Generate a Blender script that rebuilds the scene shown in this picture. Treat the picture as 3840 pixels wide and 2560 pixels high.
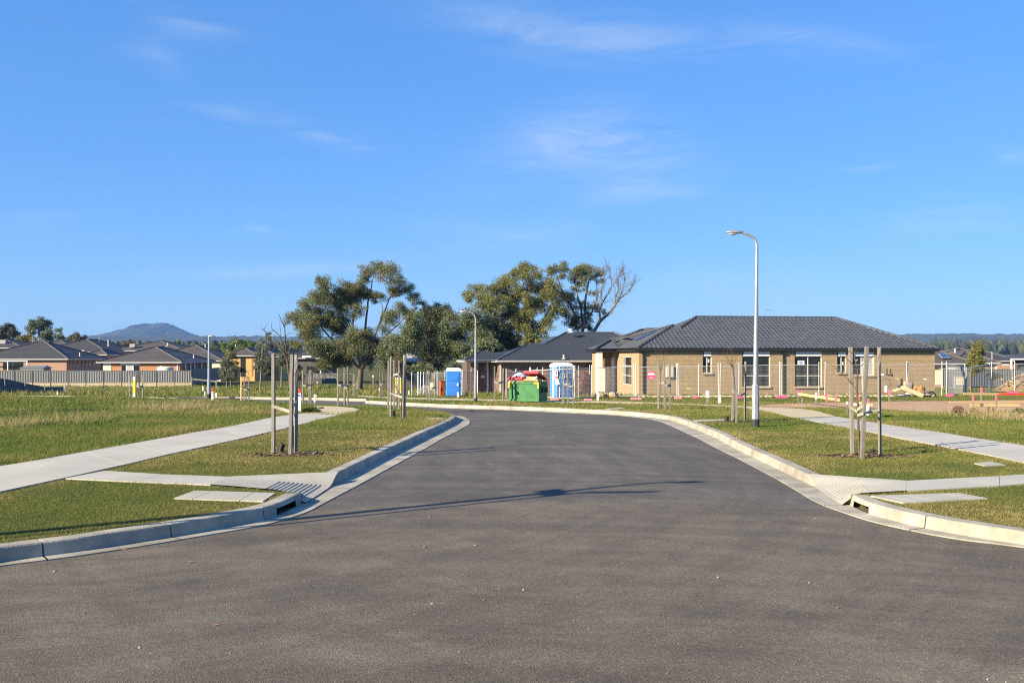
import bpy, bmesh, math, random
import numpy as np
from mathutils import Vector, Matrix

for o in list(bpy.data.objects):
    bpy.data.objects.remove(o)
scene = bpy.context.scene
COL = scene.collection
random.seed(7)
rng = np.random.default_rng(11)
R = math.radians

# ------------------------------------------------------------------ camera, sky, sun, exposure
HC, F, HY, CX = 1.85, 3500.0, 1338.0, 1920.0       # eye height; focal length, horizon row and centre column in photo pixels
cam = bpy.data.cameras.new('camera')
cam.sensor_width = 36.0
cam.lens = F / 3840 * 36
cam.shift_y = (HY - 1280) / 3840
cam.clip_start = 0.1
cam.clip_end = 30000
cam_ob = bpy.data.objects.new('camera', cam)
cam_ob.location = (0, 0, HC)
cam_ob.rotation_euler = (math.pi / 2, 0, 0)
COL.objects.link(cam_ob)
scene.camera = cam_ob

SUN_EL = R(24)
SUN_XY = Vector((-0.825, -0.565)).normalized()      # towards the sun
world = bpy.data.worlds.new('World')
scene.world = world
world.use_nodes = True
wn, wl = world.node_tree.nodes, world.node_tree.links
bg = wn['Background']
sky = wn.new('ShaderNodeTexSky')
sky.sky_type = 'NISHITA'
sky.sun_disc = False
sky.sun_elevation = SUN_EL
sky.sun_rotation = math.atan2(SUN_XY.x, SUN_XY.y)
sky.altitude = 0
sky.air_density = 1.0
sky.dust_density = 0.3
sky.ozone_density = 6.0
EXPO = 1.35
bg.inputs['Strength'].default_value = 0.084
ga = wn.new('ShaderNodeGamma'); ga.inputs['Gamma'].default_value = .48      # clear winter air: an even, saturated blue from zenith to horizon
wl.new(sky.outputs[0], ga.inputs['Color'])
hs = wn.new('ShaderNodeHueSaturation')
hs.inputs['Saturation'].default_value = 1.45
wl.new(ga.outputs[0], hs.inputs['Color'])
tint = wn.new('ShaderNodeVectorMath'); tint.operation = 'MULTIPLY'
wl.new(hs.outputs[0], tint.inputs[0]); tint.inputs[1].default_value = (1.06, 1.48, 2.14)
# thin cirrus: each wisp is a soft streak on the sky sphere, broken up by stretched noise
tc = wn.new('ShaderNodeTexCoord')
def sky_dir(px, py):
    return Vector(((px - CX) / F, 1, (HY - py) / F)).normalized()
def wmath(op, a, b=None, c=None):
    n = wn.new('ShaderNodeMath'); n.operation = op
    for i, v in enumerate((a, b, c)):
        if v is None: continue
        if isinstance(v, (int, float)): n.inputs[i].default_value = v
        else: wl.new(v, n.inputs[i])
    return n.outputs[0]
def wdot(vec):
    n = wn.new('ShaderNodeVectorMath'); n.operation = 'DOT_PRODUCT'
    wl.new(tc.outputs['Generated'], n.inputs[0]); n.inputs[1].default_value = vec
    return n.outputs['Value']
WISPS = [(1500, 60, 2800, 215, 75, .44), (1750, 520, 2700, 560, 120, .58), (1000, 455, 1420, 575, 36, .42), (620, 385, 1050, 470, 40, .25),
         (520, 60, 900, 150, 40, .30), (480, 150, 700, 260, 50, .22), (600, 1045, 1500, 1000, 26, .34), (2100, 750, 2650, 680, 45, .28),
         (3100, 640, 3400, 620, 14, .25), (3300, 830, 3840, 800, 60, .28), (1500, 900, 2300, 880, 60, .22), (2350, 1050, 3300, 1075, 50, .22),
         (0, 840, 300, 825, 26, .2), (880, 845, 1050, 865, 16, .2), (3700, 580, 3900, 590, 26, .28), (2600, 110, 3500, 200, 45, .25)]
mp = wn.new('ShaderNodeMapping'); mp.inputs['Rotation'].default_value = (0, R(9), 0); mp.inputs['Scale'].default_value = (4.5, 4.5, 27.0)
wl.new(tc.outputs['Generated'], mp.inputs[0])
nz = wn.new('ShaderNodeTexNoise'); nz.inputs['Scale'].default_value = 1.5; nz.inputs['Detail'].default_value = 9; nz.inputs['Roughness'].default_value = .64
nz.inputs['Distortion'].default_value = .55
wl.new(mp.outputs[0], nz.inputs['Vector'])
rmp = wn.new('ShaderNodeMapRange'); rmp.inputs[1].default_value = .30; rmp.inputs[2].default_value = .82
wl.new(nz.outputs[0], rmp.inputs[0])
wispn = rmp.outputs[0]
total = None
for k, (x0, y0, x1, y1, hw, amp) in enumerate(WISPS):
    c = sky_dir((x0 + x1) / 2, (y0 + y1) / 2)
    t = (sky_dir(x1, y1) - sky_dir(x0, y0)); t = (t - c * t.dot(c)).normalized()
    n_ = c.cross(t).normalized()
    L = math.hypot(x1 - x0, y1 - y0) / 2 / F * .72
    W = hw / F
    a = wmath('MULTIPLY', wdot(t), 1 / L)
    b = wmath('MULTIPLY', wdot(n_), 1 / W)
    # the streak bends a little along its length
    b = wmath('ADD', b, wmath('MULTIPLY', wmath('MULTIPLY', a, a), .45 * (-1) ** k))
    e = wmath('EXPONENT', wmath('MULTIPLY', wmath('ADD', wmath('MULTIPLY', a, a), wmath('MULTIPLY', b, b)), -1.0))
    rag = wmath('MULTIPLY_ADD', wispn, 1.0, -.06)
    front = wmath('GREATER_THAN', wdot(c), 0.0)
    m = wmath('MULTIPLY', wmath('MULTIPLY', wmath('MULTIPLY', e, rag), amp * 1.3), front)
    total = m if total is None else wmath('ADD', total, m)
veil = wmath('MULTIPLY', wispn, .02)                    # a faint veil of the same cirrus over the whole sky
total = wmath('MINIMUM', wmath('MAXIMUM', wmath('ADD', total, veil), 0.0), .8)
mixc = wn.new('ShaderNodeMix'); mixc.data_type = 'RGBA'
wl.new(total, mixc.inputs[0])
wl.new(tint.outputs[0], mixc.inputs[6])
mixc.inputs[7].default_value = (3.4, 3.9, 4.5, 1)
wl.new(mixc.outputs[2], bg.inputs['Color'])

sun = bpy.data.lights.new('sun', 'SUN')
sun.energy = 4.9
sun.angle = R(.5)
sun.color = (1.0, .86, .60)
sun_ob = bpy.data.objects.new('sun', sun)
sd = Vector((SUN_XY.x * math.cos(SUN_EL), SUN_XY.y * math.cos(SUN_EL), math.sin(SUN_EL)))
sun_ob.rotation_euler = sd.to_track_quat('Z', 'Y').to_euler()
sun_ob.location = (-40, -30, 40)
COL.objects.link(sun_ob)

scene.render.engine = 'CYCLES'
scene.cycles.use_denoising = False
scene.cycles.filter_width = 1.15
scene.cycles.use_adaptive_sampling = False
scene.cycles.max_bounces = 5
scene.cycles.diffuse_bounces = 3
scene.cycles.glossy_bounces = 3
scene.cycles.transmission_bounces = 4
scene.cycles.transparent_max_bounces = 8
scene.cycles.volume_bounces = 0
scene.cycles.sample_clamp_indirect = 6
scene.view_settings.view_transform = 'Standard'
scene.view_settings.look = 'None'
scene.view_settings.exposure = EXPO
scene.view_settings.gamma = 1.0
scene.view_settings.use_curve_mapping = False

# ------------------------------------------------------------------ the lie of the land and photo rays
KN = [(-200, 0), (21, 0), (60, -.8), (76, -1.42), (92, -1.85), (132, -2.5), (210, -2.9), (1500, -4), (20000, -4)]
def zg(y):
    for (a, za), (b, zb) in zip(KN, KN[1:]):
        if y <= b:
            return za + (zb - za) * (y - a) / (b - a)
    return KN[-1][1]
LAND = .14                                            # verges stand this much above the road
def G(px, py, off=LAND):
    """where the ray through a photo pixel meets the ground (road level + off)"""
    k = (py - HY) / F
    y = 4.0
    st = .05
    while y < 400:
        if HC - k * y <= zg(y) + off: break
        y += st
        if y > 60: st = .2
    lo, hi = y - st, y
    for _ in range(20):
        m = (lo + hi) / 2
        if HC - k * m <= zg(m) + off: hi = m
        else: lo = m
    y = hi
    return Vector(((px - CX) / F * y, y, zg(y) + off))
def P(px, py, y):
    return Vector(((px - CX) / F * y, y, HC - (py - HY) / F * y))
def px2m(y): return y / F

# ------------------------------------------------------------------ object helpers
def tag(o, label=None, cat=None, group=None, kind=None):
    if label: o['label'] = label
    if cat: o['category'] = cat
    if group: o['group'] = group
    if kind: o['kind'] = kind
    return o
def thing(name, label, cat, loc=(0, 0, 0), group=None, rot=0.0):
    o = bpy.data.objects.new(name, None)
    o.empty_display_size = .3
    o.location = loc
    o.rotation_euler = (0, 0, rot)
    COL.objects.link(o)
    return tag(o, label, cat, group)
def link(name, me, parent=None, loc=None, rot=None):
    o = bpy.data.objects.new(name, me)
    COL.objects.link(o)
    if parent: o.parent = parent
    if loc is not None: o.location = loc
    if rot is not None: o.rotation_euler = rot
    return o
def copy_tree(o, parent=None):
    c = o.copy(); COL.objects.link(c)
    c.parent = parent
    for ch in [x for x in bpy.data.objects if x.parent == o]:
        copy_tree(ch, c)
    return c
def np_mesh(name, V, Fc, mat, tone=None, smooth=False):
    """V (n,3), Fc (m,k); tone: one float per vertex"""
    V = np.asarray(V, np.float32); Fc = np.asarray(Fc, np.int32)
    me = bpy.data.meshes.new(name)
    m, k = Fc.shape
    me.vertices.add(len(V)); me.vertices.foreach_set('co', V.ravel())
    me.loops.add(m * k); me.loops.foreach_set('vertex_index', Fc.ravel())
    me.polygons.add(m); me.polygons.foreach_set('loop_start', np.arange(m, dtype=np.int32) * k)
    me.polygons.foreach_set('loop_total', np.full(m, k, np.int32))
    if smooth: me.polygons.foreach_set('use_smooth', np.ones(m, bool))
    me.update(calc_edges=True)
    if tone is not None:
        at = me.attributes.new('tone', 'FLOAT', 'POINT')
        at.data.foreach_set('value', np.asarray(tone, np.float32))
    me.materials.append(mat)
    return me

class MB:
    """collects shapes, then links them as ONE mesh object"""
    def __init__(s): s.v = []; s.f = []; s.m = []; s.cur = 0; s.t = []; s.tone = 0.0; s.sm = []
    def add(s, vs, fs, smooth=False):
        b = len(s.v)
        s.v += [tuple(p) for p in vs]; s.t += [s.tone] * len(vs)
        for f in fs:
            s.f.append([i + b for i in f]); s.m.append(s.cur); s.sm.append(smooth)
        return s
    def quad(s, a, b, c, d): return s.add([a, b, c, d], [(0, 1, 2, 3)])
    def box(s, c, size, ax=None, skip=()):
        """ax: 3 axis vectors (rows); skip faces by number 0..5 = -x +x -y +y -z +z"""
        c = Vector(c)
        X, Y, Z = [Vector(a) for a in (ax or ((1, 0, 0), (0, 1, 0), (0, 0, 1)))]
        hx, hy, hz = [q / 2 for q in size]
        vs = [c + X * (hx * i) + Y * (hy * j) + Z * (hz * k) for k in (-1, 1) for j in (-1, 1) for i in (-1, 1)]
        fs = [(0, 4, 6, 2), (1, 3, 7, 5), (0, 1, 5, 4), (2, 6, 7, 3), (0, 2, 3, 1), (4, 5, 7, 6)]
        return s.add(vs, [f for i, f in enumerate(fs) if i not in skip])
    def tube(s, pts, rad, n=8, cap=True, smooth=True, twist=0.0):
        pts = [Vector(p) for p in pts]
        if isinstance(rad, (int, float)): rad = [rad] * len(pts)
        rings = []
        prev = None
        for i, p in enumerate(pts):
            d = (pts[min(i + 1, len(pts) - 1)] - pts[max(i - 1, 0)])
            if d.length < 1e-9: d = Vector((0, 0, 1))
            d.normalize()
            a = prev if prev is not None else (Vector((0, 1, 0)) if abs(d.y) < .9 else Vector((1, 0, 0)))
            u = (a - d * a.dot(d))
            if u.length < 1e-6: u = d.orthogonal()
            u.normalize(); w = d.cross(u); prev = u
            rings.append([p + (u * math.cos(twist + 2 * math.pi * q / n) + w * math.sin(twist + 2 * math.pi * q / n)) * rad[i] for q in range(n)])
        vs = [v for r in rings for v in r]
        fs = []
        for i in range(len(rings) - 1):
            for q in range(n):
                a, b = i * n + q, i * n + (q + 1) % n
                fs.append((a, b, b + n, a + n))
        s.add(vs, fs, smooth)
        if cap:
            b = len(s.v)
            s.add(rings[0], [tuple(reversed(range(n)))]); s.add(rings[-1], [tuple(range(n))])
        return s
    def prism(s, poly, z0, z1, ztop=None):
        """poly: list of (x,y) counter-clockwise, z0/z1 may be functions of y"""
        n = len(poly)
        f0 = z0 if callable(z0) else (lambda x, y: z0); f1 = z1 if callable(z1) else (lambda x, y: z1)
        vs = [(x, y, f0(x, y)) for x, y in poly] + [(x, y, f1(x, y)) for x, y in poly]
        fs = [tuple(range(n, 2 * n))] + [(i, (i + 1) % n, (i + 1) % n + n, i + n) for i in range(n)]
        return s.add(vs, fs)
    def extrude_profile(s, a, b, prof, up=Vector((0, 0, 1))):
        """straight bar from a to b with a closed profile [(side, up)]"""
        a, b = Vector(a), Vector(b); d = (b - a).normalized(); side = d.cross(up).normalized()
        n = len(prof)
        vs = [q + side * p[0] + up * p[1] for q in (a, b) for p in prof]
        return s.add(vs, [(i, (i + 1) % n, (i + 1) % n + n, i + n) for i in range(n)] + [tuple(reversed(range(n))), tuple(range(n, 2 * n))])
    def build(s, name, mats, parent=None, org=None, bevel=0, local=False):
        me = bpy.data.meshes.new(name)
        o3 = Vector((0, 0, 0)) if (local or parent is None) and org is None else (Vector(org) if org is not None else parent_origin(parent))
        me.from_pydata([(x - o3.x, y - o3.y, z - o3.z) for x, y, z in s.v], [], s.f)
        for m in (mats if isinstance(mats, (list, tuple)) else [mats]): me.materials.append(m)
        me.polygons.foreach_set('material_index', s.m)
        me.polygons.foreach_set('use_smooth', s.sm)
        at = me.attributes.new('tone', 'FLOAT', 'POINT'); at.data.foreach_set('value', s.t)
        bm = bmesh.new(); bm.from_mesh(me)
        bmesh.ops.recalc_face_normals(bm, faces=bm.faces)
        if bevel:
            es = [e for e in bm.edges if len(e.link_faces) == 2 and e.calc_face_angle(0) > .6]
            bmesh.ops.bevel(bm, geom=es, offset=bevel, segments=1, affect='EDGES', profile=.7)
        bm.to_mesh(me); bm.free()
        me.update()
        o = link(name, me, parent)
        if parent is None and org is not None: o.location = org
        return o
def parent_origin(p):
    v = Vector((0, 0, 0))
    while p is not None:
        v += p.location; p = p.parent
    return v

# ------------------------------------------------------------------ materials
MATS = {}
def mat(name, col, rough=.8, var=.12, scale=6.0, bump=0.0, bscale=None, metal=0.0, col2=None, spec=.4, tone=0.0, stretch=None, coord='Object', tonecol=None, lo=.35, hi=.68, trans=0.0, rnd=0.0, fine=0.0, fscale=120):
    """noise-varied principled surface; tone: strength of the per-vertex / per-object random shade"""
    if name in MATS: return MATS[name]
    m = bpy.data.materials.new(name); m.use_nodes = True
    n, l = m.node_tree.nodes, m.node_tree.links
    b = n['Principled BSDF']
    b.inputs['Roughness'].default_value = rough; b.inputs['Metallic'].default_value = metal
    b.inputs['Specular IOR Level'].default_value = spec
    t = n.new('ShaderNodeTexCoord')
    vec = t.outputs[coord]
    if coord == 'Object' and True:
        g = n.new('ShaderNodeNewGeometry'); vec = g.outputs['Position']
    if stretch:
        mp = n.new('ShaderNodeMapping'); mp.inputs['Scale'].default_value = stretch; l.new(vec, mp.inputs[0]); vec = mp.outputs[0]
    nz = n.new('ShaderNodeTexNoise'); nz.inputs['Scale'].default_value = scale; nz.inputs['Detail'].default_value = 6; nz.inputs['Roughness'].default_value = .62
    l.new(vec, nz.inputs['Vector'])
    mr = n.new('ShaderNodeMapRange'); mr.inputs[1].default_value = lo; mr.inputs[2].default_value = hi
    l.new(nz.outputs[0], mr.inputs[0])
    mx = n.new('ShaderNodeMix'); mx.data_type = 'RGBA'
    l.new(mr.outputs[0], mx.inputs[0])
    c1 = col; c2 = col2 if col2 else tuple(max(0, x * (1 - var * 2)) for x in col)
    mx.inputs[6].default_value = (*c2, 1) if not col2 else (*col, 1)
    mx.inputs[7].default_value = (*c1, 1) if not col2 else (*col2, 1)
    out = mx.outputs[2]
    if fine:
        fz = n.new('ShaderNodeTexNoise'); fz.inputs['Scale'].default_value = fscale; fz.inputs['Detail'].default_value = 3
        l.new(vec, fz.inputs['Vector'])
        fr = n.new('ShaderNodeMapRange'); fr.inputs[1].default_value = .3; fr.inputs[2].default_value = .7; fr.inputs[3].default_value = 1 - fine; fr.inputs[4].default_value = 1 + fine
        l.new(fz.outputs[0], fr.inputs[0])
        vm = n.new('ShaderNodeVectorMath'); vm.operation = 'SCALE'; l.new(out, vm.inputs[0]); l.new(fr.outputs[0], vm.inputs['Scale']); out = vm.outputs[0]
    if tone:
        at = n.new('ShaderNodeAttribute'); at.attribute_name = 'tone'
        oi = n.new('ShaderNodeObjectInfo')
        ad = n.new('ShaderNodeMath'); ad.operation = 'ADD'; l.new(at.outputs['Fac'], ad.inputs[0])
        if rnd: 
            l.new(oi.outputs['Random'], ad.inputs[1])
        else: ad.inputs[1].default_value = 0
        fr = n.new('ShaderNodeMath'); fr.operation = 'FRACT'; l.new(ad.outputs[0], fr.inputs[0])
        if tonecol:
            r = n.new('ShaderNodeValToRGB')
            els = r.color_ramp.elements
            while len(els) < len(tonecol): els.new(.5)
            for i, c in enumerate(tonecol): els[i].position = i / (len(tonecol) - 1); els[i].color = (*c, 1)
            l.new(fr.outputs[0], r.inputs[0])
            m2 = n.new('ShaderNodeMix'); m2.data_type = 'RGBA'; m2.inputs[0].default_value = tone
            l.new(out, m2.inputs[6]); l.new(r.outputs[0], m2.inputs[7]); out = m2.outputs[2]
        else:
            mr2 = n.new('ShaderNodeMapRange'); mr2.inputs[3].default_value = 1 - tone; mr2.inputs[4].default_value = 1 + tone
            l.new(fr.outputs[0], mr2.inputs[0])
            vm = n.new('ShaderNodeVectorMath'); vm.operation = 'SCALE'; l.new(out, vm.inputs[0]); l.new(mr2.outputs[0], vm.inputs['Scale']); out = vm.outputs[0]
    l.new(out, b.inputs['Base Color'])
    if bump:
        bz = n.new('ShaderNodeTexNoise'); bz.inputs['Scale'].default_value = bscale or scale * 6; bz.inputs['Detail'].default_value = 4
        l.new(vec, bz.inputs['Vector'])
        bp = n.new('ShaderNodeBump'); bp.inputs['Strength'].default_value = bump; bp.inputs['Distance'].default_value = .02
        l.new(bz.outputs[0], bp.inputs['Height']); l.new(bp.outputs[0], b.inputs['Normal'])
    if trans:
        tr = n.new('ShaderNodeBsdfTranslucent'); l.new(out, tr.inputs['Color'])
        ms = n.new('ShaderNodeMixShader'); ms.inputs[0].default_value = trans
        l.new(b.outputs[0], ms.inputs[1]); l.new(tr.outputs[0], ms.inputs[2])
        l.new(ms.outputs[0], n['Material Output'].inputs['Surface'])
    MATS[name] = m
    return m

M_CONC = mat('concrete', (.42, .395, .335), .85, .10, 1.6, .25, 60, fine=.10)
M_KERB = mat('kerb_concrete', (.42, .385, .315), .85, .22, 2.0, .3, 50, fine=.14, tone=.09, rnd=1)
M_SLAB = mat('path_concrete', (.45, .425, .37), .85, .09, .7, .2, 70, fine=.08, tone=.025, rnd=1)
M_SAND = mat('path_sand', (.52, .43, .275), .9, .09, 2.0, .4, 60, fine=.10)
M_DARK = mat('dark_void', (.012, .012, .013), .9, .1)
M_GALV = mat('galvanised_steel', (.44, .46, .49), .42, .14, 5, metal=.55, fine=.06, fscale=40)
M_WHITE = mat('white_paint', (.80, .80, .78), .5, .04)
M_BLACKPL = mat('black_plastic', (.025, .026, .028), .45, .2)
M_TIMBER = mat('weathered_timber', (.225, .207, .188), .9, .16, 7, .35, 60, stretch=(6, 6, .7), tone=.16, rnd=1, fine=.18, fscale=60)
M_TIMBERN = mat('new_timber', (.60, .42, .20), .8, .1, 6, .2, stretch=(6, 6, 1), tone=.1, rnd=1)
M_PINK = mat('pink_paint', (.85, .12, .28), .7, .06)
M_RED = mat('red_paint', (.72, .04, .03), .55, .06)
M_YELLOW = mat('yellow_paint', (.85, .62, .03), .5, .05)
M_BLUE = mat('blue_print', (.04, .10, .62), .5, .03)
M_BARK = mat('gum_bark', (.085, .065, .048), .95, .25, 3, .5, 20, col2=(.17, .14, .11), tone=.12, stretch=(1, 1, .25))
M_PALEBARK = mat('pale_bark', (.25, .20, .15), .9, .2, 3, .3, 20, stretch=(1, 1, .3))
M_TWIG = mat('sapling_bark', (.13, .085, .05), .85, .2, 20, .2)
M_TWIGY = mat('young_twig', (.115, .082, .05), .8, .2, 20)
M_STRAP = mat('hessian_strap', (.34, .32, .28), .95, .12, 12, .2)
# ------------------------------------------------------------------ ground: plan geometry
def cr(pts, step=.25):
    """smooth curve through 2-D points, resampled"""
    pts = [Vector((p[0], p[1])) for p in pts]
    out = []
    for i in range(len(pts) - 1):
        p0 = pts[max(i - 1, 0)]; p1 = pts[i]; p2 = pts[i + 1]; p3 = pts[min(i + 2, len(pts) - 1)]
        L = (p2 - p1).length; n = max(2, int(L / step))
        n = min(n, 60)
        # centripetal-like tangents, clamped to the local chord so the curve never overshoots
        def tang(a, b, c):
            d = (c - a)
            if d.length < 1e-6: return Vector((0, 0))
            return d.normalized() * min((b - a).length if (b - a).length > 1e-6 else (c - b).length, (c - b).length if (c - b).length > 1e-6 else (b - a).length, L * 1.0)
        m1 = tang(p0, p1, p2) if i else (p2 - p1); m2 = tang(p1, p2, p3) if i < len(pts) - 2 else (p2 - p1)
        for k in range(n):
            t = k / n
            h1 = 2 * t**3 - 3 * t**2 + 1; h2 = t**3 - 2 * t**2 + t; h3 = -2 * t**3 + 3 * t**2; h4 = t**3 - t**2
            out.append(p1 * h1 + m1 * h2 + p2 * h3 + m2 * h4)
    out.append(pts[-1])
    return out
def offset(line, d):
    out = []
    for i, p in enumerate(line):
        t = (line[min(i + 1, len(line) - 1)] - line[max(i - 1, 0)]).normalized()
        out.append(p + Vector((-t.y, t.x)) * d)
    return out
def resample(line, n):
    ds = [0]
    for a, b in zip(line, line[1:]): ds.append(ds[-1] + (b - a).length)
    out = []
    j = 0
    for k in range(n + 1):
        s = ds[-1] * k / n
        while j < len(ds) - 2 and ds[j + 1] < s: j += 1
        t = (s - ds[j]) / max(ds[j + 1] - ds[j], 1e-9)
        out.append(line[j].lerp(line[j + 1], min(1, max(0, t))))
    return out
def g2(lst, off=LAND): return [G(x, y, off).xy for x, y in lst]

# kerb face lines (foot of the kerb), near to far; land lies to the LEFT of the left line's direction and to the RIGHT of the right one's
KL = [Vector((-40, 6.1)), Vector((-14, 6.15)), Vector((-9.2, 6.3)), Vector((-6.9, 6.75)), Vector((-5.5, 7.3))] + g2([(0, 2111), (288, 2073), (454, 2046), (623, 2020), (849, 1979), (1034, 1937), (1130, 1890), (1195, 1850), (1239, 1822),
      (1277, 1803), (1367, 1756), (1474, 1701), (1589, 1644), (1692, 1593)], 0) + g2([(1713, 1577)], 0)
KL_far = g2([(1702, 1561), (1655, 1547), (1512, 1530), (1321, 1522), (1168, 1515), (900, 1505), (640, 1499)], LAND)
KL_all = cr(KL + [p + Vector((.12, .15)) for p in KL_far] + [Vector((-32, 56)), Vector((-46, 57.5)), Vector((-120, 58))])
KR = [Vector((40, 6.1)), Vector((14, 6.2)), Vector((9.6, 6.5)), Vector((7.4, 7.1)), Vector((6.0, 7.95))] + g2([(3840, 2047), (3502, 1991), (3300, 1943), (3220, 1915), (3144, 1871), (3073, 1837), (3012, 1808), (2890, 1748), (2767, 1689),
      (2645, 1626), (2559, 1591), (2500, 1574), (2400, 1562), (2300, 1554), (2160, 1546.5), (2040, 1540.5), (1920, 1536), (1800, 1532), (1680, 1528), (1500, 1519), (1368, 1511)], 0)
KR_all = cr(KR)
KF_all = cr(g2([(1372, 1504.5), (1200, 1500), (1040, 1498), (900, 1496.5), (760, 1497), (640, 1499)], 0) + [Vector((-36, 62)), Vector((-120, 64))])
# outer edge of the gutter where the asphalt begins
AL = cr([Vector((-40, 6.0)), Vector((-14, 6.0)), Vector((-9.2, 6.15)), Vector((-6.8, 6.55)), Vector((-5.4, 7.1))] + g2([(0, 2124), (250, 2092), (490, 2056), (735, 2015), (914, 1984), (1007, 1966), (1145, 1924), (1233, 1878), (1321, 1832), (1436, 1769), (1551, 1706), (1627, 1664), (1704, 1622), (1757, 1592), (1761, 1577), (1738, 1562)], 0)
        + [p + Vector((.5, .6)) for p in KL_far[1:]] + [Vector((-120, 57.4))])
AR = cr([Vector((40, 5.9)), Vector((14, 6.0)), Vector((9.4, 6.3)), Vector((7.2, 6.9)), Vector((5.85, 7.75))] + g2([(3840, 2053), (3625, 2027), (3502, 2007), (3380, 1982), (3257, 1953), (3135, 1913), (3061, 1883), (3012, 1855), (2951, 1818), (2890, 1784), (2767, 1719), (2645, 1658), (2522, 1599), (2461, 1576), (2390, 1564.5), (2300, 1556), (2160, 1549), (1920, 1538), (1680, 1530), (1500, 1521), (1368, 1513)], 0))
AF = [p + Vector((-.1, -.45)) for p in KF_all]

def line_dist(line, p):
    best = None
    for a, b in zip(line, line[1:]):
        ab = b - a; t = max(0, min(1, (p - a).dot(ab) / max(ab.length_squared, 1e-9)))
        q = a + ab * t; d = (q - p).length
        if best is None or d < best[0]: best = (d, q)
    return best
# pedestrian ramps: corners on the land (joint near, joint far, kerb far, kerb near)
def ramp_pts(p1, p5, p4, p3): return [G(*p).xy for p in (p1, p5, p4, p3)]
RAMP_L = ramp_pts((789, 1820), (865, 1790), (1236, 1774), (1116, 1847))
RAMP_R = ramp_pts((3400, 1844), (3400, 1806), (3068, 1783), (3190, 1855))
def cut_ramp(back, ramp, near_first=True):
    """replace the stretch of the kerb-back line in front of a ramp by the ramp's outline"""
    j1, j5, k4, k3 = ramp
    ylo, yhi = k3.y, k4.y
    out = []; done = False
    side = k3.x
    for p in back:
        if abs(p.x - side) < 2.0 and ylo < p.y < yhi:
            if not done:
                out += [k3, j1, j5, k4]; done = True
            continue
        out.append(p)
    return out
KB_L = offset(KL_all, .2)
KB_R = offset(KR_all, -.2)
KB_F = offset(KF_all, -.2)
LAND_L = cut_ramp(KB_L, RAMP_L) + [Vector((-120, 6.3))]
LAND_R = cut_ramp(KB_R, RAMP_R) + [KB_F[0] + Vector((.25, -.3))] + KB_F + [Vector((-420, 64)), Vector((-420, 212)), Vector((420, 212)), Vector((420, 6.3))]

def sheet(name, poly, mt, off, ylines=None, bottom=None, kind='structure', tess=None):
    """flat polygon laid on the terrain, cut at every break of the slope"""
    bm = bmesh.new()
    vs = [bm.verts.new((p[0], p[1], 0)) for p in poly]
    es = [bm.edges.new((vs[i], vs[(i + 1) % len(vs)])) for i in range(len(vs))]
    bmesh.ops.triangle_fill(bm, use_beauty=True, use_dissolve=False, edges=es)
    for y, _ in KN:
        bmesh.ops.bisect_plane(bm, geom=bm.verts[:] + bm.edges[:] + bm.faces[:], plane_co=(0, y, 0), plane_no=(0, 1, 0), dist=1e-4)
    for v in bm.verts: v.co.z = zg(v.co.y) + off
    bmesh.ops.recalc_face_normals(bm, faces=bm.faces)
    for f in bm.faces:
        if f.normal.z < 0: f.normal_flip()
    if bottom:
        be = [e for e in bm.edges if len(e.link_faces) == 1]
        r = bmesh.ops.extrude_edge_only(bm, edges=be)
        for v in [g for g in r['geom'] if isinstance(g, bmesh.types.BMVert)]: v.co.z -= bottom
    me = bpy.data.meshes.new(name); bm.to_mesh(me); bm.free()
    me.materials.append(mt)
    o = link(name, me)
    return tag(o, kind=kind)

# land material: mown verge / rough field, greens, olive and straw
def land_material():
    m = bpy.data.materials.new('turf'); m.use_nodes = True
    n, l = m.node_tree.nodes, m.node_tree.links
    b = n['Principled BSDF']; b.inputs['Roughness'].default_value = .95; b.inputs['Specular IOR Level'].default_value = .1
    g = n.new('ShaderNodeNewGeometry')
    def noise(sc, det=6, st=None, rough=.6):
        z = n.new('ShaderNodeTexNoise'); z.inputs['Scale'].default_value = sc; z.inputs['Detail'].default_value = det; z.inputs['Roughness'].default_value = rough
        if st:
            mp = n.new('ShaderNodeMapping'); mp.inputs['Scale'].default_value = st; l.new(g.outputs['Position'], mp.inputs[0]); l.new(mp.outputs[0], z.inputs[0])
        else: l.new(g.outputs['Position'], z.inputs['Vector'])
        return z.outputs[0]
    def ramp(v, a, c):
        r = n.new('ShaderNodeMapRange'); r.inputs[1].default_value = a; r.inputs[2].default_value = c; l.new(v, r.inputs[0]); return r.outputs[0]
    def mix(f, a, c):
        x = n.new('ShaderNodeMix'); x.data_type = 'RGBA'
        if isinstance(f, float): x.inputs[0].default_value = f
        else: l.new(f, x.inputs[0])
        for i, q in ((6, a), (7, c)):
            if isinstance(q, tuple): x.inputs[i].default_value = (*q, 1)
            else: l.new(q, x.inputs[i])
        return x.outputs[2]
    c = mix(ramp(noise(.33, 7), .38, .66), (.085, .110, .022), (.15, .13, .036))
    c = mix(ramp(noise(.9, 6), .56, .78), c, (.22, .17, .062))
    c = mix(ramp(noise(7, 5), .35, .75), c, (.12, .115, .030))
    c = mix(ramp(noise(40, 4), .45, .9), c, (.20, .17, .07))
    c = mix(ramp(noise(55, 3), .62, .3), c, (.035, .040, .012))
    l.new(c, b.inputs['Base Color'])
    bp = n.new('ShaderNodeBump'); bp.inputs['Strength'].default_value = .8; bp.inputs['Distance'].default_value = .05
    l.new(noise(34, 5), bp.inputs['Height']); l.new(bp.outputs[0], b.inputs['Normal'])
    return m
M_TURF = land_material()
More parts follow.
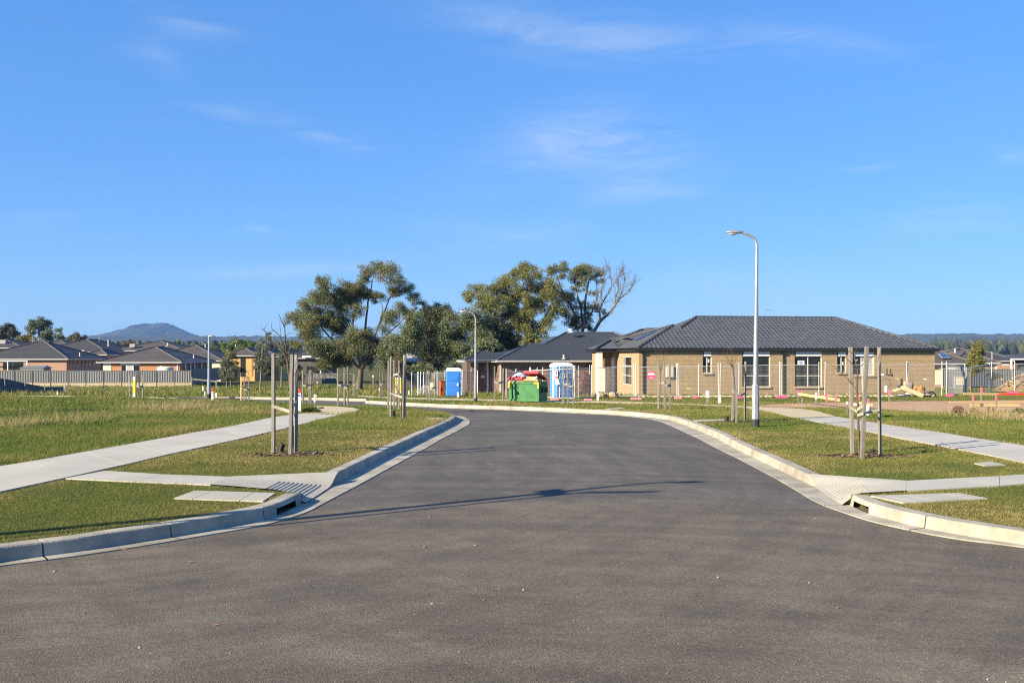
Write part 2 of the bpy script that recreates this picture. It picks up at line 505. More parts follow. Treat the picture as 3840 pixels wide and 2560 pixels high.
# a low rise of the left field that hides the far end of the side street
def rise(x, y):
    s = min(1, max(0, (-15.5 - x) / 7)); s = s * s * (3 - 2 * s)
    t = max(0, 1 - ((y - 46.5) / 8.5) ** 2)
    return .20 * s * t * t
mb = MB(); nx, ny = 60, 18
mb.add([(-75 + 60 * i / nx, 38 + 17 * j / ny, zg(38 + 17 * j / ny) + LAND - .012 + rise(-75 + 60 * i / nx, 38 + 17 * j / ny) * 1.06) for i in range(nx + 1) for j in range(ny + 1)], [(i * (ny + 1) + j, i * (ny + 1) + j + 1, (i + 1) * (ny + 1) + j + 1, (i + 1) * (ny + 1) + j) for i in range(nx) for j in range(ny)], True)
tag(mb.build('field_rise', M_TURF), kind='structure')
M_DIRT = mat('bare_earth', (.36, .205, .11), .95, .2, 1.2, .6, 14, col2=(.46, .30, .18), fine=.2, fscale=10)

# asphalt
def asphalt(name, c1, c2, speck):
    m = bpy.data.materials.new(name); m.use_nodes = True
    n, l = m.node_tree.nodes, m.node_tree.links
    b = n['Principled BSDF']; b.inputs['Roughness'].default_value = .82; b.inputs['Specular IOR Level'].default_value = .35
    g = n.new('ShaderNodeNewGeometry')
    def noise(sc, det=5, st=None, rough=.6, rot=0.0):
        z = n.new('ShaderNodeTexNoise'); z.inputs['Scale'].default_value = sc; z.inputs['Detail'].default_value = det; z.inputs['Roughness'].default_value = rough
        mp = n.new('ShaderNodeMapping'); mp.inputs['Scale'].default_value = st or (1, 1, 1); mp.inputs['Rotation'].default_value = (0, 0, rot)
        l.new(g.outputs['Position'], mp.inputs[0]); l.new(mp.outputs[0], z.inputs[0]); return z.outputs[0]
    def ramp(v, a, c, o0=0, o1=1):
        r = n.new('ShaderNodeMapRange'); r.inputs[1].default_value = a; r.inputs[2].default_value = c; r.inputs[3].default_value = o0; r.inputs[4].default_value = o1; l.new(v, r.inputs[0]); return r.outputs[0]
    def mix(f, a, c):
        x = n.new('ShaderNodeMix'); x.data_type = 'RGBA'; l.new(f, x.inputs[0])
        for i, q in ((6, a), (7, c)):
            if isinstance(q, tuple): x.inputs[i].default_value = (*q, 1)
            else: l.new(q, x.inputs[i])
        return x.outputs[2]
    c = mix(ramp(noise(.5, 5, (.6, 1.6, 1)), .34, .68), c1, c2)
    # stone grain
    v = n.new('ShaderNodeTexVoronoi'); v.inputs['Scale'].default_value = 95; l.new(g.outputs['Position'], v.inputs['Vector'])
    vm = n.new('ShaderNodeMath'); vm.operation = 'MULTIPLY'
    sep = n.new('ShaderNodeSeparateColor'); l.new(v.outputs['Color'], sep.inputs[0])
    c = mix(ramp(sep.outputs[0], .35, 1.0, 0, .6), c, tuple(x * .45 for x in c1))
    c = mix(ramp(sep.outputs[1], .93, .96, 0, speck), c, (.36, .31, .24))
    v2 = n.new('ShaderNodeTexVoronoi'); v2.inputs['Scale'].default_value = 52; l.new(g.outputs['Position'], v2.inputs['Vector'])
    sp2 = n.new('ShaderNodeSeparateColor'); l.new(v2.outputs['Color'], sp2.inputs[0])
    c = mix(ramp(sp2.outputs[0], .45, 1.0, 0, .42), c, tuple(x * .55 for x in c1))
    c = mix(ramp(noise(26, 4), .5, .75, 0, .5), c, tuple(x * 1.3 for x in c2))
    # wear: tyre-swept bands, soft patches and dusty scuffs, laid over the grain
    def mul(f, lo_, hi_):
        nonlocal c
        r = n.new('ShaderNodeMapRange'); r.interpolation_type = 'SMOOTHSTEP'; r.inputs[1].default_value = .36; r.inputs[2].default_value = .64; r.inputs[3].default_value = lo_; r.inputs[4].default_value = hi_; l.new(f, r.inputs[0])
        vmn = n.new('ShaderNodeVectorMath'); vmn.operation = 'SCALE'; l.new(c, vmn.inputs[0]); l.new(r.outputs[0], vmn.inputs['Scale']); c = vmn.outputs[0]
    # bands curve the way turning traffic does: noise runs in (radius, arc) round a point beyond the left kerb
    def arc(cx, cy, st, sc, dist, rough=.6):
        sb = n.new('ShaderNodeVectorMath'); sb.operation = 'SUBTRACT'; l.new(g.outputs['Position'], sb.inputs[0]); sb.inputs[1].default_value = (cx, cy, 0)
        sx = n.new('ShaderNodeSeparateXYZ'); l.new(sb.outputs[0], sx.inputs[0])
        ln = n.new('ShaderNodeVectorMath'); ln.operation = 'LENGTH'; l.new(sb.outputs[0], ln.inputs[0])
        at_ = n.new('ShaderNodeMath'); at_.operation = 'ARCTAN2'; l.new(sx.outputs[0], at_.inputs[0]); l.new(sx.outputs[1], at_.inputs[1])
        cb = n.new('ShaderNodeCombineXYZ'); l.new(ln.outputs['Value'], cb.inputs[0]); l.new(at_.outputs[0], cb.inputs[1])
        mp = n.new('ShaderNodeMapping'); mp.inputs['Scale'].default_value = st; l.new(cb.outputs[0], mp.inputs[0])
        z = n.new('ShaderNodeTexNoise'); z.inputs['Scale'].default_value = sc; z.inputs['Detail'].default_value = 5; z.inputs['Roughness'].default_value = rough; z.inputs['Distortion'].default_value = dist
        l.new(mp.outputs[0], z.inputs[0]); return z.outputs[0]
    mul(arc(-9, 16, (3.2, 4.0, 1), 1.0, .4), .87, 1.06)
    mul(arc(-2, -14, (2.4, 6.0, 1), 1.0, .5), .84, 1.06)
    mul(arc(14, 20, (2.6, 3.5, 1), 1.0, .4), .90, 1.05)
    mul(noise(.22, 5, (1, 1, 1), .6), .92, 1.07)
    mul(noise(1.0, 4, (1.5, .12, 1), .6, -.12), .93, 1.05)
    c = mix(ramp(noise(.8, 7, (.3, 1.3, 1), .7, .3), .60, .74, 0, .35), c, (.25, .21, .155))
    l.new(c, b.inputs['Base Color'])
    bp = n.new('ShaderNodeBump'); bp.inputs['Strength'].default_value = .5; bp.inputs['Distance'].default_value = .006
    l.new(v.outputs['Distance'], bp.inputs['Height']); l.new(bp.outputs[0], b.inputs['Normal'])
    return m
M_ASPH = asphalt('asphalt_brown', (.124, .102, .076), (.166, .138, .103), .35)
M_ASPH2 = asphalt('asphalt_grey', (.106, .093, .078), (.137, .122, .102), .35)

SEAM = [Vector((-30, 11.6)), Vector((-6, 11.2)), Vector((-2.7, 11.25)), Vector((-.9, 11.85)), Vector((.1, 12.05)), Vector((1.4, 12.15)), Vector((2.6, 11.95)), Vector((3.6, 11.65)), Vector((6, 11.3)), Vector((60, 11.0))]
seam = cr(SEAM, .4)
sheet('road_junction', [Vector((60, -30)), Vector((-130, -30)), Vector((-130, 11.6))] + seam, M_ASPH, 0.0)
sheet('road', [Vector((60, 80)), Vector((-130, 80)), Vector((-130, 11.6))] + seam, M_ASPH2, 0.0)
sheet('verge_ground', LAND_L, M_TURF, LAND, bottom=.16)
sheet('field_ground', LAND_R, M_TURF, LAND, bottom=.16)
sheet('distant_ground', [Vector((-5000, 205)), Vector((5000, 205)), Vector((5000, 5000)), Vector((-5000, 5000))], M_TURF, LAND - .05)
sheet('side_ground', [Vector((418, -40)), Vector((5000, -40)), Vector((5000, 206)), Vector((418, 206))], M_TURF, LAND - .05)
sheet('opposite_verge', [Vector((-130, -30.2)), Vector((130, -30.2)), Vector((130, -120)), Vector((-130, -120))], M_TURF, .1)
sheet('side_verge', [Vector((-5000, -40)), Vector((-119, -40)), Vector((-119, 206)), Vector((-5000, 206))], M_TURF, LAND - .06)
sheet('side_road', [Vector((60, -30)), Vector((418, -30)), Vector((418, 6.2)), Vector((60, 6.2))], M_ASPH, -.004)

# ------------------------------------------------------------------ kerb and gutter, cast in segments
kerb_root = tag(thing('kerb', None, None), kind='structure')
PROF = [(0.0, .012), (.008, .050), (.020, .124), (.028, .136), (.044, .1425), (.20, .1425), (.20, -.05)]
def kerb_line(line, asph, sgn, seglen, lowered=None, pit=None, y_max=75):
    acc = []; L = 0
    nrm = offset(line, sgn)                           # one metre into the land
    for i, p in enumerate(line):
        if i: L += (p - line[i - 1]).length
        acc.append(L)
    nseg = max(1, int(L / seglen))
    # resample finely
    n = int(L / .22) + 1
    pts = []
    j = 0
    for k in range(n + 1):
        s = L * k / n
        while j < len(acc) - 2 and acc[j + 1] < s: j += 1
        t = (s - acc[j]) / max(acc[j + 1] - acc[j], 1e-9)
        pts.append((s, line[j].lerp(line[j + 1], t), (nrm[j] - line[j]).lerp(nrm[j + 1] - line[j + 1], t).normalized()))
    bounds = [L * k / nseg for k in range(nseg + 1)]
    def at(s):
        k = min(n - 1, max(0, int(s / L * n))); a, b = pts[k], pts[k + 1]; t = (s - a[0]) / max(b[0] - a[0], 1e-9)
        return a[1].lerp(b[1], t), a[2].lerp(b[2], t).normalized()
    def low(p):
        if not lowered: return 1.0
        y0, y1, w = lowered
        if p.y < 5 or p.y > 20: return 1.0
        if p.y < y0 - w or p.y > y1 + w: return 1.0
        if y0 <= p.y <= y1: return 0.0
        return ((y0 - p.y) / w if p.y < y0 else (p.y - y1) / w)
    for k in range(nseg):
        s0, s1 = bounds[k] + .008, bounds[k + 1] - .008
        mid, _ = at((s0 + s1) / 2)
        if mid.x < -70 or abs(mid.x) > 30 and mid.y < 20: continue
        m0 = max(2, int((s1 - s0) / .14))
        mb = MB(); rows = []; grow = []
        mb.tone = random.random()
        is_pit = lambda s: bool(pit and pit[0] < at(s)[0].y < pit[1] and at(s)[0].x * sgn < 0)
        st = []
        for q in range(m0 + 1):
            s = s0 + (s1 - s0) * q / m0
            if st and is_pit(s) != st[-1][1]:          # both edges of the gully mouth are square
                lo, hi = st[-1][0], s
                for _ in range(12):
                    md = (lo + hi) / 2
                    if is_pit(md) == st[-1][1]: lo = md
                    else: hi = md
                st += [(lo, st[-1][1]), (hi, not st[-1][1])]
            st.append((s, is_pit(s)))
        m = len(st) - 1
        for s, lift in st:
            p, nv = at(s)
            h = low(p); z = zg(p.y)
            row = []
            for i, (o, zz) in enumerate(PROF):
                zz2 = (.012 + (zz - .012) * h) if zz > .012 else zz
                if lift and i < 2: zz2 = .092 + i * .008
                o2 = o + (0.0 if h == 1 else (1 - h) * o * .6)
                row.append(Vector((p.x + nv.x * o2, p.y + nv.y * o2, z + zz2)))
            rows.append((row, lift))
            d, e = line_dist(asph, p)
            grow.append((Vector((p.x + nv.x * .004, p.y + nv.y * .004, z + .013)), Vector((e.x, e.y, zg(e.y) + .011)), Vector((e.x, e.y, zg(e.y) - .03)), lift, nv, z))
        np_ = len(PROF)
        for q in range(m):
            a, b = rows[q][0], rows[q + 1][0]
            for i in range(np_ - 1): mb.quad(a[i], b[i], b[i + 1], a[i + 1])
            ga, gb = grow[q], grow[q + 1]
            mb.quad(ga[0], gb[0], gb[1], ga[1]); mb.quad(ga[1], gb[1], gb[2], ga[2])
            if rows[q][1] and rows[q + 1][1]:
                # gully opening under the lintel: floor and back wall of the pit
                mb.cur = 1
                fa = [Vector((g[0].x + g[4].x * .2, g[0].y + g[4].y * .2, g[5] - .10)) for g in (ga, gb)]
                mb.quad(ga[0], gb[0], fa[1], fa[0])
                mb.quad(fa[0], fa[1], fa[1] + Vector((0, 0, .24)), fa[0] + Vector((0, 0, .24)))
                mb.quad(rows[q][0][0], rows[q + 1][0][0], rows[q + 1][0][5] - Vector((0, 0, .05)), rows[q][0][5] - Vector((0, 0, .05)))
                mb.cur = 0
            elif rows[q][1] != rows[q + 1][1]:
                pass
        for row in (rows[0][0], rows[-1][0]): mb.add(row, [tuple(range(np_))])
        for g in (grow[0], grow[-1]):
            pass
        mb.build('kerb_segment', [M_KERB, M_DARK], kerb_root)
def dist_sorted(l): return l
kerb_line(KL_all, AL, 1, 1.25, (12.2, 13.45, .40), (10.85, 11.5))
kerb_line(KR_all, AR, -1, 1.6, (12.1, 13.2, .40), (10.95, 11.45))
kerb_line(KF_all, AF, -1, 3.0)

# ------------------------------------------------------------------ footpaths, ramps, pits
def zl(off): return lambda x, y: zg(y) + LAND + off
paths_root = tag(thing('footpath', None, None), kind='structure')
NOGRASS = []                                          # polygons kept free of grass
def slabs(ea, eb, n, mt, root, off=.021, gap=.004, name='path_slab'):
    A, B = resample(cr(ea), n), resample(cr(eb), n)
    for k in range(n):
        a0, a1, b0, b1 = A[k], A[k + 1], B[k], B[k + 1]
        la, lb = (a1 - a0), (b1 - b0)
        a0 = a0 + la.normalized() * gap; a1 = a1 - la.normalized() * gap; b0 = b0 + lb.normalized() * gap; b1 = b1 - lb.normalized() * gap
        poly = [a0, a1, b1, b0]
        if (a1 - a0).cross(b0 - a0) < 0: poly.reverse()
        mb = MB(); mb.tone = random.random()
        mb.prism([(p.x, p.y) for p in poly], zl(-.06), zl(off))
        mb.build(name, mt, root)
    NOGRASS.append([*A, *reversed(B)])
LP_far = g2([(-420, 1822), (-160, 1778), (0, 1752), (109, 1734), (327, 1695), (544, 1657), (816, 1610), (1018, 1567), (1118, 1552)])
LP_near = g2([(-560, 1966), (-180, 1885), (0, 1848), (234, 1797), (381, 1766), (631, 1706), (816, 1666), (1023, 1619), (1278, 1556)])
LP_far.insert(0, LP_far[0] + (LP_far[0] - LP_far[1]).normalized() * 6); LP_near.insert(0, LP_near[0] + (LP_near[0] - LP_near[1]).normalized() * 6)
slabs(LP_far, LP_near, 17, M_SLAB, paths_root)
slabs(g2([(1121, 1551.5), (1160, 1541), (1195, 1532), (1185, 1523)]) , g2([(1281, 1555.5), (1348, 1541), (1330, 1531), (1262, 1524.5)]), 4, M_SAND, paths_root, name='sand_path_section')
# cross path to the left ramp
xl = cr(g2([(392, 1768), (620, 1782), (866, 1791)])); xr = cr(g2([(246, 1797), (500, 1809), (790, 1821)]))
slabs(xl, xr, 2, M_SLAB, paths_root, off=.018)
# right footpath (concrete) and its older sandy continuation round the bend
RP_up = g2([(3137, 1563.5), (3380, 1603), (3625, 1640), (3840, 1673), (4300, 1740), (5200, 1880)])
RP_lo = g2([(2996, 1569.5), (3196, 1609), (3380, 1646), (3625, 1692), (3840, 1738), (4300, 1835), (5000, 2000)])
slabs(RP_up, RP_lo, 11, M_SLAB, paths_root)
RS_up = g2([(3134, 1562.5), (3037, 1536), (2940, 1530.5), (2847, 1526.5), (2700, 1520), (2400, 1508), (2200, 1503.5), (1900, 1499.5), (1700, 1495.5), (1560, 1492), (1420, 1487.5), (1330, 1484)])
RS_lo = g2([(2992, 1568.5), (2934, 1558), (2847, 1540), (2760, 1530), (2600, 1520), (2400, 1513.5), (2200, 1508.5), (1900, 1505.5), (1700, 1503), (1560, 1499), (1420, 1492), (1340, 1487.5)])
slabs(RS_up, RS_lo, 18, M_SAND, paths_root, name='sand_path_section', gap=.002)
slabs(g2([(3399, 1806), (3620, 1797), (3860, 1780), (4300, 1748)]), g2([(3399, 1844), (3620, 1834), (3860, 1816), (4300, 1782)]), 3, M_SLAB, paths_root, off=.018)

def ramp(rp, flip):
    j1, j5, k4, k3 = rp
    mb = MB()
    NS, NT = 10, 14
    vs = []
    def pos(s, t):
        a = j1.lerp(j5, t); b = k3.lerp(k4, t); b = b + (b - a).normalized() * .13
        p = a.lerp(b, s)
        e = min(t / .16, 1) * min((1 - t) / .34, 1)
        e = e * e * (3 - 2 * e); q = min(1, max(0, (s - .72) / .28)); e = max(e, q * q * (3 - 2 * q) * min(1, max(0, (.95 - t) / .3)))
        return Vector((p.x, p.y, zg(p.y) + LAND + .020 - .134 * (s ** 1.3) * e))
    for i in range(NS + 1):
        for j in range(NT + 1): vs.append(pos(i / NS, j / NT))
    fs = [(i * (NT + 1) + j, i * (NT + 1) + j + 1, (i + 1) * (NT + 1) + j + 1, (i + 1) * (NT + 1) + j) for i in range(NS) for j in range(NT)]
    mb.add(vs, fs, True)
    o = mb.build('ramp_slab', M_CONC, paths_root)
    # raised warning ribs
    r = MB()
    for k in range(10):
        s = .50 + k * .043
        for seg in range(8):
            t0, t1 = .18 + seg * .065, .18 + (seg + 1) * .065
            a, b, c, d = pos(s, t0), pos(s, t1), pos(s + .020, t1), pos(s + .020, t0)
            up = Vector((0, 0, .009))
            r.add([a, b, c, d, a + up, b + up, c + up, d + up], [(4, 5, 6, 7), (0, 1, 5, 4), (2, 3, 7, 6), (1, 2, 6, 5), (3, 0, 4, 7)])
    r.build('warning_ribs', M_CONC, o)
    NOGRASS.append([j1, j5, k4, k3])
ramp(RAMP_L, 0); ramp(RAMP_R, 1)

def pad(name, label, px, mt, cat='pit lid', splits=(), off=.018):
    pts = g2(px)
    c = sum(pts, Vector((0, 0))) / len(pts)
    root = thing(name, label, cat, (c.x, c.y, zg(c.y) + LAND))
    area = sum(pts[i].cross(pts[(i + 1) % len(pts)]) for i in range(len(pts)))
    a, b, c_, d = pts
    cuts = [0, *splits, 1]
    for s0, s1 in zip(cuts, cuts[1:]):
        e = .004
        q = [a.lerp(b, s0 + e), a.lerp(b, s1 - e), d.lerp(c_, s1 - e), d.lerp(c_, s0 + e)]
        if sum(q[i].cross(q[(i + 1) % 4]) for i in range(4)) < 0: q.reverse()
        mb = MB(); mb.tone = random.random(); mb.prism([(p.x, p.y) for p in q], zl(-.05), zl(off))
        mb.build('lid_slab', mt, root)
    NOGRASS.append(pts)
    return root
pad('pit_lid', 'grey concrete pit lid set in the grass beside the left kerb drain opening', [(728, 1843), (1034, 1852), (988, 1883), (650, 1872)], M_CONC, splits=(.22, .74))
pad('pit_lid', 'grey concrete pit lid set in the grass beside the right kerb drain opening', [(3262, 1862), (3596, 1852), (3706, 1872), (3386, 1889)], M_CONC, splits=(.14, .36, .82))
pad('pit_lid', 'small square concrete lid lying in grass below the right footpath', [(3652, 1739), (3716, 1733), (3772, 1746), (3692, 1749)], M_CONC)
pad('pit_lid', 'concrete pit lid at the far tip of the left verge', [(1588, 1566), (1672, 1569), (1650, 1579), (1600, 1573)], M_CONC)
pad('pit_lid', 'narrow concrete lid in grass behind the right kerb bend', [(2600, 1576), (2716, 1573), (2732, 1579), (2612, 1582)], M_CONC)
pad('pit_lid', 'pale concrete lid in grass below the fenced tan house', [(2260, 1534), (2330, 1529), (2345, 1532), (2285, 1537)], M_CONC)

# bare building plot on the right
DIRT = [G(x, y).xy for x, y in [(2820, 1523), (2900, 1515), (3060, 1511), (3250, 1507), (3420, 1504), (3600, 1503), (3800, 1500), (4200, 1500), (4300, 1530), (3900, 1537), (3700, 1545), (3560, 1550), (3420, 1543), (3250, 1531), (3080, 1529), (2940, 1530)]]
dirt = sheet('bare_plot', cr(DIRT + [DIRT[0]], .5)[:-1], M_DIRT, LAND + .006)
NOGRASS.append(DIRT)
# ------------------------------------------------------------------ the two near houses
class Frame:
    def __init__(s, x, y, a):
        s.o = Vector((x, y)); s.u = Vector((math.cos(a), math.sin(a))); s.v = Vector((-math.sin(a), math.cos(a))); s.a = a
    def w(s, u, v, z): p = s.o + s.u * u + s.v * v; return Vector((p.x, p.y, z))
    def u_at(s, px, v=0.0):
        k = (px - CX) / F; o = s.o + s.v * v
        return (o.x - k * o.y) / (k * s.u.y - s.u.x)
    def v_at(s, px, u=0.0):
        k = (px - CX) / F; o = s.o + s.u * u
        return (o.x - k * o.y) / (k * s.v.y - s.v.x)
    def z_at(s, py, u, v=0.0): return HC - (py - HY) / F * s.w(u, v, 0).y

BR_TAN = [(0.325, 0.234, 0.131), (0.376, 0.274, 0.160), (0.433, 0.325, 0.194), (0.348, 0.251, 0.142), (0.399, 0.291, 0.165)]
BR_DARK = [(.22, .105, .075), (.085, .075, .08), (.29, .15, .105), (.13, .09, .08), (.24, .125, .09), (.075, .068, .072)]
M_BTAN = mat('tan_brick', (.335, .24, .14), .9, .1, 8, .2, tone=.6, rnd=1, tonecol=BR_TAN)
M_BDARK = mat('mixed_dark_brick', (.16, .08, .06), .9, .1, 8, .2, tone=.9, rnd=1, tonecol=BR_DARK)
M_MORT_T = mat('sandy_mortar', (.42, .33, .21), .95, .1, 10)
M_MORT_D = mat('pale_mortar', (.47, .43, .38), .95, .1, 10)
M_TILE = mat('charcoal_roof_tile', (.086, .091, .104), .50, .10, 3, .15, 30, tone=.13, rnd=1, spec=.5)
M_RIDGE = mat('ridge_cap', (.065, .068, .076), .6, .12, 3, tone=.12, rnd=1)
M_SHEET = mat('charcoal_roof_sheet', (.052, .057, .070), .42, .07, 2, spec=.5)
M_GUTD = mat('charcoal_gutter', (.020, .022, .027), .45, .1)
M_GUTL = mat('pale_gutter', (.45, .44, .43), .45, .08)
M_FRAME = mat('window_frame_metal', (.62, .61, .58), .4, .05)
M_SHUT = mat('white_roller_shutter', (.76, .77, .78), .5, .04)
M_REND = mat('cream_render', (.70, .66, .57), .85, .06, 3)
M_GLASS = bpy.data.materials.new('dark_window_glass'); M_GLASS.use_nodes = True
_b = M_GLASS.node_tree.nodes['Principled BSDF']; _b.inputs['Base Color'].default_value = (.018, .020, .022, 1); _b.inputs['Roughness'].default_value = .06; _b.inputs['Specular IOR Level'].default_value = .35
M_CURT = mat('pale_blind', (.42, .43, .42), .8, .08)
BRICK_ME = {}
def brick_mesh(key, m, L=.23, H=.076, D=.012):
    if key in BRICK_ME: return BRICK_ME[key]
    mb = MB(); mb.box((0, -D / 2, 0), (L, D, H), skip=(3,))
    me = bpy.data.meshes.new('brick'); me.from_pydata(mb.v, [], mb.f); me.materials.append(m); me.update()
    BRICK_ME[key] = me
    return me

def brick_wall(parent, p0, d, nrm, L, z0, z1, openings, mbrick, mmort, singles, name='wall', reveal=.11, cl=.24, ch=.086):
    """wall from p0 along d (unit, horizontal), outward normal nrm; openings (s0, s1, z0, z1); singles: how many bricks become objects"""
    d = Vector((d.x, d.y, 0)); nrm = Vector((nrm.x, nrm.y, 0)); p0 = Vector((p0.x, p0.y, 0)); Z = Vector((0, 0, 1))
    mb = MB()
    S = sorted({0, L, *[q for o in openings for q in o[:2]]}); T = sorted({z0, z1, *[min(max(q, z0), z1) for o in openings for q in o[2:]]})
    for a, b in zip(S, S[1:]):
        for c, e in zip(T, T[1:]):
            ms, mz = (a + b) / 2, (c + e) / 2
            if any(o[0] < ms < o[1] and o[2] < mz < o[3] for o in openings): continue
            mb.quad(p0 + d * a + Z * c, p0 + d * b + Z * c, p0 + d * b + Z * e, p0 + d * a + Z * e)
    mb.cur = 1
    for o in openings:
        a, b, c, e = o
        q = [p0 + d * a + Z * c, p0 + d * b + Z * c, p0 + d * b + Z * min(e, z1), p0 + d * a + Z * min(e, z1)]
        for i in range(4):
            i2 = (i + 1) % 4
            mb.quad(q[i], q[i2], q[i2] - nrm * reveal, q[i] - nrm * reveal)
    wall = mb.build(name, [mmort, mbrick], parent)
    wo = parent_origin(parent)
    lst = []
    k = 0; z = z0 + .005
    while z + .076 <= z1 + .01:
        segs = [(0.0, L)]
        for o in openings:
            if o[2] < z + .05 and o[3] > z + .03:
                ns = []
                for a, b in segs:
                    if o[1] <= a or o[0] >= b: ns.append((a, b)); continue
                    if o[0] - a > .04: ns.append((a, o[0]))
                    if b - o[1] > .04: ns.append((o[1], b))
                segs = ns
        for a, b in segs:
            s = math.floor(a / cl) * cl - (k % 2) * cl / 2
            while s < b:
                c, e = max(s + .005, a), min(s + cl - .005, b)
                if e - c > .03: lst.append((c, e, z))
                s += cl
        z += ch; k += 1
    full = sorted([(((p0 + d * (q[0])).xy).length, i) for i, q in enumerate(lst) if q[1] - q[0] > .22])
    pick = {i for _, i in full[:singles]}
    me = brick_mesh(mbrick.name, mbrick)
    rotz = math.atan2(d.y, d.x)
    jm = MB()
    for i, (a, b, z) in enumerate(lst):
        c = p0 + d * ((a + b) / 2) + Z * (z + .038)
        if i in pick:
            link('brick', me, wall, c - wo, (0, 0, rotz))
        else:
            jm.tone = random.random()
            jm.box(c + nrm * .006, (b - a, .012, .076), (d, -nrm, Z), skip=(3,))
    o = jm.build('brickwork', mbrick, wall, org=wo); o['kind'] = 'stuff'
    return wall

def window(parent, p0, d, nrm, s0, s1, z0, z1, mull=(), trans=(), shutter=0.0, depth=.10, sill=None, blind=None, name='window'):
    d = Vector((d.x, d.y, 0)); nrm = Vector((nrm.x, nrm.y, 0)); p0 = Vector((p0.x, p0.y, 0)); Z = Vector((0, 0, 1))
    def at(s, z, q): return p0 + d * s + Z * z - nrm * q
    ax = (d, nrm, Z)
    mb = MB(); fw = .045
    zt = z1 - shutter
    xs = [s0 + fw / 2, s1 - fw / 2, *mull]; zs = [z0 + fw / 2, zt - fw / 2, *trans]
    for x in xs: mb.box(at(x, (z0 + zt) / 2, depth - .02), (fw, .05, zt - z0), ax)
    for z in zs: mb.box(at((s0 + s1) / 2, z, depth - .018), (s1 - s0 - fw * .5, .046, fw), ax)
    w = mb.build(name, M_FRAME, parent)
    wo = parent_origin(parent)
    xe = sorted(xs); ze = sorted(zs)
    for a, b in zip(xe, xe[1:]):
        for c, e in zip(ze, ze[1:]):
            g = MB(); g.box(at((a + b) / 2, (c + e) / 2, depth), (b - a - fw, .012, e - c - fw), ax)
            bl = blind and blind(a, b, c, e)
            g.build('pane', M_CURT if bl else M_GLASS, w, org=wo)
    if shutter:
        b = MB(); b.box(at((s0 + s1) / 2 + .03, z1 - shutter / 2 - .01, .05), (s1 - s0 - .12, .16, shutter - .02), ax)
        b.build('shutter_box', M_SHUT, parent)
    if sill:
        b = MB(); n = max(2, int((s1 - s0 + .1) / .086))
        for i in range(n):
            b.tone = random.random()
            b.box(at(s0 - .04 + (s1 - s0 + .08) * (i + .5) / n, z0 - .05, -.03), ((s1 - s0 + .08) / n - .008, .16, .10), ax)
        b.build('window_sill', sill, parent)
    return w

def roof_field(rects, tanp):
    def h(u, v):
        best = -1
        for r in rects:
            u0, u1, v0, v1 = r[:4]
            fr = r[4] if len(r) > 4 else tanp
            q = min(tanp * (u - u0), tanp * (u1 - u), fr * (v - v0), tanp * (v1 - v))
            best = max(best, q)
        return best
    return h
def roof_mesh(fr, rects, tanp, ze, parent, m, step=.15, drop=.02, name='roof'):
    h = roof_field(rects, tanp)
    ua, ub = min(r[0] for r in rects), max(r[1] for r in rects); va, vb = min(r[2] for r in rects), max(r[3] for r in rects)
    nu, nv = int((ub - ua) / step) + 1, int((vb - va) / step) + 1
    idx = {}; mb = MB(); vs = []; fs = []
    for i in range(nu + 1):
        for j in range(nv + 1):
            u, v = ua + (ub - ua) * i / nu, va + (vb - va) * j / nv
            z = h(u, v)
            if z > -.12:
                idx[i, j] = len(vs); vs.append(fr.w(u, v, ze + max(z, 0) - drop))
    for i in range(nu):
        for j in range(nv):
            q = [(i, j), (i + 1, j), (i + 1, j + 1), (i, j + 1)]
            if all(k in idx for k in q): fs.append(tuple(idx[k] for k in q))
    mb.add(vs, fs)
    return mb.build(name, m, parent), h
TILE_ME = []
def tile_mesh():
    if TILE_ME: return TILE_ME[0]
    mb = MB(); v, f = tile_verts(.30, .34)
    mb.add(v, f); me = bpy.data.meshes.new('roof_tile'); me.from_pydata(mb.v, [], mb.f); me.materials.append(M_TILE); me.update()
    TILE_ME.append(me); return me
def tile_verts(w, l):
    prof = [(-.5, .030), (-.36, .040), (-.2, .018), (0, 0), (.2, .002), (.38, .014), (.5, .030)]
    vs = [(x * w, 0, z + .034) for x, z in prof] + [(x * w, l, z + .004) for x, z in prof] + [(x * w, .004, z) for x, z in prof]
    n = len(prof)
    fs = [(i, i + 1, i + 1 + n, i + n) for i in range(n - 1)] + [(i + 1, i, i + 2 * n, i + 1 + 2 * n) for i in range(n - 1)]
    return vs, fs
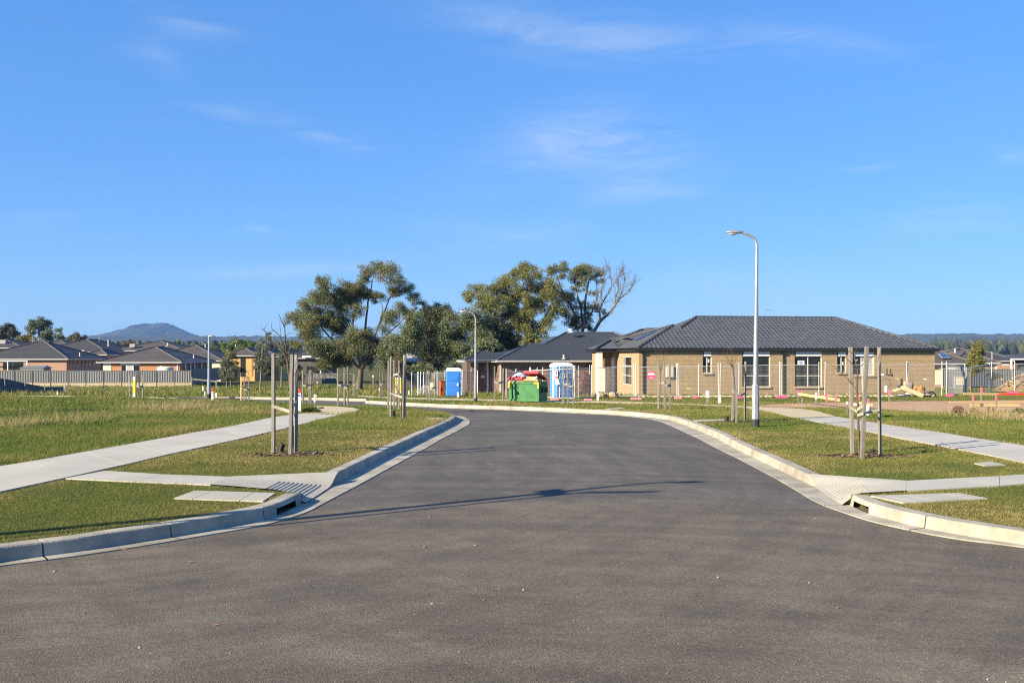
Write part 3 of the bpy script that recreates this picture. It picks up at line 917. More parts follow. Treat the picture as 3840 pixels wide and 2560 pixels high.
def lay_tiles(fr, h, tanp, ze, roof, area, facing, singles):
    """tiles in courses over the parts of the roof that face one way"""
    wo = parent_origin(roof)
    u0, u1, v0, v1 = area
    c = 1 / math.sqrt(1 + tanp**2); g = .315 * c
    if facing == 'front': du, dv = Vector((fr.u.x, fr.u.y, 0)), Vector((fr.v.x, fr.v.y, 0))
    else: du, dv = -Vector((fr.v.x, fr.v.y, 0)), Vector((fr.u.x, fr.u.y, 0))
    up = (dv * c + Vector((0, 0, tanp * c))).normalized(); nn = du.cross(up)
    M = Matrix((du, up, nn)).transposed().to_4x4()
    spots = []
    if facing == 'front':
        rows = int((v1 - v0) / g) + 1; cols = int((u1 - u0) / .30) + 1
        for r in range(rows):
            for q in range(cols):
                spots.append((u0 + .15 + q * .30, v0 + r * g))
    else:
        rows = int((u1 - u0) / g) + 1; cols = int((v1 - v0) / .30) + 1
        for r in range(rows):
            for q in range(cols): spots.append((u0 + r * g, v0 + .15 + q * .30))
    good = []
    for u, v in spots:
        e = .03
        uu, vv = (u, v + g * .5) if facing == 'front' else (u + g * .5, v)
        z = h(uu, vv)
        if z < .02 and False: continue
        gv = (h(uu, vv + e) - h(uu, vv - e)) / (2 * e); gu = (h(uu + e, vv) - h(uu - e, vv)) / (2 * e)
        t, o = (gv, gu) if facing == 'front' else (gu, gv)
        if abs(t - tanp) < .03 and abs(o) < .03 and z > 0:
            z0 = z - tanp * g * .5
            p = fr.w(u, v, ze + z0 - .012)
            good.append((p.xy.length, p))
    good.sort(key=lambda q: q[0])
    me = tile_mesh()
    tv, tf = tile_verts(.30, .34)
    J = MB()
    for i, (_, p) in enumerate(good):
        if i < singles:
            o = link('roof_tile', me, roof); o.matrix_basis = Matrix.Translation(p - wo) @ M
        else:
            J.tone = random.random()
            J.add([p + (M @ Vector(q)) for q in tv], tf)
    if J.v:
        o = J.build('tile_courses', M_TILE, roof, org=wo); o['kind'] = 'stuff'
def ridge_caps(pts, roof, r=.13, seg=.42, m=None):
    wo = parent_origin(roof)
    for a, b in zip(pts, pts[1:]):
        n = max(1, int((b - a).length / seg)); d = (b - a) / n
        side = d.cross(Vector((0, 0, 1))).normalized(); up = side.cross(d).normalized()
        for k in range(n):
            p, q = a + d * k - d.normalized() * .03, a + d * (k + 1) + d.normalized() * .02
            mb = MB(); vs = []
            for e, c, rr in ((0, p, r * 1.14), (1, q, r * .9)):
                for i in range(7):
                    t = math.pi * i / 6
                    vs.append(c + side * (math.cos(t) * rr) + up * (math.sin(t) * rr * .75 - .03))
            fs = [(i, i + 1, i + 8, i + 7) for i in range(6)] + [tuple(range(7))]
            mb.add(vs, fs)
            mb.build('ridge_tile', m or M_RIDGE, roof, org=wo)

# ---- tan brick house on the corner block
H1 = Frame(8.30, 61.0, R(8))
H1Z0, H1WT, H1E = -.92, 2.22, 2.44                       # wall foot, wall top, gutter top
h1 = thing('brick_house', 'new tan brick house with charcoal tiled hip roof behind temporary fencing', 'house', H1.w(0, 0, H1Z0))
L1 = H1.u_at(3505)
def zf(py, px): u = H1.u_at(px); return H1.z_at(py, u)
def op1(x0, x1, ybot): return (H1.u_at(x0), H1.u_at(x1), zf(ybot, (x0 + x1) / 2), H1WT + .02)
W1 = [op1(2635, 2669, 1399), op1(2783, 2888, 1451), op1(2980, 3082, 1451), op1(3139, 3173, 1398), op1(3197, 3278, 1408)]
brick_wall(h1, H1.w(0, 0, 0), H1.u, -H1.v, L1, H1Z0, H1WT, W1, M_BTAN, M_MORT_T, 240, 'front_wall')
for k, (a, b, c, e) in enumerate(W1):
    m = (a + b) / 2
    mull = [m] if k in (0, 2, 3) else ([a + (b - a) * .5] if k == 1 else [a + (b - a) * .42])
    tr = [c + (e - c) * .315] if k in (1, 2) else ()
    window(h1, H1.w(0, 0, 0), H1.u, -H1.v, a, b, c + .01, e - .03, mull, tr, .30, sill=M_BTAN, blind=(lambda p, q, r, t: p > a + (b - a) * .4) if k == 4 else None)
# stickers and tags on the glass
def sticker(px0, px1, py0, py1, parent, mats_, cut=None):
    mb = MB(); u0, u1 = H1.u_at(px0, .1), H1.u_at(px1, .1); z0, z1 = H1.z_at(py1, u0), H1.z_at(py0, u0)
    mb.box(H1.w((u0 + u1) / 2, .088, (z0 + z1) / 2), (u1 - u0, .006, z1 - z0), (H1.w(1, 0, 0) - H1.w(0, 0, 0), H1.w(0, 1, 0) - H1.w(0, 0, 0), (0, 0, 1)))
    if cut:
        mb.cur = 1
        for i in range(4):
            w = (.62, .74, .5, .3)[i]
            if i == 3: mb.cur = 2
            mb.box(H1.w((u0 + u1) / 2, .083, z1 - (z1 - z0) * (.22 + .17 * i)), ((u1 - u0) * w, .004, (z1 - z0) * .10), (H1.w(1, 0, 0) - H1.w(0, 0, 0), H1.w(0, 1, 0) - H1.w(0, 0, 0), (0, 0, 1)))
    return mb.build('window_sticker', mats_, parent)
sticker(2991, 3016, 1352, 1369, h1, [M_WHITE, M_BLUE, M_RED], True)
sticker(2652, 2659, 1346, 1359, h1, [M_WHITE])
sticker(3156, 3162, 1356, 1368, h1, [M_WHITE])
# west wall with the tall three-light window
v0w, v1w = 1.85, 4.2
LW = 6.0
brick_wall(h1, H1.w(0, LW, 0), -H1.v, -H1.u, LW, H1Z0, H1WT, [(LW - v1w, LW - v0w, -.06, 1.88)], M_BTAN, M_MORT_T, 60, 'west_wall')
window(h1, H1.w(0, LW, 0), -H1.v, -H1.u, LW - v1w, LW - v0w, -.05, 1.87, [LW - v1w + .5], [.58, 1.25], depth=.07)
# porch: rendered pier, brick pillar, door; garage return
mb = MB(); mb.box(H1.w(-1.42, 5.3, (H1Z0 + H1WT) / 2), (.36, .6, H1WT - H1Z0), (H1.w(1, 0, 0) - H1.w(0, 0, 0), H1.w(0, 1, 0) - H1.w(0, 0, 0), (0, 0, 1)))
mb.build('porch_pier', M_REND, h1)
brick_wall(h1, H1.w(-.92, 6.0, 0), H1.u, -H1.v, .56, 1.02, H1WT, [], M_BDARK, M_MORT_D, 0, 'porch_pillar')
mb = MB(); mb.box(H1.w(-.64, 6.12, (H1Z0 + 1.02) / 2), (.56, .24, 1.02 - H1Z0), (H1.w(1, 0, 0) - H1.w(0, 0, 0), H1.w(0, 1, 0) - H1.w(0, 0, 0), (0, 0, 1))); mb.build('pillar_base', M_REND, h1)
mb = MB(); mb.box(H1.w(-.18, 6.1, .55), (.30, .06, 2.5), (H1.w(1, 0, 0) - H1.w(0, 0, 0), H1.w(0, 1, 0) - H1.w(0, 0, 0), (0, 0, 1))); mb.build('side_door', M_WHITE, h1)
brick_wall(h1, H1.w(-.9, 9.7, 0), -H1.v, -H1.u, 2.5, H1Z0, H1WT, [], M_BTAN, M_MORT_T, 0, 'garage_wall')
brick_wall(h1, H1.w(-.9, 7.2, 0), H1.u, -H1.v, .9, H1Z0, H1WT, [], M_BTAN, M_MORT_T, 0, 'garage_return')
mb = MB()
for a, b in (((0, 6), (-.0, 7.2)), ((L1, 0), (L1, 9.6)), ((L1, 9.6), (-.9, 9.7))):
    p, q = H1.w(*a, 0), H1.w(*b, 0)
    mb.quad(Vector((p.x, p.y, H1Z0)), Vector((q.x, q.y, H1Z0)), Vector((q.x, q.y, H1WT)), Vector((p.x, p.y, H1WT)))
mb.quad(H1.w(-.9, 7.2, H1WT - .01), H1.w(-.9, 9.7, H1WT - .01), H1.w(L1, 9.6, H1WT - .01), H1.w(L1, 0, H1WT - .01))
mb.add([H1.w(0, 0, H1WT - .01), H1.w(0, 7.2, H1WT - .01), H1.w(L1, 0, H1WT - .01)], [(0, 1, 2)])
mb.build('rear_wall', M_MORT_T, h1)
# roof: main hip, corner hip, porch hip and the garage slope behind
TP = math.tan(R(24.5)); OV = .16
RECT1 = [(.60, L1 + OV, -OV, 9.7), (-OV, 6.85, -OV, 6.85), (-1.75, 3.0, 5.0, 7.9), (-1.05, 12, 5.6, 10.1, 1.5)]
roof1, hf1 = roof_mesh(H1, RECT1, TP, H1E, h1, M_TILE)
lay_tiles(H1, hf1, TP, H1E, roof1, (-OV, L1 + OV, -OV, 6.0), 'front', 260)
lay_tiles(H1, hf1, TP, H1E, roof1, (-OV, 6.0, -OV, 9.5), 'left', 40)
def rp(u, v): return H1.w(u, v, H1E + hf1(u, v) + .035)
hw = (9.7 + OV) / 2
apl, apr = (.60 + hw, hw - OV), (L1 + OV - hw, hw - OV)
wap = ((6.85 - OV) / 2, (6.85 - OV) / 2)
x_meet = (6.85 + .60) / 2                                 # where the corner hip dies into the main one
ridge_caps([rp(-OV + .02, -OV + .02), rp(*wap)], roof1)
ridge_caps([rp(*wap), rp(x_meet, 6.85 - x_meet)], roof1)
ridge_caps([rp(x_meet, x_meet - .60 - OV), rp(*apl)], roof1)
ridge_caps([rp(*apl), rp(*apr)], roof1)
ridge_caps([rp(*apr), rp(L1 + OV - .02, -OV + .02)], roof1)
ridge_caps([rp(-1.73, 5.02), rp(-.3, 6.45)], roof1); ridge_caps([rp(-.3, 6.45), rp(1.25, 6.45)], roof1)
ridge_caps([rp(-1.0, 10.05), rp(3.55, 5.55)], roof1); ridge_caps([rp(-.1, 6.8), rp(*wap)], roof1)
# gutters, downpipes, flues, aerial, skylight
def gutter(fr, pts, z0, z1, parent, m, w=.12, name='gutter'):
    mb = MB()
    for (a, b) in zip(pts, pts[1:]):
        p, q = fr.w(*a, 0), fr.w(*b, 0)
        mb.extrude_profile(p + Vector((0, 0, z0)), q + Vector((0, 0, z0)), [(-.02, 0), (w * .8, 0), (w, (z1 - z0) * .4), (w, z1 - z0), (-.02, z1 - z0)])
    return mb.build(name, m, parent)
gutter(H1, [(-OV, -OV), (L1 + OV, -OV)], H1WT, H1E, h1, M_GUTD)
gutter(H1, [(-OV, 5.0), (-OV, -OV)], H1WT, H1E, h1, M_GUTD)
gutter(H1, [(-1.75, 5.0), (0, 5.0)], H1WT, H1E, h1, M_GUTD)
gutter(H1, [(-1.75, 7.9), (-1.75, 5.0)], H1WT, H1E, h1, M_GUTD)
gutter(H1, [(-1.05, 10.1), (-1.05, 7.9)], H1WT, H1E, h1, M_GUTD)
gutter(H1, [(L1 + OV, -OV), (L1 + OV, 9.7)], H1WT, H1E, h1, M_GUTD)
for px in (2413, 2938, 3186):
    u = H1.u_at(px); mb = MB(); mb.box(H1.w(u, -.055, (H1WT + H1Z0) / 2 + .1), (.12, .07, H1WT - H1Z0 - .2), (H1.w(1, 0, 0) - H1.w(0, 0, 0), H1.w(0, 1, 0) - H1.w(0, 0, 0), (0, 0, 1)))
    mb.box(H1.w(u, -.12, H1WT - .06), (.19, .14, .22), (H1.w(1, 0, 0) - H1.w(0, 0, 0), H1.w(0, 1, 0) - H1.w(0, 0, 0), (0, 0, 1)))
    mb.tube([H1.w(u, -.09, H1Z0 + .25), H1.w(u, -.16, H1Z0 + .1), H1.w(u, -.3, H1Z0 + .05)], .06, 6)
    mb.build('downpipe', M_GUTD, h1)
for px in (2400, 2224):
    pass
def flue(px, py0, py1, Y, parent, cap=False, r=.045, m=None):
    a, b = P(px, py1, Y), P(px, py0, Y)
    mb = MB(); mb.tube([a, b], r, 8)
    mb.tube([a - Vector((0, 0, .0)), a + Vector((0, 0, .05))], [r * 3, r * 1.2], 8)
    if cap: mb.tube([b, b + Vector((0, 0, .03)), b + Vector((0, 0, .12))], [r * 1.1, r * 2.2, r * 2.0], 8)
    return mb.build('flue_pipe', m or M_GALV, parent)
flue(2720, 1262, 1287, 63.4, h1, m=M_WHITE); flue(2976, 1189, 1206, 67.5, h1, True)
mb = MB(); a = P(2896, 1205, 68); t = P(2896, 1162, 68)
mb.tube([a, t], .014, 5)
e0, e1 = P(2867, 1162, 68), P(2901, 1163.5, 68); mb.tube([e0, e1], .012, 5)
for k in range(8):
    q = e0.lerp(e1, .05 + k * .12); mb.tube([q + Vector((0, -.35 + .02 * k, 0)), q + Vector((0, .35 - .02 * k, 0))], .006, 4)
mb.tube([e0 + Vector((0, 0, -.07)), e0 + Vector((0, 0, .09))], .012, 4); mb.tube([e1 + Vector((0, 0, -.08)), e1 + Vector((0, 0, .08))], .012, 4)
mb.build('tv_aerial', M_GALV, h1)
mb = MB(); c = rp(1.6, 4.0)
ul = Vector((H1.u.x, H1.u.y, TP)).normalized(); vl = Vector((H1.v.x, H1.v.y, 0))
mb.box(c + Vector((0, 0, .07)), (1.5, .55, .05), (ul, vl, ul.cross(vl)))
mb.build('solar_panel', mat('solar_blue', (.03, .08, .26), .25, .1, spec=.5), h1)
# meter box, pink builder's sign, wall fittings
mb = MB(); ua, ub = H1.u_at(2495), H1.u_at(2523); za, zb = zf(1414, 2500), zf(1372, 2500)
axh = (H1.w(1, 0, 0) - H1.w(0, 0, 0), H1.w(0, 1, 0) - H1.w(0, 0, 0), Vector((0, 0, 1)))
mb.box(H1.w((ua + ub) / 2, -.11, (za + zb) / 2), (ub - ua, .19, zb - za), axh); mb.box(H1.w((ua + ub) / 2, -.21, (za + zb) / 2), (ub - ua - .06, .02, zb - za - .06), axh)
mb.build('meter_box', mat('beige_metal', (.56, .52, .42), .5, .05), h1)
M_MAG = mat('magenta_print', (.62, .025, .13), .55, .04)
sg = thing('site_sign', 'square pink and white builder sign fixed to the fence before the tan wall', 'sign', P(2441, 1407, 59.2))
def sgp(fx, fz, q=0): 
    a, b = P(2427, 1420.5, 59.2), P(2456.5, 1392.5, 59.2)
    return Vector((a.x + (b.x - a.x) * fx, 59.2 - q, a.z + (b.z - a.z) * fz))
mb = MB(); a, b = sgp(0, 0), sgp(1, 1)
mb.box((a + b) / 2, (b.x - a.x, .02, b.z - a.z)); mb.build('board', M_MAG, sg)
mb = MB(); pts = [sgp(.5 + .46 * math.cos(t), .64 + .15 * math.sin(t), .016) for t in [2 * math.pi * i / 20 for i in range(20)]]
mb.add(pts + [p + Vector((0, .006, 0)) for p in pts], [tuple(range(20))])
for i, x in enumerate((.2, .47, .7)):                    # three white strokes over the oval, two faint lines of small print below
    mb.add([sgp(x - .05, .78, .016), sgp(x + .08, .78, .016), sgp(x + .02, .96, .016)], [(0, 1, 2)])
for z, w in ((.27, .5), (.11, .44)):
    for k in range(7):
        x = .5 - w / 2 + w * k / 6.5
        mb.quad(sgp(x, z - .03, .016), sgp(x + w / 11, z - .03, .016), sgp(x + w / 11, z + .03, .016), sgp(x, z + .03, .016))
mb.build('print', mat('sign_white', (.82, .74, .78), .6, .04), sg)
mb = MB()
for k in range(6): mb.quad(*[sgp(.26 + k * .09 + x, .62 + z, .018) for x, z in ((0, -.06), (.05, -.06), (.05, .07), (0, .07))])
mb.build('print_grey', mat('sign_grey', (.35, .30, .36), .6, .04), sg)
mb = MB()
for px, py, l in ((3326, 1402, .4), (3340, 1399, .3)): mb.tube([P(px, py - l * 55, 62.6), P(px, py, 62.6), P(px + 8, py + 6, 62.6)], .04, 6)
mb.tube([P(3322, 1404, 62.6), P(3348, 1408, 62.6)], .05, 6)
mb.tube([P(3322, 1417, 62.7), P(3336, 1424, 62.6), P(3338, 1448, 62.6), P(3330, 1450, 62.6)], .025, 6)
mb.build('hose_bracket', M_BLACKPL, h1)
mb = MB(); mb.tube([P(3323, 1470, 62.4), P(3323, 1446, 62.4)], .10, 8); mb.box(P(3308, 1404, 62.4), (.16, .1, .12)); mb.box(P(3469, 1421, 62.7), (.14, .1, .08)); mb.build('water_fitting', M_WHITE, h1)
mb = MB(); mb.tube([P(3360, 1418, 62.6), P(3372, 1424, 62.6)], .03, 6); mb.tube([P(2576, 1455, 61), P(2586, 1457, 61)], .04, 6); mb.build('yellow_pipe_stub', M_YELLOW, h1)

# ---- dark brick house with the metal roof, further up the street
H2 = Frame(-.78, 70.0, R(12))
H2Z0, H2WT, H2E = -1.45, 1.42, 1.60
h2 = thing('brick_house', 'dark mottled brick house with charcoal metal roof behind the blue toilets', 'house', H2.w(0, 0, H2Z0))
L2 = 15.5
brick_wall(h2, H2.w(0, 0, 0), H2.u, -H2.v, 8.2, H2Z0, H2WT, [], M_BDARK, M_MORT_D, 240, 'front_wall', cl=.25, ch=.090)
mb = MB()
for a, b in (((8.2, 0), (L2, 0)), ((L2, 0), (L2, 10)), ((L2, 10), (-1.4, 10)), ((-1.4, 10), (-1.4, 4.2))):
    p, q = H2.w(*a, 0), H2.w(*b, 0)
    mb.quad(Vector((p.x, p.y, H2Z0)), Vector((q.x, q.y, H2Z0)), Vector((q.x, q.y, H2WT)), Vector((p.x, p.y, H2WT)))
mb.build('rear_wall', M_BDARK, h2)
H2.zat = lambda py, v=0: HC - (py - HY) / F * (70 + v)
# street side: recessed brick wall with two slim windows, brick porch pillar
brick_wall(h2, H2.w(-1.4, 2.6, 0), H2.u, -H2.v, 1.4, H2Z0, H2WT, [(.60, .76, -1.0, 1.2), (1.16, 1.32, -1.0, 1.2)], M_BDARK, M_MORT_D, 40, 'porch_wall', cl=.25, ch=.090)
window(h2, H2.w(-1.4, 2.6, 0), H2.u, -H2.v, .60, .76, -1.0, 1.2, (), (), 0, .06); window(h2, H2.w(-1.4, 2.6, 0), H2.u, -H2.v, 1.16, 1.32, -1.0, 1.2, (), (), 0, .06)
brick_wall(h2, H2.w(0, 2.6, 0), -H2.v, -H2.u, 2.6, H2Z0, H2WT, [], M_BDARK, M_MORT_D, 0, 'west_wall', cl=.25, ch=.090)
brick_wall(h2, H2.w(-1.98, 1.8, 0), H2.u, -H2.v, .42, H2Z0, H2WT, [], M_BDARK, M_MORT_D, 20, 'porch_pillar', cl=.25, ch=.090)
brick_wall(h2, H2.w(-1.98, 2.2, 0), -H2.v, -H2.u, .42, H2Z0, H2WT, [], M_BDARK, M_MORT_D, 0, 'pillar_side', cl=.25, ch=.090)
mb = MB(); mb.quad(H2.w(-1.98, 2.2, H2Z0), H2.w(-1.56, 2.2, H2Z0), H2.w(-1.56, 2.2, H2WT), H2.w(-1.98, 2.2, H2WT)); mb.quad(H2.w(-1.56, 1.8, H2Z0), H2.w(-1.56, 2.2, H2Z0), H2.w(-1.56, 2.2, H2WT), H2.w(-1.56, 1.8, H2WT))
mb.quad(H2.w(-1.4, 2.6, H2Z0), H2.w(-1.4, 7.6, H2Z0), H2.w(-1.4, 7.6, H2WT), H2.w(-1.4, 2.6, H2WT))
mb.build('pillar_core', M_BDARK, h2)
TP2 = math.tan(R(22.5)); O2 = .45
RECT2 = [(.94, L2 + .4, -O2, 10.35), (-O2, 8.0, -O2, 5.55), (-2.65, 3.0, 1.3, 4.3)]
roof2, hf2 = roof_mesh(H2, RECT2, TP2, H2E, h2, M_SHEET)
def ribs(fr, h, tanp, ze, roof, u0, u1, v0, v1, sp=.105):
    mb = MB(); wo = parent_origin(roof)
    n = int((u1 - u0) / sp)
    for k in range(n):
        u = u0 + k * sp; seg = None; v = v0
        runs = []
        while v < v1:
            e = .02; z = h(u, v)
            ok = z > .0 and abs((h(u, v + e) - h(u, v - e)) / (2 * e) - tanp) < .03 and abs((h(u + e, v) - h(u - e, v)) / (2 * e)) < .03
            if ok: seg = (seg[0], v) if seg else (v, v)
            if (not ok or v + .08 >= v1) and seg:
                if seg[1] - seg[0] > .1: runs.append(seg)
                seg = None
            v += .08
        for a, b in runs:
            za, zb = ze + h(u, a), ze + h(u, b)
            q = [(-.030, 0), (-.012, .030), (.012, .030), (.030, 0)]
            vs = [fr.w(u + x, a, za + y) for x, y in q] + [fr.w(u + x, b, zb + y) for x, y in q]
            mb.add(vs, [(0, 1, 5, 4), (1, 2, 6, 5), (2, 3, 7, 6), (0, 3, 2, 1)])
    o = mb.build('sheet_ribs', M_SHEET, roof, org=wo); o['kind'] = 'stuff'
ribs(H2, hf2, TP2, H2E, roof2, -2.6, 11, -O2, 6)
def hip_bar(pts, roof, r=.09, m=None):
    mb = MB()
    for a, b in zip(pts, pts[1:]): mb.tube([a, b], r, 6)
    mb.build('hip_flashing', m or M_SHEET, roof, org=parent_origin(roof))
def rp2(u, v): return H2.w(u, v, H2E + hf2(u, v))
w2 = 3.0; m2 = 5.4
hip_bar([rp2(-O2, -O2), rp2(-O2 + w2, -O2 + w2), rp2(.94 + 3.0, -O2 + w2)], roof2)
hip_bar([rp2(.94 + 3.0, -O2 + 3.0), rp2(.94 + m2, -O2 + m2), rp2(L2 + .4 - m2, -O2 + m2), rp2(L2 + .35, -O2 + .05)], roof2)
hip_bar([rp2(-2.6, 1.35), rp2(-1.15, 2.8), rp2(-.2, 2.8)], roof2)
gutter(H2, [(-O2, -O2), (L2 + .4, -O2)], H2WT + .02, H2E, h2, M_GUTL); gutter(H2, [(-O2, 1.3), (-O2, -O2)], H2WT + .02, H2E, h2, M_GUTL)
gutter(H2, [(-2.65, 1.3), (-O2, 1.3)], H2WT + .02, H2E, h2, M_GUTL); gutter(H2, [(-2.65, 4.3), (-2.65, 1.3)], H2WT + .02, H2E, h2, M_GUTL)
mb = MB()
mb.quad(H2.w(-O2, -O2, H2WT + .03), H2.w(L2, -O2, H2WT + .03), H2.w(L2, .2, H2WT + .03), H2.w(-O2, .2, H2WT + .03))
mb.quad(H2.w(-2.6, 1.3, H2WT + .03), H2.w(-.1, 1.3, H2WT + .03), H2.w(-.1, 4.3, H2WT + .03), H2.w(-2.6, 4.3, H2WT + .03))
mb.build('eave_soffit', M_REND, h2)
for u, v, m in ((-.12, -.1, M_GUTL), (-1.42, 2.5, M_WHITE), (-.6, 2.5, M_WHITE)):
    mb = MB(); mb.box(H2.w(u, v, (H2Z0 + H2WT) / 2 + .05), (.12, .08, H2WT - H2Z0 - .1)); mb.build('downpipe', m, h2)
flue(2140, 1238, 1247, 75, h2, True, .1, M_WHITE); flue(2114, 1330, 1345, 70.6, h2, False, .06, M_WHITE)
mb = MB(); mb.box(P(1810, 1412, 71.9), (.28, .02, .2)); mb.build('house_number_plate', M_WHITE, h2)
# ------------------------------------------------------------------ far hills
def hill(name, prof, y, depth, mt, base_py=1345, rough=1.5, seed=1, steps=260):
    """ridge whose crest follows the given skyline (photo px at distance y), with real slopes falling to both sides"""
    r = np.random.default_rng(seed)
    xs = np.linspace(prof[0][0], prof[-1][0], steps)
    ys = np.interp(xs, [p[0] for p in prof], [p[1] for p in prof])
    k = np.ones(9) / 9
    ys = np.convolve(np.pad(ys, 4, 'edge'), k, 'valid')
    zc = HC - (ys - HY) / F * y
    z0 = zg(y) - 2
    rows = []
    D = [(-1, 0), (-.82, .16), (-.66, .36), (-.5, .55), (-.36, .68), (-.22, .80), (-.1, .90), (0, 1), (.3, .8), (.7, .3), (1, 0)]
    ph = r.uniform(0, 9, 6)
    V = []
    for j, (q, f) in enumerate(D):
        for i, x in enumerate(xs):
            X = (x - CX) / F * y
            fold = sum(math.sin(X / y * w + p + q * 2.3) for w, p in zip((30, 47, 78, 120, 190, 260), ph)) * .035 * (1 - abs(q)) * (f < 1)
            V.append((X, y + q * depth, z0 + (zc[i] - z0) * max(0, min(1.0, f + fold)) + (r.normal() * rough * (.4 + .6 * f) if f > 0 else 0)))
    n = steps
    Fc = [(j * n + i, j * n + i + 1, (j + 1) * n + i + 1, (j + 1) * n + i) for j in range(len(D) - 1) for i in range(n - 1)]
    o = link(name, np_mesh(name, V, Fc, mt))
    return tag(o, kind='structure')
M_HILL = mat('forested_hill', (.045, .052, .032), .95, .3, .012, .0, fine=.5, fscale=.06)
M_HILL2 = mat('forested_mount', (.040, .045, .034), .95, .3, .008, .0, fine=.5, fscale=.05)
mount = hill('mountain', [(150, 1275), (250, 1267), (352, 1259), (420, 1244), (490, 1228), (540, 1219), (575, 1213), (600, 1209), (618, 1209.5), (640, 1216), (680, 1234), (712, 1248), (742, 1259), (800, 1266), (900, 1280)], 4200, 700, M_HILL2, seed=3, rough=1.6)
hill('hills', [(-500, 1268), (0, 1264), (280, 1262), (500, 1261), (700, 1260), (1000, 1260.5), (1200, 1263), (1600, 1262), (2200, 1262), (2340, 1256), (2420, 1258), (2800, 1262), (3300, 1258), (3400, 1254), (3460, 1252), (3560, 1250.5), (3660, 1251), (3720, 1254), (3840, 1251), (4000, 1250), (4400, 1256)], 3000, 900, M_HILL, seed=5, rough=1.6, steps=420)
hill('low_rise', [(-500, 1300), (200, 1296), (700, 1292), (1200, 1290), (1700, 1292), (2400, 1294), (3300, 1300), (3600, 1292), (3840, 1286), (4300, 1290)], 1500, 500, M_HILL, seed=8, rough=1.0, steps=420)
# treetops along the crests and the plain: one mass far away
def far_wood(name, spans, seed, mt):
    r = np.random.default_rng(seed)
    V, Fc, T = [], [], []
    for x0, x1, py, y, n, hm in spans:
        for _ in range(n):
            yy = y * r.uniform(.97, 1.03); x = r.uniform(x0, x1)
            p = P(x, py(x) if callable(py) else py, yy); h = hm * r.uniform(.6, 1.3); w = h * r.uniform(.35, .6); b = len(V); t = r.random()
            m = 5
            V += [(p.x + w * math.cos(k * 6.283 / m) * s, p.y + w * math.sin(k * 6.283 / m) * s, p.z + z * h) for z, s in ((-.4, .5), (.25, 1), (.7, .75), (1, .15)) for k in range(m)]
            T += [t] * (4 * m)
            Fc += [(b + q * m + k, b + q * m + (k + 1) % m, b + (q + 1) * m + (k + 1) % m, b + (q + 1) * m + k) for q in range(3) for k in range(m)]
    o = link(name, np_mesh(name, V, Fc, mt, T)); return tag(o, kind='stuff')
M_FARWOOD = mat('far_wood', (.050, .056, .026), .95, .2, .05, tone=.45)
far_wood('far_wood', [(-100, 1200, 1304, 1100, 340, 7), (-100, 1300, 1312, 700, 160, 6), (3480, 3960, 1316, 900, 130, 7), (3500, 3960, 1300, 1300, 130, 8), (3500, 3960, 1288, 1700, 90, 9), (2150, 2480, 1300, 1200, 60, 9)], 4, M_FARWOOD)
# tiny pale buildings on the right-hand slope
for px, py, w, nm in ((3756, 1298, 8, 'leftmost, standing a little lower'), (3790, 1294, 7, 'second from left'), (3803, 1295, 10, 'the widest, third from left'), (3822, 1292, 8, 'rightmost')):
    t = thing('far_house', 'tiny pale house on the far right forested slope, ' + nm, 'house', P(px, py + 2, 1560), 'pale houses on the far slope')
    c = P(px, py, 1560); k = 1560 / F
    mb = MB(); mb.box(c, (w * k, 5, 3 * k)); mb.build('wall', M_WHITE, t)
    mb = MB(); a = c + Vector((0, 0, 1.5 * k)); hw = w * k / 2 + .4
    mb.add([a + Vector((-hw, -3, 0)), a + Vector((hw, -3, 0)), a + Vector((hw, 3, 0)), a + Vector((-hw, 3, 0)), a + Vector((-hw * .6, 0, 1.6 * k)), a + Vector((hw * .6, 0, 1.6 * k))], [(0, 1, 5, 4), (2, 3, 4, 5), (1, 2, 5), (3, 0, 4)]); mb.build('roof', M_BTAN, t)

# ------------------------------------------------------------------ houses in the distance
M_ORANGE = mat('orange_brick', (.45, .22, .115), .9, .10, 5, .15, fine=.1, fscale=14)
M_REDBR = mat('pale_red_brick', (.40, .25, .18), .9, .12, 5, .15, fine=.12, fscale=14)
M_GOLD = mat('golden_render', (.58, .36, .13), .85, .08, 4)
M_GREYBR = mat('charcoal_brick', (.09, .085, .085), .9, .1, 4)
M_CREAM = mat('cream_paint', (.70, .62, .46), .7, .05)
M_ROOFD = mat('dark_tile_roof', (.060, .058, .060), .65, .12, .9, .2, 14, fine=.10, fscale=9)
M_ROOFD2 = mat('dark_brown_tile_roof', (.090, .080, .078), .65, .12, .9, .2, 14, fine=.10, fscale=9)
def roof_courses(mb, a, b, c, d, n, lift=.035):
    """stepped tile courses over one roof plane a-b (eave) d-c (ridge)"""
    for k in range(n):
        t0, t1 = k / n, (k + 1) / n
        p0, p1 = a.lerp(d, t0), b.lerp(c, t0); q0, q1 = a.lerp(d, t1), b.lerp(c, t1)
        nn = (b - a).cross(d - a).normalized()
        if nn.z < 0: nn = -nn
        up = nn * lift
        mb.add([p0 + up, p1 + up, q1, q0, p0, p1], [(0, 1, 2, 3), (4, 5, 1, 0)])
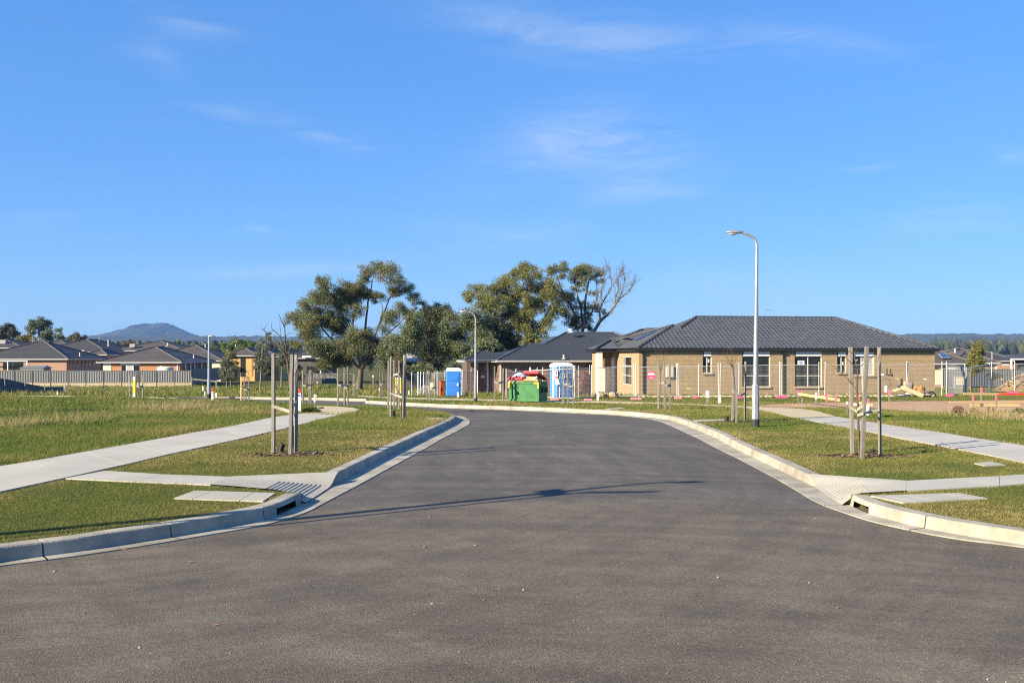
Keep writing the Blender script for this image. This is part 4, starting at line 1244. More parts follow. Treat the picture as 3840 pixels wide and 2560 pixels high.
def hip_house(label, xr, d, W, D, eave_py, rise, zbase, mw, mr, group, over=.45, ang=0.0, wins=(), rwins=(), name='house', cap=True):
    """detached house: front eave's right corner stands on photo column xr at distance d"""
    ze = HC - (eave_py - HY) / F * d
    X = (xr - CX) / F * d
    fr = Frame(X, d, ang)                              # origin at the near right eave corner; u goes left (negative)
    t = thing(name, label, 'house', fr.w(-W / 2, D / 2, zbase), group)
    o = over
    wa = MB()
    c4 = [fr.w(-W + o, o, 0), fr.w(-o, o, 0), fr.w(-o, D - o, 0), fr.w(-W + o, D - o, 0)]
    for i in range(4):
        a, b = c4[i], c4[(i + 1) % 4]
        wa.quad(Vector((a.x, a.y, zbase)), Vector((b.x, b.y, zbase)), Vector((b.x, b.y, ze - .12)), Vector((a.x, a.y, ze - .12)))
    wa.build('wall', mw, t)
    h = min(W, D) / 2
    if W >= D: r0, r1 = (-W + h, h), (-h, h)
    else: r0, r1 = (-W / 2, h), (-W / 2, D - h)
    e = [fr.w(-W, 0, ze), fr.w(0, 0, ze), fr.w(0, D, ze), fr.w(-W, D, ze)]
    R0, R1 = fr.w(*r0, ze + rise), fr.w(*r1, ze + rise)
    rb = MB(); n = max(6, int(math.hypot(h, rise) / .55))
    if W >= D:
        for q in ((e[0], e[1], R1, R0), (e[2], e[3], R0, R1), (e[1], e[2], R1, R1), (e[3], e[0], R0, R0)): roof_courses(rb, *q, n)
    else:
        for q in ((e[0], e[1], R0, R0), (e[2], e[3], R1, R1), (e[1], e[2], R1, R0), (e[3], e[0], R0, R1)): roof_courses(rb, *q, n)
    roof = rb.build('roof', mr, t)
    if cap:
        cb = MB()
        for a, b in ((R0, R1), (e[0], R0), (e[1], R1 if W >= D else R0), (e[2], R1), (e[3], R0 if W >= D else R1)):
            if (a - b).length > .2: cb.tube([a + Vector((0, 0, .05)), b + Vector((0, 0, .05))], .13, 6)
        cb.build('ridge_caps', M_ROOFD2, roof, org=parent_origin(t))
    g = MB()
    for a, b in zip(e, e[1:] + e[:1]): g.extrude_profile(a + Vector((0, 0, -.17)), b + Vector((0, 0, -.17)), [(0, 0), (.12, 0), (.12, .17), (0, .17)])
    g.quad(*[p + Vector((0, 0, -.15)) for p in e])
    g.build('gutter', M_GUTL, t)
    def panel(nm, px0, px1, py0, py1, m, side='front', proud=.03, th=.08):
        """a window, door or blind on a wall, given by its photo extent"""
        mb = MB()
        if side == 'front':
            u0, u1 = fr.u_at(px0, o), fr.u_at(px1, o); yw = fr.w((u0 + u1) / 2, o, 0).y
            z0, z1 = HC - (py1 - HY) / F * yw, HC - (py0 - HY) / F * yw
            mb.box(fr.w((u0 + u1) / 2, o - proud + th / 2 - .04, (z0 + z1) / 2), (abs(u1 - u0), th, z1 - z0), ((fr.u.x, fr.u.y, 0), (fr.v.x, fr.v.y, 0), (0, 0, 1)))
        else:
            v0, v1 = fr.v_at(px0, -o), fr.v_at(px1, -o); yw = fr.w(-o, (v0 + v1) / 2, 0).y
            z0, z1 = HC - (py1 - HY) / F * yw, HC - (py0 - HY) / F * yw
            mb.box(fr.w(-o + proud, (v0 + v1) / 2, (z0 + z1) / 2), (th, abs(v1 - v0), z1 - z0), ((fr.u.x, fr.u.y, 0), (fr.v.x, fr.v.y, 0), (0, 0, 1)))
        return mb.build(nm, m, t)
    return t, fr, panel, roof
GH = 'hip roofed houses beyond the left fence'
hA, fA, pA, rA = hip_house('pale red brick house with dark hip roof and satellite dish, leftmost behind the grey fence', 255, 150, 16, 15, 1345, 2.85, -2.6, M_REDBR, M_ROOFD, GH)
pA('glass_door', 12, 46, 1358, 1386, M_GLASS); pA('glass_door', 50, 86, 1358, 1386, M_GLASS); pA('fascia_board', -60, 118, 1351.5, 1355, M_WHITE, proud=1.2)
for px in (11, 44, 115): pA('verandah_post', px - 1.6, px + 1.6, 1355, 1388, M_WHITE, proud=1.2)
for px in (262, 275, 290, 307, 322, 333, 351): pA('window', px - 1.6, px + 1.6, 1352, 1372, M_GLASS, 'side')
hB, fB, pB, rB = hip_house('dark roofed brick house standing second from the left, its gable wing in front', 402, 186, 15, 20, 1319, 2.6, -2.6, M_ORANGE, M_ROOFD, GH)
hB2, fB2, pB2, rB2 = hip_house('small orange brick wing under a low dark hip roof behind the leftmost house', 402, 176, 4.2, 7, 1329, .95, -2.6, M_ORANGE, M_ROOFD2, GH)
pB2('window', 352, 384, 1336, 1344, M_GLASS); pB('solar_tube', 290, 316, 1313, 1319, M_WHITE)
hC, fC, pC, rC = hip_house('orange brick house with white roller shutters behind the middle of the grey fence', 681, 140, 12.76, 16, 1357, 2.3, -2.6, M_ORANGE, M_ROOFD2, GH)
pC('fascia_board', 364, 681, 1357.5, 1361, M_CREAM, proud=.16)
for x0, x1, a, b, m, nm in ((382, 418, 1362, 1369, M_SHUT, 'shutter_box'), (387, 418, 1369, 1392, M_CREAM, 'roller_shutter'), (378, 386, 1362, 1392, M_GLASS, 'window'),
                        (452, 524, 1362, 1369.5, M_SHUT, 'shutter_box'), (457, 473, 1369.5, 1392, M_GLASS, 'pane'), (473, 477, 1369.5, 1392, M_WHITE, 'window_frame'), (477, 498, 1369.5, 1392, M_CURT, 'pane'), (501, 521, 1369.5, 1392, M_GLASS, 'pane'), (498, 501, 1369.5, 1392, M_WHITE, 'window_frame'), (664, 668, 1358, 1392, M_WHITE, 'downpipe')):
    pC(nm, x0, x1, a, b, m)
for px in (693, 713, 728, 754):
    pC('window', px - 3, px + 3, 1361, 1386, M_WHITE, 'side'); pC('pane', px - 5, px - 2, 1362, 1386, M_GLASS, 'side', .05)
hD, fD, pD, rD = hip_house('tan walled house with a wide grey hip roof, just right of the shuttered orange house', 834, 168, 14.8, 15, 1351, 2.9, -2.8, M_CREAM, M_ROOFD2, GH)
hE, fE, pE, rE = hip_house('low golden rendered house half hidden by young eucalypts', 962, 170, 5.6, 12, 1332, 1.35, -2.9, M_GOLD, M_ROOFD2, GH)
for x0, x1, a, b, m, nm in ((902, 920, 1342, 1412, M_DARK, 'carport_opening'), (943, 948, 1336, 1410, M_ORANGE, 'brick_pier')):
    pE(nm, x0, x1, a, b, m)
hE2, _, pE2, _ = hip_house('golden walled annexe with a dark garage opening between the pale trunked saplings', 1052, 178, 6.5, 9, 1336, 1.0, -2.9, M_GOLD, M_ROOFD, GH)
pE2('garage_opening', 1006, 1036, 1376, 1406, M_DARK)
hF, fF, pF, rF = hip_house('far left house with a box cooler on its dark roof', 86, 176, 14, 16, 1303, 1.6, -2.6, M_REDBR, M_ROOFD, GH)
hG, fG, pG, rG = hip_house('distant grey roofed house showing only its ridge behind the shuttered orange house', 690, 196, 16, 18, 1314, 2.1, -2.8, M_REDBR, M_ROOFD2, GH)
hI, fI, pI, rI = hip_house('small distant roof showing between the two leftmost houses', 262, 230, 9, 12, 1298, 1.5, -2.8, M_REDBR, M_ROOFD2, GH)
hH, fH, pH, rH = hip_house('charcoal brick house with a pale eave strip behind the big gum tree', 1215, 150, 5.6, 15, 1341, 1.5, -2.7, M_GREYBR, M_ROOFD, GH)
pH('fascia_board', 1138, 1172, 1334, 1340, M_WHITE, proud=.9); pH('glass_door', 1150, 1200, 1372, 1400, M_DARK); pH('window', 1186, 1204, 1389, 1399, M_WHITE)
hJ, _, pJ, _ = hip_house('pale roofed shed glimpsed under the dark wattle trees', 1600, 112, 5.5, 8, 1352, 1.0, -2.5, M_GREYBR, M_GUTL, GH)
GR = 'dark roofed houses beyond the right paddock fence'
hR, fR, pR, rR = hip_house('brick house with a roof window and two flues, right of the tan house', 3660, 118, 9.4, 12, 1362, 2.3, -2.9, M_REDBR, M_ROOFD2, GR)
pR('garage_door', 3553, 3580, 1376, 1402, M_WHITE); pR('window', 3505, 3520, 1378, 1390, M_GLASS); pR('window', 3602, 3618, 1377, 1384, M_GLASS); pR('downpipe', 3584, 3588, 1364, 1386, M_WHITE)
hR1, fR1, pR1, rR1 = hip_house('brick house with a low brown hip roof, right of the bushy eucalypt', 3752, 130, 6.6, 10, 1359, 1.5, -2.9, M_REDBR, M_ROOFD2, GR)
pR1('downpipe', 3733, 3737, 1364, 1384, M_WHITE)
hR2, fR2, pR2, rR2 = hip_house('dark roofed house behind the others at far right', 3822, 158, 9.2, 12, 1352, 1.9, -2.9, M_ORANGE, M_ROOFD, GR)
pR2('window', 3758, 3784, 1362, 1370, M_WHITE)
hR3, fR3, pR3, rR3 = hip_house('black roofed house with its ridge just right of the bushy eucalypt', 3760, 176, 11, 12, 1338, 1.6, -2.9, M_ORANGE, M_ROOFD, GR)
# white framed carport at the frame edge
cp = thing('carport', 'white framed carport with grey wall at the right edge', 'carport', P(3830, 1430, 100))
mb = MB(); a, b = P(3790, 1346, 100), P(3960, 1346, 100)
mb.box((a + b) / 2 + Vector((0, 0, 0)), (b.x - a.x, .12, .16)); mb.box(P(3792, 1366, 100), (.14, .14, 1.15)); mb.build('beam', M_WHITE, cp)
mb = MB(); e0, e1 = a + Vector((-.1, -.1, .1)), b + Vector((0, -.1, .1)); t0, t1 = P(3822, 1325, 103), P(3960, 1318, 103)
mb.add([e0, e1, t1, t0, e0 + Vector((1.2, 5, 0)), e1 + Vector((0, 5, 0))], [(0, 1, 2, 3), (0, 3, 4), (3, 2, 5, 4)]); mb.build('roof', M_ROOFD, cp)
mb = MB(); mb.box(P(3890, 1385, 101), (4.8, .2, 2.1)); mb.build('wall', M_GREYBR, cp)
# roof furniture of the far houses
def on_roof(parent, px, py0, py1, Y, m=M_WHITE, r=.07):
    return flue(px, py0, py1, Y, parent, False, r, m)
on_roof(hA, 299, 1321, 1334, 154); on_roof(hA, 181, 1279, 1292, 158); on_roof(hB, 406, 1274, 1298, 192, r=.1); on_roof(hB, 405, 1310, 1318, 188)
on_roof(hC, 726, 1329, 1341, 147); on_roof(hD, 770, 1288, 1302, 174); on_roof(hG, 629, 1285, 1301, 200); on_roof(hG, 624, 1293, 1303, 199)
on_roof(hR, 3581, 1306, 1322, 123); on_roof(hR, 3582, 1337, 1348, 120); on_roof(hR3, 3720, 1316, 1344, 130, r=.03); on_roof(hE, 883, 1290, 1300, 188)
for (h_, px, py, Y) in ((hA, 165, 1333, 153.5), (hC, 486, 1341, 142.8)):                 # satellite dishes
    mb = MB(); c = P(px, py, Y)
    ax = Vector((-.35, -.75, .45)).normalized(); u = ax.orthogonal().normalized(); w = ax.cross(u)
    ring = [c + u * (.33 * math.cos(t)) + w * (.33 * math.sin(t)) for t in [6.283 * i / 14 for i in range(14)]]
    mb.add(ring + [c - ax * .12], [(i, (i + 1) % 14, 14) for i in range(14)])
    mb.tube([c - ax * .1, c + Vector((.1, .1, -.7))], .03, 5); mb.tube([c - w * .3, c + ax * .5], .02, 4); mb.box(c + ax * .5, (.1, .1, .1))
    mb.build('satellite_dish', M_GUTD, h_)
for (h_, px, py0, py1, Y) in ((hA, 122, 1263, 1303, 157), (hB2, 372, 1258, 1280, 186)):   # aerials
    mb = MB(); mb.tube([P(px, py1, Y), P(px, py0, Y)], .05, 5)
    for k, z in enumerate((0, .35)): mb.tube([P(px, py0 + 3, Y) + Vector((-.35, 0, -z)), P(px, py0 + 3, Y) + Vector((.35, .1, -z))], .04, 4)
    mb.build('tv_aerial', M_GALV, h_)
mb = MB(); mb.box(P(15, 1283, 180), (1.15, 1.1, .9)); mb.box(P(19, 1293, 180), (.9, .9, .5)); mb.build('roof_cooler', mat('grey_cooler', (.30, .31, .30), .6, .06), hF)
mb = MB(); mb.box(P(499, 1295, 198), (1.1, 1, .7)); mb.build('roof_cooler', MATS['grey_cooler'], hG)
mb = MB(); c = P(3540, 1334, 119.4)
ul = Vector((1, 0, 0)); vl = Vector((0, 1, .46)).normalized()
mb.box(c, (1.05, 1.3, .1), (ul, vl, ul.cross(vl))); mb.build('roof_window_frame', M_GALV, hR)
mb = MB(); mb.box(c + ul.cross(vl) * .04, (.8, 1.0, .08), (ul, vl, ul.cross(vl))); mb.build('roof_window', MATS['solar_blue'], hR)

# ------------------------------------------------------------------ steel fences
M_STEEL = mat('grey_fence_steel', (.155, .16, .165), .5, .05, 1, tone=.05, rnd=1)
M_STEELD = mat('slate_fence_steel', (.115, .13, .158), .5, .05, 1, tone=.05, rnd=1)
M_SLEEP = mat('sandstone_sleeper', (.50, .42, .27), .9, .12, 2, .2, tone=.08, rnd=1)
def steel_fence(label, a, b, za, zb, n, m, ribs_n=9, group=None, post=.06, zb2=None, tops=None, skip=()):
    """corrugated sheet fence from a to b (plan), bottom/top heights; one sheet per bay, posts between"""
    a, b = Vector(a), Vector(b); d = (b - a); Lb = d.length / n; d.normalize(); nn = Vector((d.y, -d.x))
    if nn.y > 0: nn = -nn
    t = thing('steel_fence', label, 'fence', (a.x, a.y, za), group)
    for k in range(n):
        p0 = a + d * (Lb * k); base = za + ((zb2 if zb2 is not None else za) - za) * (k + .5) / n
        t0, t1 = (tops[k], tops[k + 1]) if tops else (zb, zb)
        mb = MB(); mb.tone = random.random(); vs = []
        m4 = ribs_n * 4
        for i in range(m4 + 1):
            f = i / m4; q = p0 + d * (.03 + (Lb - .06) * f) + nn * (.028 if (i % 4) in (1, 2) else -.012)
            vs += [(q.x, q.y, base), (q.x, q.y, t0 + (t1 - t0) * f)]
        mb.add(vs, [(2 * i, 2 * i + 2, 2 * i + 3, 2 * i + 1) for i in range(m4)])
        mb.build('steel_sheet', m, t)
        r = MB()
        for zz0, zz1 in ((t0, t1), (base + .03, base + .03)):
            q0, q1 = p0, p0 + d * Lb
            r.extrude_profile((q0.x, q0.y, zz0 - .03), (q1.x, q1.y, zz1 - .03), [(-.04, 0), (.04, 0), (.04, .05), (-.04, .05)])
        r.build('rail', m, t)
    for k in range(n + 1):
        if k in skip: continue
        q = a + d * (Lb * k) + nn * .045; tt = tops[k] if tops else zb
        mb = MB(); base = za + ((zb2 if zb2 is not None else za) - za) * k / n
        mb.box((q.x, q.y, (base - .25 + tt) / 2 + .01), (.085, post, tt - base + .27)); mb.build('post', m, t)
    return t
def xz(px, py, d): p = P(px, py, d); return (p.x, p.y), p.z
(a, za), (b, _) = xz(-150, 1436, 128), xz(716, 1438, 130)
zt_ = P(0, 1390, 128).z
steel_fence('long mid grey steel fence on a low sandstone wall across the left background', a, b, za, zt_, 13, M_STEEL, 7)
# low sleeper wall under it
t = thing('retaining_wall', 'low sandstone coloured sleeper wall under the long grey steel fence', 'wall', (a[0], a[1], -2.6))
A, B = Vector(a), Vector(b); dd = (B - A).normalized()
for k in range(13):
    for r_ in range(3):
        c = A + dd * ((k + .5) * (B - A).length / 13); mb = MB(); mb.tone = random.random()
        mb.box((c.x, c.y + .05, za - .14 - .24 * r_), ((B - A).length / 13 - .04, .12, .225), ((dd.x, dd.y, 0), (-dd.y, dd.x, 0), (0, 0, 1))); mb.build('sleeper', M_SLEEP, t)
    c = A + dd * ((k + 1) * (B - A).length / 13)
    mb = MB(); mb.box((c.x, c.y - .03, za - .32), (.10, .10, .75)); mb.build('wall_post', M_GUTL, t)
(a2, z2), (b2, _) = xz(717, 1442, 130.5), xz(829, 1432, 160)
steel_fence('dark grey steel fence running back from the long fence towards the golden house', a2, b2, P(717, 1442, 130).z, P(717, 1386, 130.5).z, 9, M_STEELD, 6)
# slate fence stepping down at far left, near the side street
(a3, z3), (b3, _) = xz(-60, 1488, 66), xz(240, 1488, 69)
zz = lambda py, d: P(0, py, d).z
steel_fence('slate blue steel fence raking down to a white end post at the left edge', a3, b3, zz(1494, 66), 0, 4, M_STEELD, 9, zb2=zz(1492, 69), tops=[zz(1418, 66), zz(1420, 67), zz(1437, 67.6), zz(1452, 68.2), zz(1451, 69)])
t = thing('fence_post', 'white end post of the slate blue steel fence', 'post', (*b3, zz(1492, 69))); mb = MB(); mb.box((b3[0] + .06, b3[1], (zz(1492, 69) + zz(1449, 69)) / 2), (.1, .1, zz(1449, 69) - zz(1494, 69))); mb.build('post', M_WHITE, t)
# rain water tank behind the fence
B_ = P(620, 1392, 134); t = thing('water_tank', 'cream round water tank showing over the grey fence', 'water tank', B_); mb = MB(); r1 = 30 * 134 / F
mb.tube([B_ - Vector((0, 0, 1.2)), B_ + Vector((0, 0, .45)), B_ + Vector((0, 0, .62)), B_ + Vector((0, 0, .70))], [r1, r1, r1 * .86, r1 * .3], 20); mb.build('tank', M_CREAM, t); mb = MB(); mb.tube([B_ + Vector((-.7, -.9, -.4)), B_ + Vector((-.7, -.9, .6)), B_ + Vector((-.2, -.7, .75))], .06, 6); mb.build('inlet_pipe', M_WHITE, t)
# timber rail fence end
t = thing('rail_fence', 'bare timber rail on two posts right of the long grey fence', 'fence', P(765, 1455, 112))
mb = MB(); mb.extrude_profile(P(722, 1421, 112), P(812, 1430, 112), [(-.04, -.09), (.04, -.09), (.04, .09), (-.04, .09)]); mb.build('rail', M_TIMBER, t)
for px, p0, p1 in ((719, 1413, 1456), (811, 1425, 1456)):
    mb = MB(); mb.box((P(px, p0, 112) + P(px, p1, 112)) / 2, (.14, .12, (p1 - p0) * 112 / F)); mb.build('post', M_TIMBER, t)
(a4, _), (b4, _) = xz(1170, 1417, 138), xz(1262, 1417, 138)
steel_fence('short grey steel fence seen under the low limb of the big gum tree', a4, b4, zz(1418, 138), zz(1399, 138), 2, M_STEEL, 9)
# right background
(a5, _), (b5, _) = xz(3530, 1428, 96), xz(3960, 1424, 99)
steel_fence('pale grey steel fence across the right background behind the wire panels', a5, b5, zz(1450, 96), zz(1385, 96), 5, M_STEEL, 9)
(a6, _), (b6, _) = xz(3500, 1441, 88), xz(3533, 1441, 88)
M_CREAMST = mat('cream_fence_steel', (.60, .52, .38), .5, .04)
steel_fence('cream steel fence bay beside the right wall of the tan house', a6, b6, zz(1442, 88), zz(1387, 88), 1, M_CREAMST, 4)
(a7, _), (b7, _) = xz(3578, 1443, 87), xz(3620, 1443, 87)
steel_fence('low cream steel panel standing by two dark gate posts', a7, b7, zz(1443, 87), zz(1413, 87), 1, M_CREAMST, 5)
mh = thing('garden_shed', 'low grey metal garden shed behind the fence at left', 'shed', P(120, 1390, 138))
mb = MB(); a, b = P(74, 1390, 138), P(162, 1390, 138); mb.box(((a.x + b.x) / 2, 139.2, P(0, 1386, 138).z), (b.x - a.x, 2.2, .75)); mb.build('wall', M_STEEL, mh)
mb = MB(); e = P(70, 1380, 138); e2 = P(166, 1380, 138); hh = P(0, 1370, 139.4).z
mb.add([e, e2, Vector((e2.x - .35, 139.4, hh)), Vector((e.x + .35, 139.4, hh)), Vector((e.x, 140.8, e.z)), Vector((e2.x, 140.8, e.z))], [(0, 1, 2, 3), (3, 2, 5, 4), (1, 5, 2), (0, 3, 4)]); mb.build('roof', mat('grey_shed_roof', (.16, .18, .19), .5, .05), mh)
# ------------------------------------------------------------------ trees
def leaf_mat(name, cols, trans=.22): return mat(name, cols[0], .5, .15, 1.5, tone=.9, rnd=0, tonecol=cols, trans=trans, spec=.5)
L_GUM = leaf_mat('gum_leaves', [(0.097, 0.116, 0.036), (0.153, 0.161, 0.049), (0.121, 0.153, 0.072), (0.201, 0.193, 0.069), (0.161, 0.121, 0.039)])
L_GUMY = leaf_mat('gum_leaves_olive', [(0.121, 0.135, 0.028), (0.185, 0.185, 0.043), (0.142, 0.163, 0.048), (0.227, 0.213, 0.060), (0.170, 0.142, 0.040)])
L_DARK = leaf_mat('wattle_leaves', [(.038, .048, .022), (.058, .065, .028), (.046, .058, .030), (.085, .080, .036)])
L_GREY = leaf_mat('grey_leaves', [(.11, .125, .075), (.15, .165, .10), (.13, .15, .095), (.18, .19, .12)])
L_OLIVE = leaf_mat('olive_leaves', [(0.092, 0.121, 0.050), (0.142, 0.163, 0.068), (0.121, 0.149, 0.071), (0.185, 0.199, 0.085)])
L_GREEN = leaf_mat('hedge_leaves', [(0.106, 0.163, 0.028), (0.156, 0.213, 0.040), (0.128, 0.185, 0.035), (0.199, 0.241, 0.050)])
L_YEL = leaf_mat('yellow_leaves', [(.17, .14, .025), (.22, .18, .035), (.14, .125, .028)])
L_BROWN = leaf_mat('brown_leaves', [(.10, .072, .03), (.14, .10, .04), (.085, .075, .03)])
def tree(name, label, base_px, base_d, blobs, org, sc, leaf=.24, dens=1.0, lm=None, bm_=None, trunk_r=.3, forks=None, depth=.5, seed=1, group=None, limbs=True, zbase=None, droop=.4, sub=7, cat='tree', yoff=0.0, limb_r=1.0, twigs=2, flat=.85, leaders=(), rmul=1.5, fill=.45):
    """base_px: photo column of the trunk foot; blobs: (x, y, r) foliage clusters in a zoomed crop with origin org and scale sc"""
    r = np.random.default_rng(seed)
    d = base_d
    k = d / F
    cl = []
    for (x, y, q) in blobs:
        px, py, pr = org[0] + x / sc, org[1] + y / sc, q / sc
        cl.append([px, py, pr])
    xs = [c[0] for c in cl]; half = (max(xs) - min(xs)) / 2 * k + .3
    bx = base_px
    zb = zbase if zbase is not None else zg(d) + LAND
    B = Vector(((bx - CX) / F * d, d, zb))
    t = thing(name, label, cat, B, group)
    C = []
    for i, (px, py, pr) in enumerate(cl):
        lat = (px - (min(xs) + max(xs)) / 2) * k / half
        dy = r.uniform(-1, 1) * half * depth * math.sqrt(max(.15, 1 - lat * lat))
        p = P(px, py, d + dy + yoff); C.append((p, pr * k * (d + dy) / d * rmul))
    for i in range(len(C)):                             # fill between neighbouring clusters so the crown hangs together
        for j in range(i):
            dd_ = (C[i][0] - C[j][0]).length
            if dd_ < .80 * (C[i][1] + C[j][1]) and r.random() < fill and len(C) < 130:
                C.append((C[i][0].lerp(C[j][0], .5) + Vector(r.normal(size=3)) * .15 * C[i][1], (C[i][1] + C[j][1]) * .36))
    # foliage
    V = []; T = []
    for p, R_ in C:
        ns = sub
        for s in range(ns):
            v = r.normal(size=3); v /= np.linalg.norm(v); v[2] *= flat
            c = np.array(p) + v * R_ * r.uniform(.2, .85); rs = R_ * r.uniform(.3, .62)
            n = int(dens * 21 * (rs / leaf) ** 2) + 3
            u = r.normal(size=(n, 3)); u /= np.linalg.norm(u, axis=1)[:, None]
            rr = r.uniform(0, 1, n)[:, None] ** .5
            rr = np.where(r.uniform(0, 1, n)[:, None] < .14, rr * r.uniform(1.0, 1.7, n)[:, None], rr)
            pos = c + u * (rs * rr) * np.array([1, 1, .8])
            a = r.normal(size=(n, 3)); a[:, 2] -= droop * 1.5; a /= np.linalg.norm(a, axis=1)[:, None]
            b = np.cross(a, r.normal(size=(n, 3))); b /= np.linalg.norm(b, axis=1)[:, None]
            L = leaf * r.uniform(.6, 1.4, n)[:, None]; W = L * r.uniform(.25, .45, n)[:, None]
            q = np.stack([pos - a * L * .5, pos + b * W * .5 + a * L * .05, pos + a * L * .5, pos - b * W * .5 + a * L * .05], 1)
            V.append(q.reshape(-1, 3)); tn = np.clip(r.normal(r.uniform(.2, .8), .22), .02, .98)
            T.append(np.repeat(np.clip(tn + r.normal(0, .16, n), .01, .99), 4))
    V = np.concatenate(V) - np.array(B); T = np.concatenate(T)
    nq = len(V) // 4
    link('crown', np_mesh('crown', V, np.arange(nq * 4).reshape(-1, 4), lm or L_GUM, T), t)
    # trunk and limbs
    if limbs:
        mb = MB()
        fk = [P(fx, fy, d + r.uniform(-.3, .3)) for fx, fy in (forks or [(bx, C and (HY - (B.z + 1.5 - HC) / k))])]
        top = fk[-1] if fk else B
        path = [B - Vector((0, 0, .2)), B + Vector((0, 0, .25)), *fk]
        rad = [trunk_r * 1.35, trunk_r * 1.08] + [trunk_r * (1 - .35 * (i + 1) / len(fk)) for i in range(len(fk))]
        mb.tone = .5
        mb.tube(path, rad, 9)
        mb.build('trunk', bm_ or M_BARK, t)
        lb = MB()
        srt = sorted(C, key=lambda c: (c[0] - top).length)
        nodes = [(q, trunk_r * .62) for q in fk]
        for path_, ra, rb in leaders:
            w = [P(org[0] + x / sc, org[1] + y / sc, d + (i * r.uniform(-.25, .45) * half * .25 if i else 0)) for i, (x, y) in enumerate(path_)]
            rr_ = [ra + (rb - ra) * i / (len(w) - 1) for i in range(len(w))]
            lb.tone = r.random()
            fine = []; fr_ = []
            for i in range(len(w) - 1):
                for q in range(3):
                    fine.append(w[i].lerp(w[i + 1], q / 3) + Vector(r.normal(size=3)) * rr_[i] * .25 * (q > 0)); fr_.append(rr_[i] + (rr_[i + 1] - rr_[i]) * q / 3)
            fine.append(w[-1]); fr_.append(rr_[-1])
            lb.tube(fine, fr_, 7, cap=False)
            nodes += [(q, z) for q, z in zip(fine[2:], fr_[2:])]
        for p, R_ in srt:
            # grow from the nearest limb node that lies closer to the trunk foot
            best = min(nodes, key=lambda n_: (n_[0] - p).length + max(0, (n_[0].z - p.z)) * 1.2)
            a, ra = best
            mid = a.lerp(p, .5) + Vector((r.normal() * .12, r.normal() * .12, .12)) * (a - p).length
            r1 = max(.02, ra * .62 * limb_r)
            lb.tone = r.random()
            lb.tube([a, a.lerp(mid, .5) + Vector((0, 0, .02)), mid, mid.lerp(p, .55), p], [ra * .8 * limb_r, r1, r1 * .8, r1 * .6, r1 * .4], 5, cap=False)
            nodes.append((mid, r1 * .9)); nodes.append((p, r1 * .55))
            for _ in range(twigs):
                v = Vector(r.normal(size=3)).normalized(); e = p + v * R_ * .8
                lb.tube([p, p.lerp(e, .5) + Vector((0, 0, .1 * R_)), e], [r1 * .4, r1 * .25, .012], 4, cap=False)
        if lb.v: lb.build('branches', bm_ or M_BARK, t)
    return t
Z3, Z4, Z2, Z1, Z7 = (1040, 950), (1680, 950), (640, 1150), (0, 1150), (3200, 1150)
S3, SZ2 = 2.501, 3.672
tree('gum_tree', 'tallest spreading gum tree with thick leaning trunk, left of the blue portable toilet', 1345, 104, [
    (440, 270, 58), (400, 262, 40), (160, 600, 75), (260, 500, 85), (380, 420, 90), (500, 400, 78), (330, 640, 80), (300, 760, 95), (420, 560, 60), (360, 860, 85), (450, 920, 75), (540, 480, 70), (640, 330, 72), (770, 320, 80),
    (700, 420, 92), (640, 520, 82), (740, 520, 70), (860, 390, 55), (840, 175, 62), (940, 135, 62), (1050, 190, 80), (1140, 235, 74), (1205, 310, 58), (1070, 320, 52), (1095, 385, 45), (960, 405, 50), (1275, 405, 60), (1330, 465, 42), (1160, 520, 70),
    (1240, 560, 62), (1080, 580, 70), (1020, 660, 72), (520, 650, 75), (600, 720, 85), (730, 770, 75), (860, 770, 85), (640, 860, 95), (540, 960, 85), (650, 980, 80), (790, 880, 85), (900, 900, 85), (500, 1060, 60), (400, 1050, 50), (880, 1010, 70), (240, 690, 50)],
    Z3, S3, .145, .8, L_GUM, M_BARK, .42, [(1350, 1420), (1354, 1385)], .45, 3, sub=9, rmul=1.62, fill=.72, limb_r=.85, leaders=[([(785, 1090), (750, 900), (690, 700), (600, 560), (540, 460)], .17, .04), ([(790, 1080), (805, 850), (830, 650), (850, 450), (880, 330), (900, 200)], .18, .04), ([(795, 1080), (880, 850), (950, 680), (1030, 480), (1100, 300)], .17, .04), ([(780, 1090), (620, 900), (450, 740), (350, 600), (220, 560)], .15, .04), ([(700, 720), (720, 560), (740, 400), (690, 330)], .11, .03), ([(800, 1080), (980, 800), (1120, 680), (1230, 560)], .13, .04), ([(950, 680), (990, 540), (960, 420)], .1, .04)], group='gum trees behind the street')
tree('gum_tree', 'drooping grey green gum standing beside the tallest gum, above the yellow placard', 1500, 92, [
    (1080, 850, 90), (1180, 780, 100), (1250, 690, 90), (1290, 610, 60), (1100, 950, 85), (1000, 990, 65), (1200, 900, 100), (1010, 890, 60), (1280, 800, 80), (1040, 1040, 45), (1140, 1030, 60)], Z3, S3, .16, .85, L_OLIVE, M_BARK, .16, [(1498, 1400), (1505, 1340), (1512, 1270)], .5, 5, sub=8, group='gum trees behind the street')
tree('wattle_tree', 'dark wattle with rusty crown top, right of the tallest gum', 1630, 100, [
    (1400, 565, 80), (1490, 560, 85), (1560, 570, 80), (1620, 600, 80), (1440, 700, 105), (1380, 820, 100), (1530, 700, 105), (1450, 930, 95), (1350, 950, 80), (1560, 830, 100), (1600, 940, 90), (1500, 1020, 70), (1340, 700, 60)], Z3, S3, .18, .95, L_DARK, M_BARK, .2, [(1625, 1400), (1622, 1300)], .5, 6, sub=8, group='dark wattles behind the portable toilet')
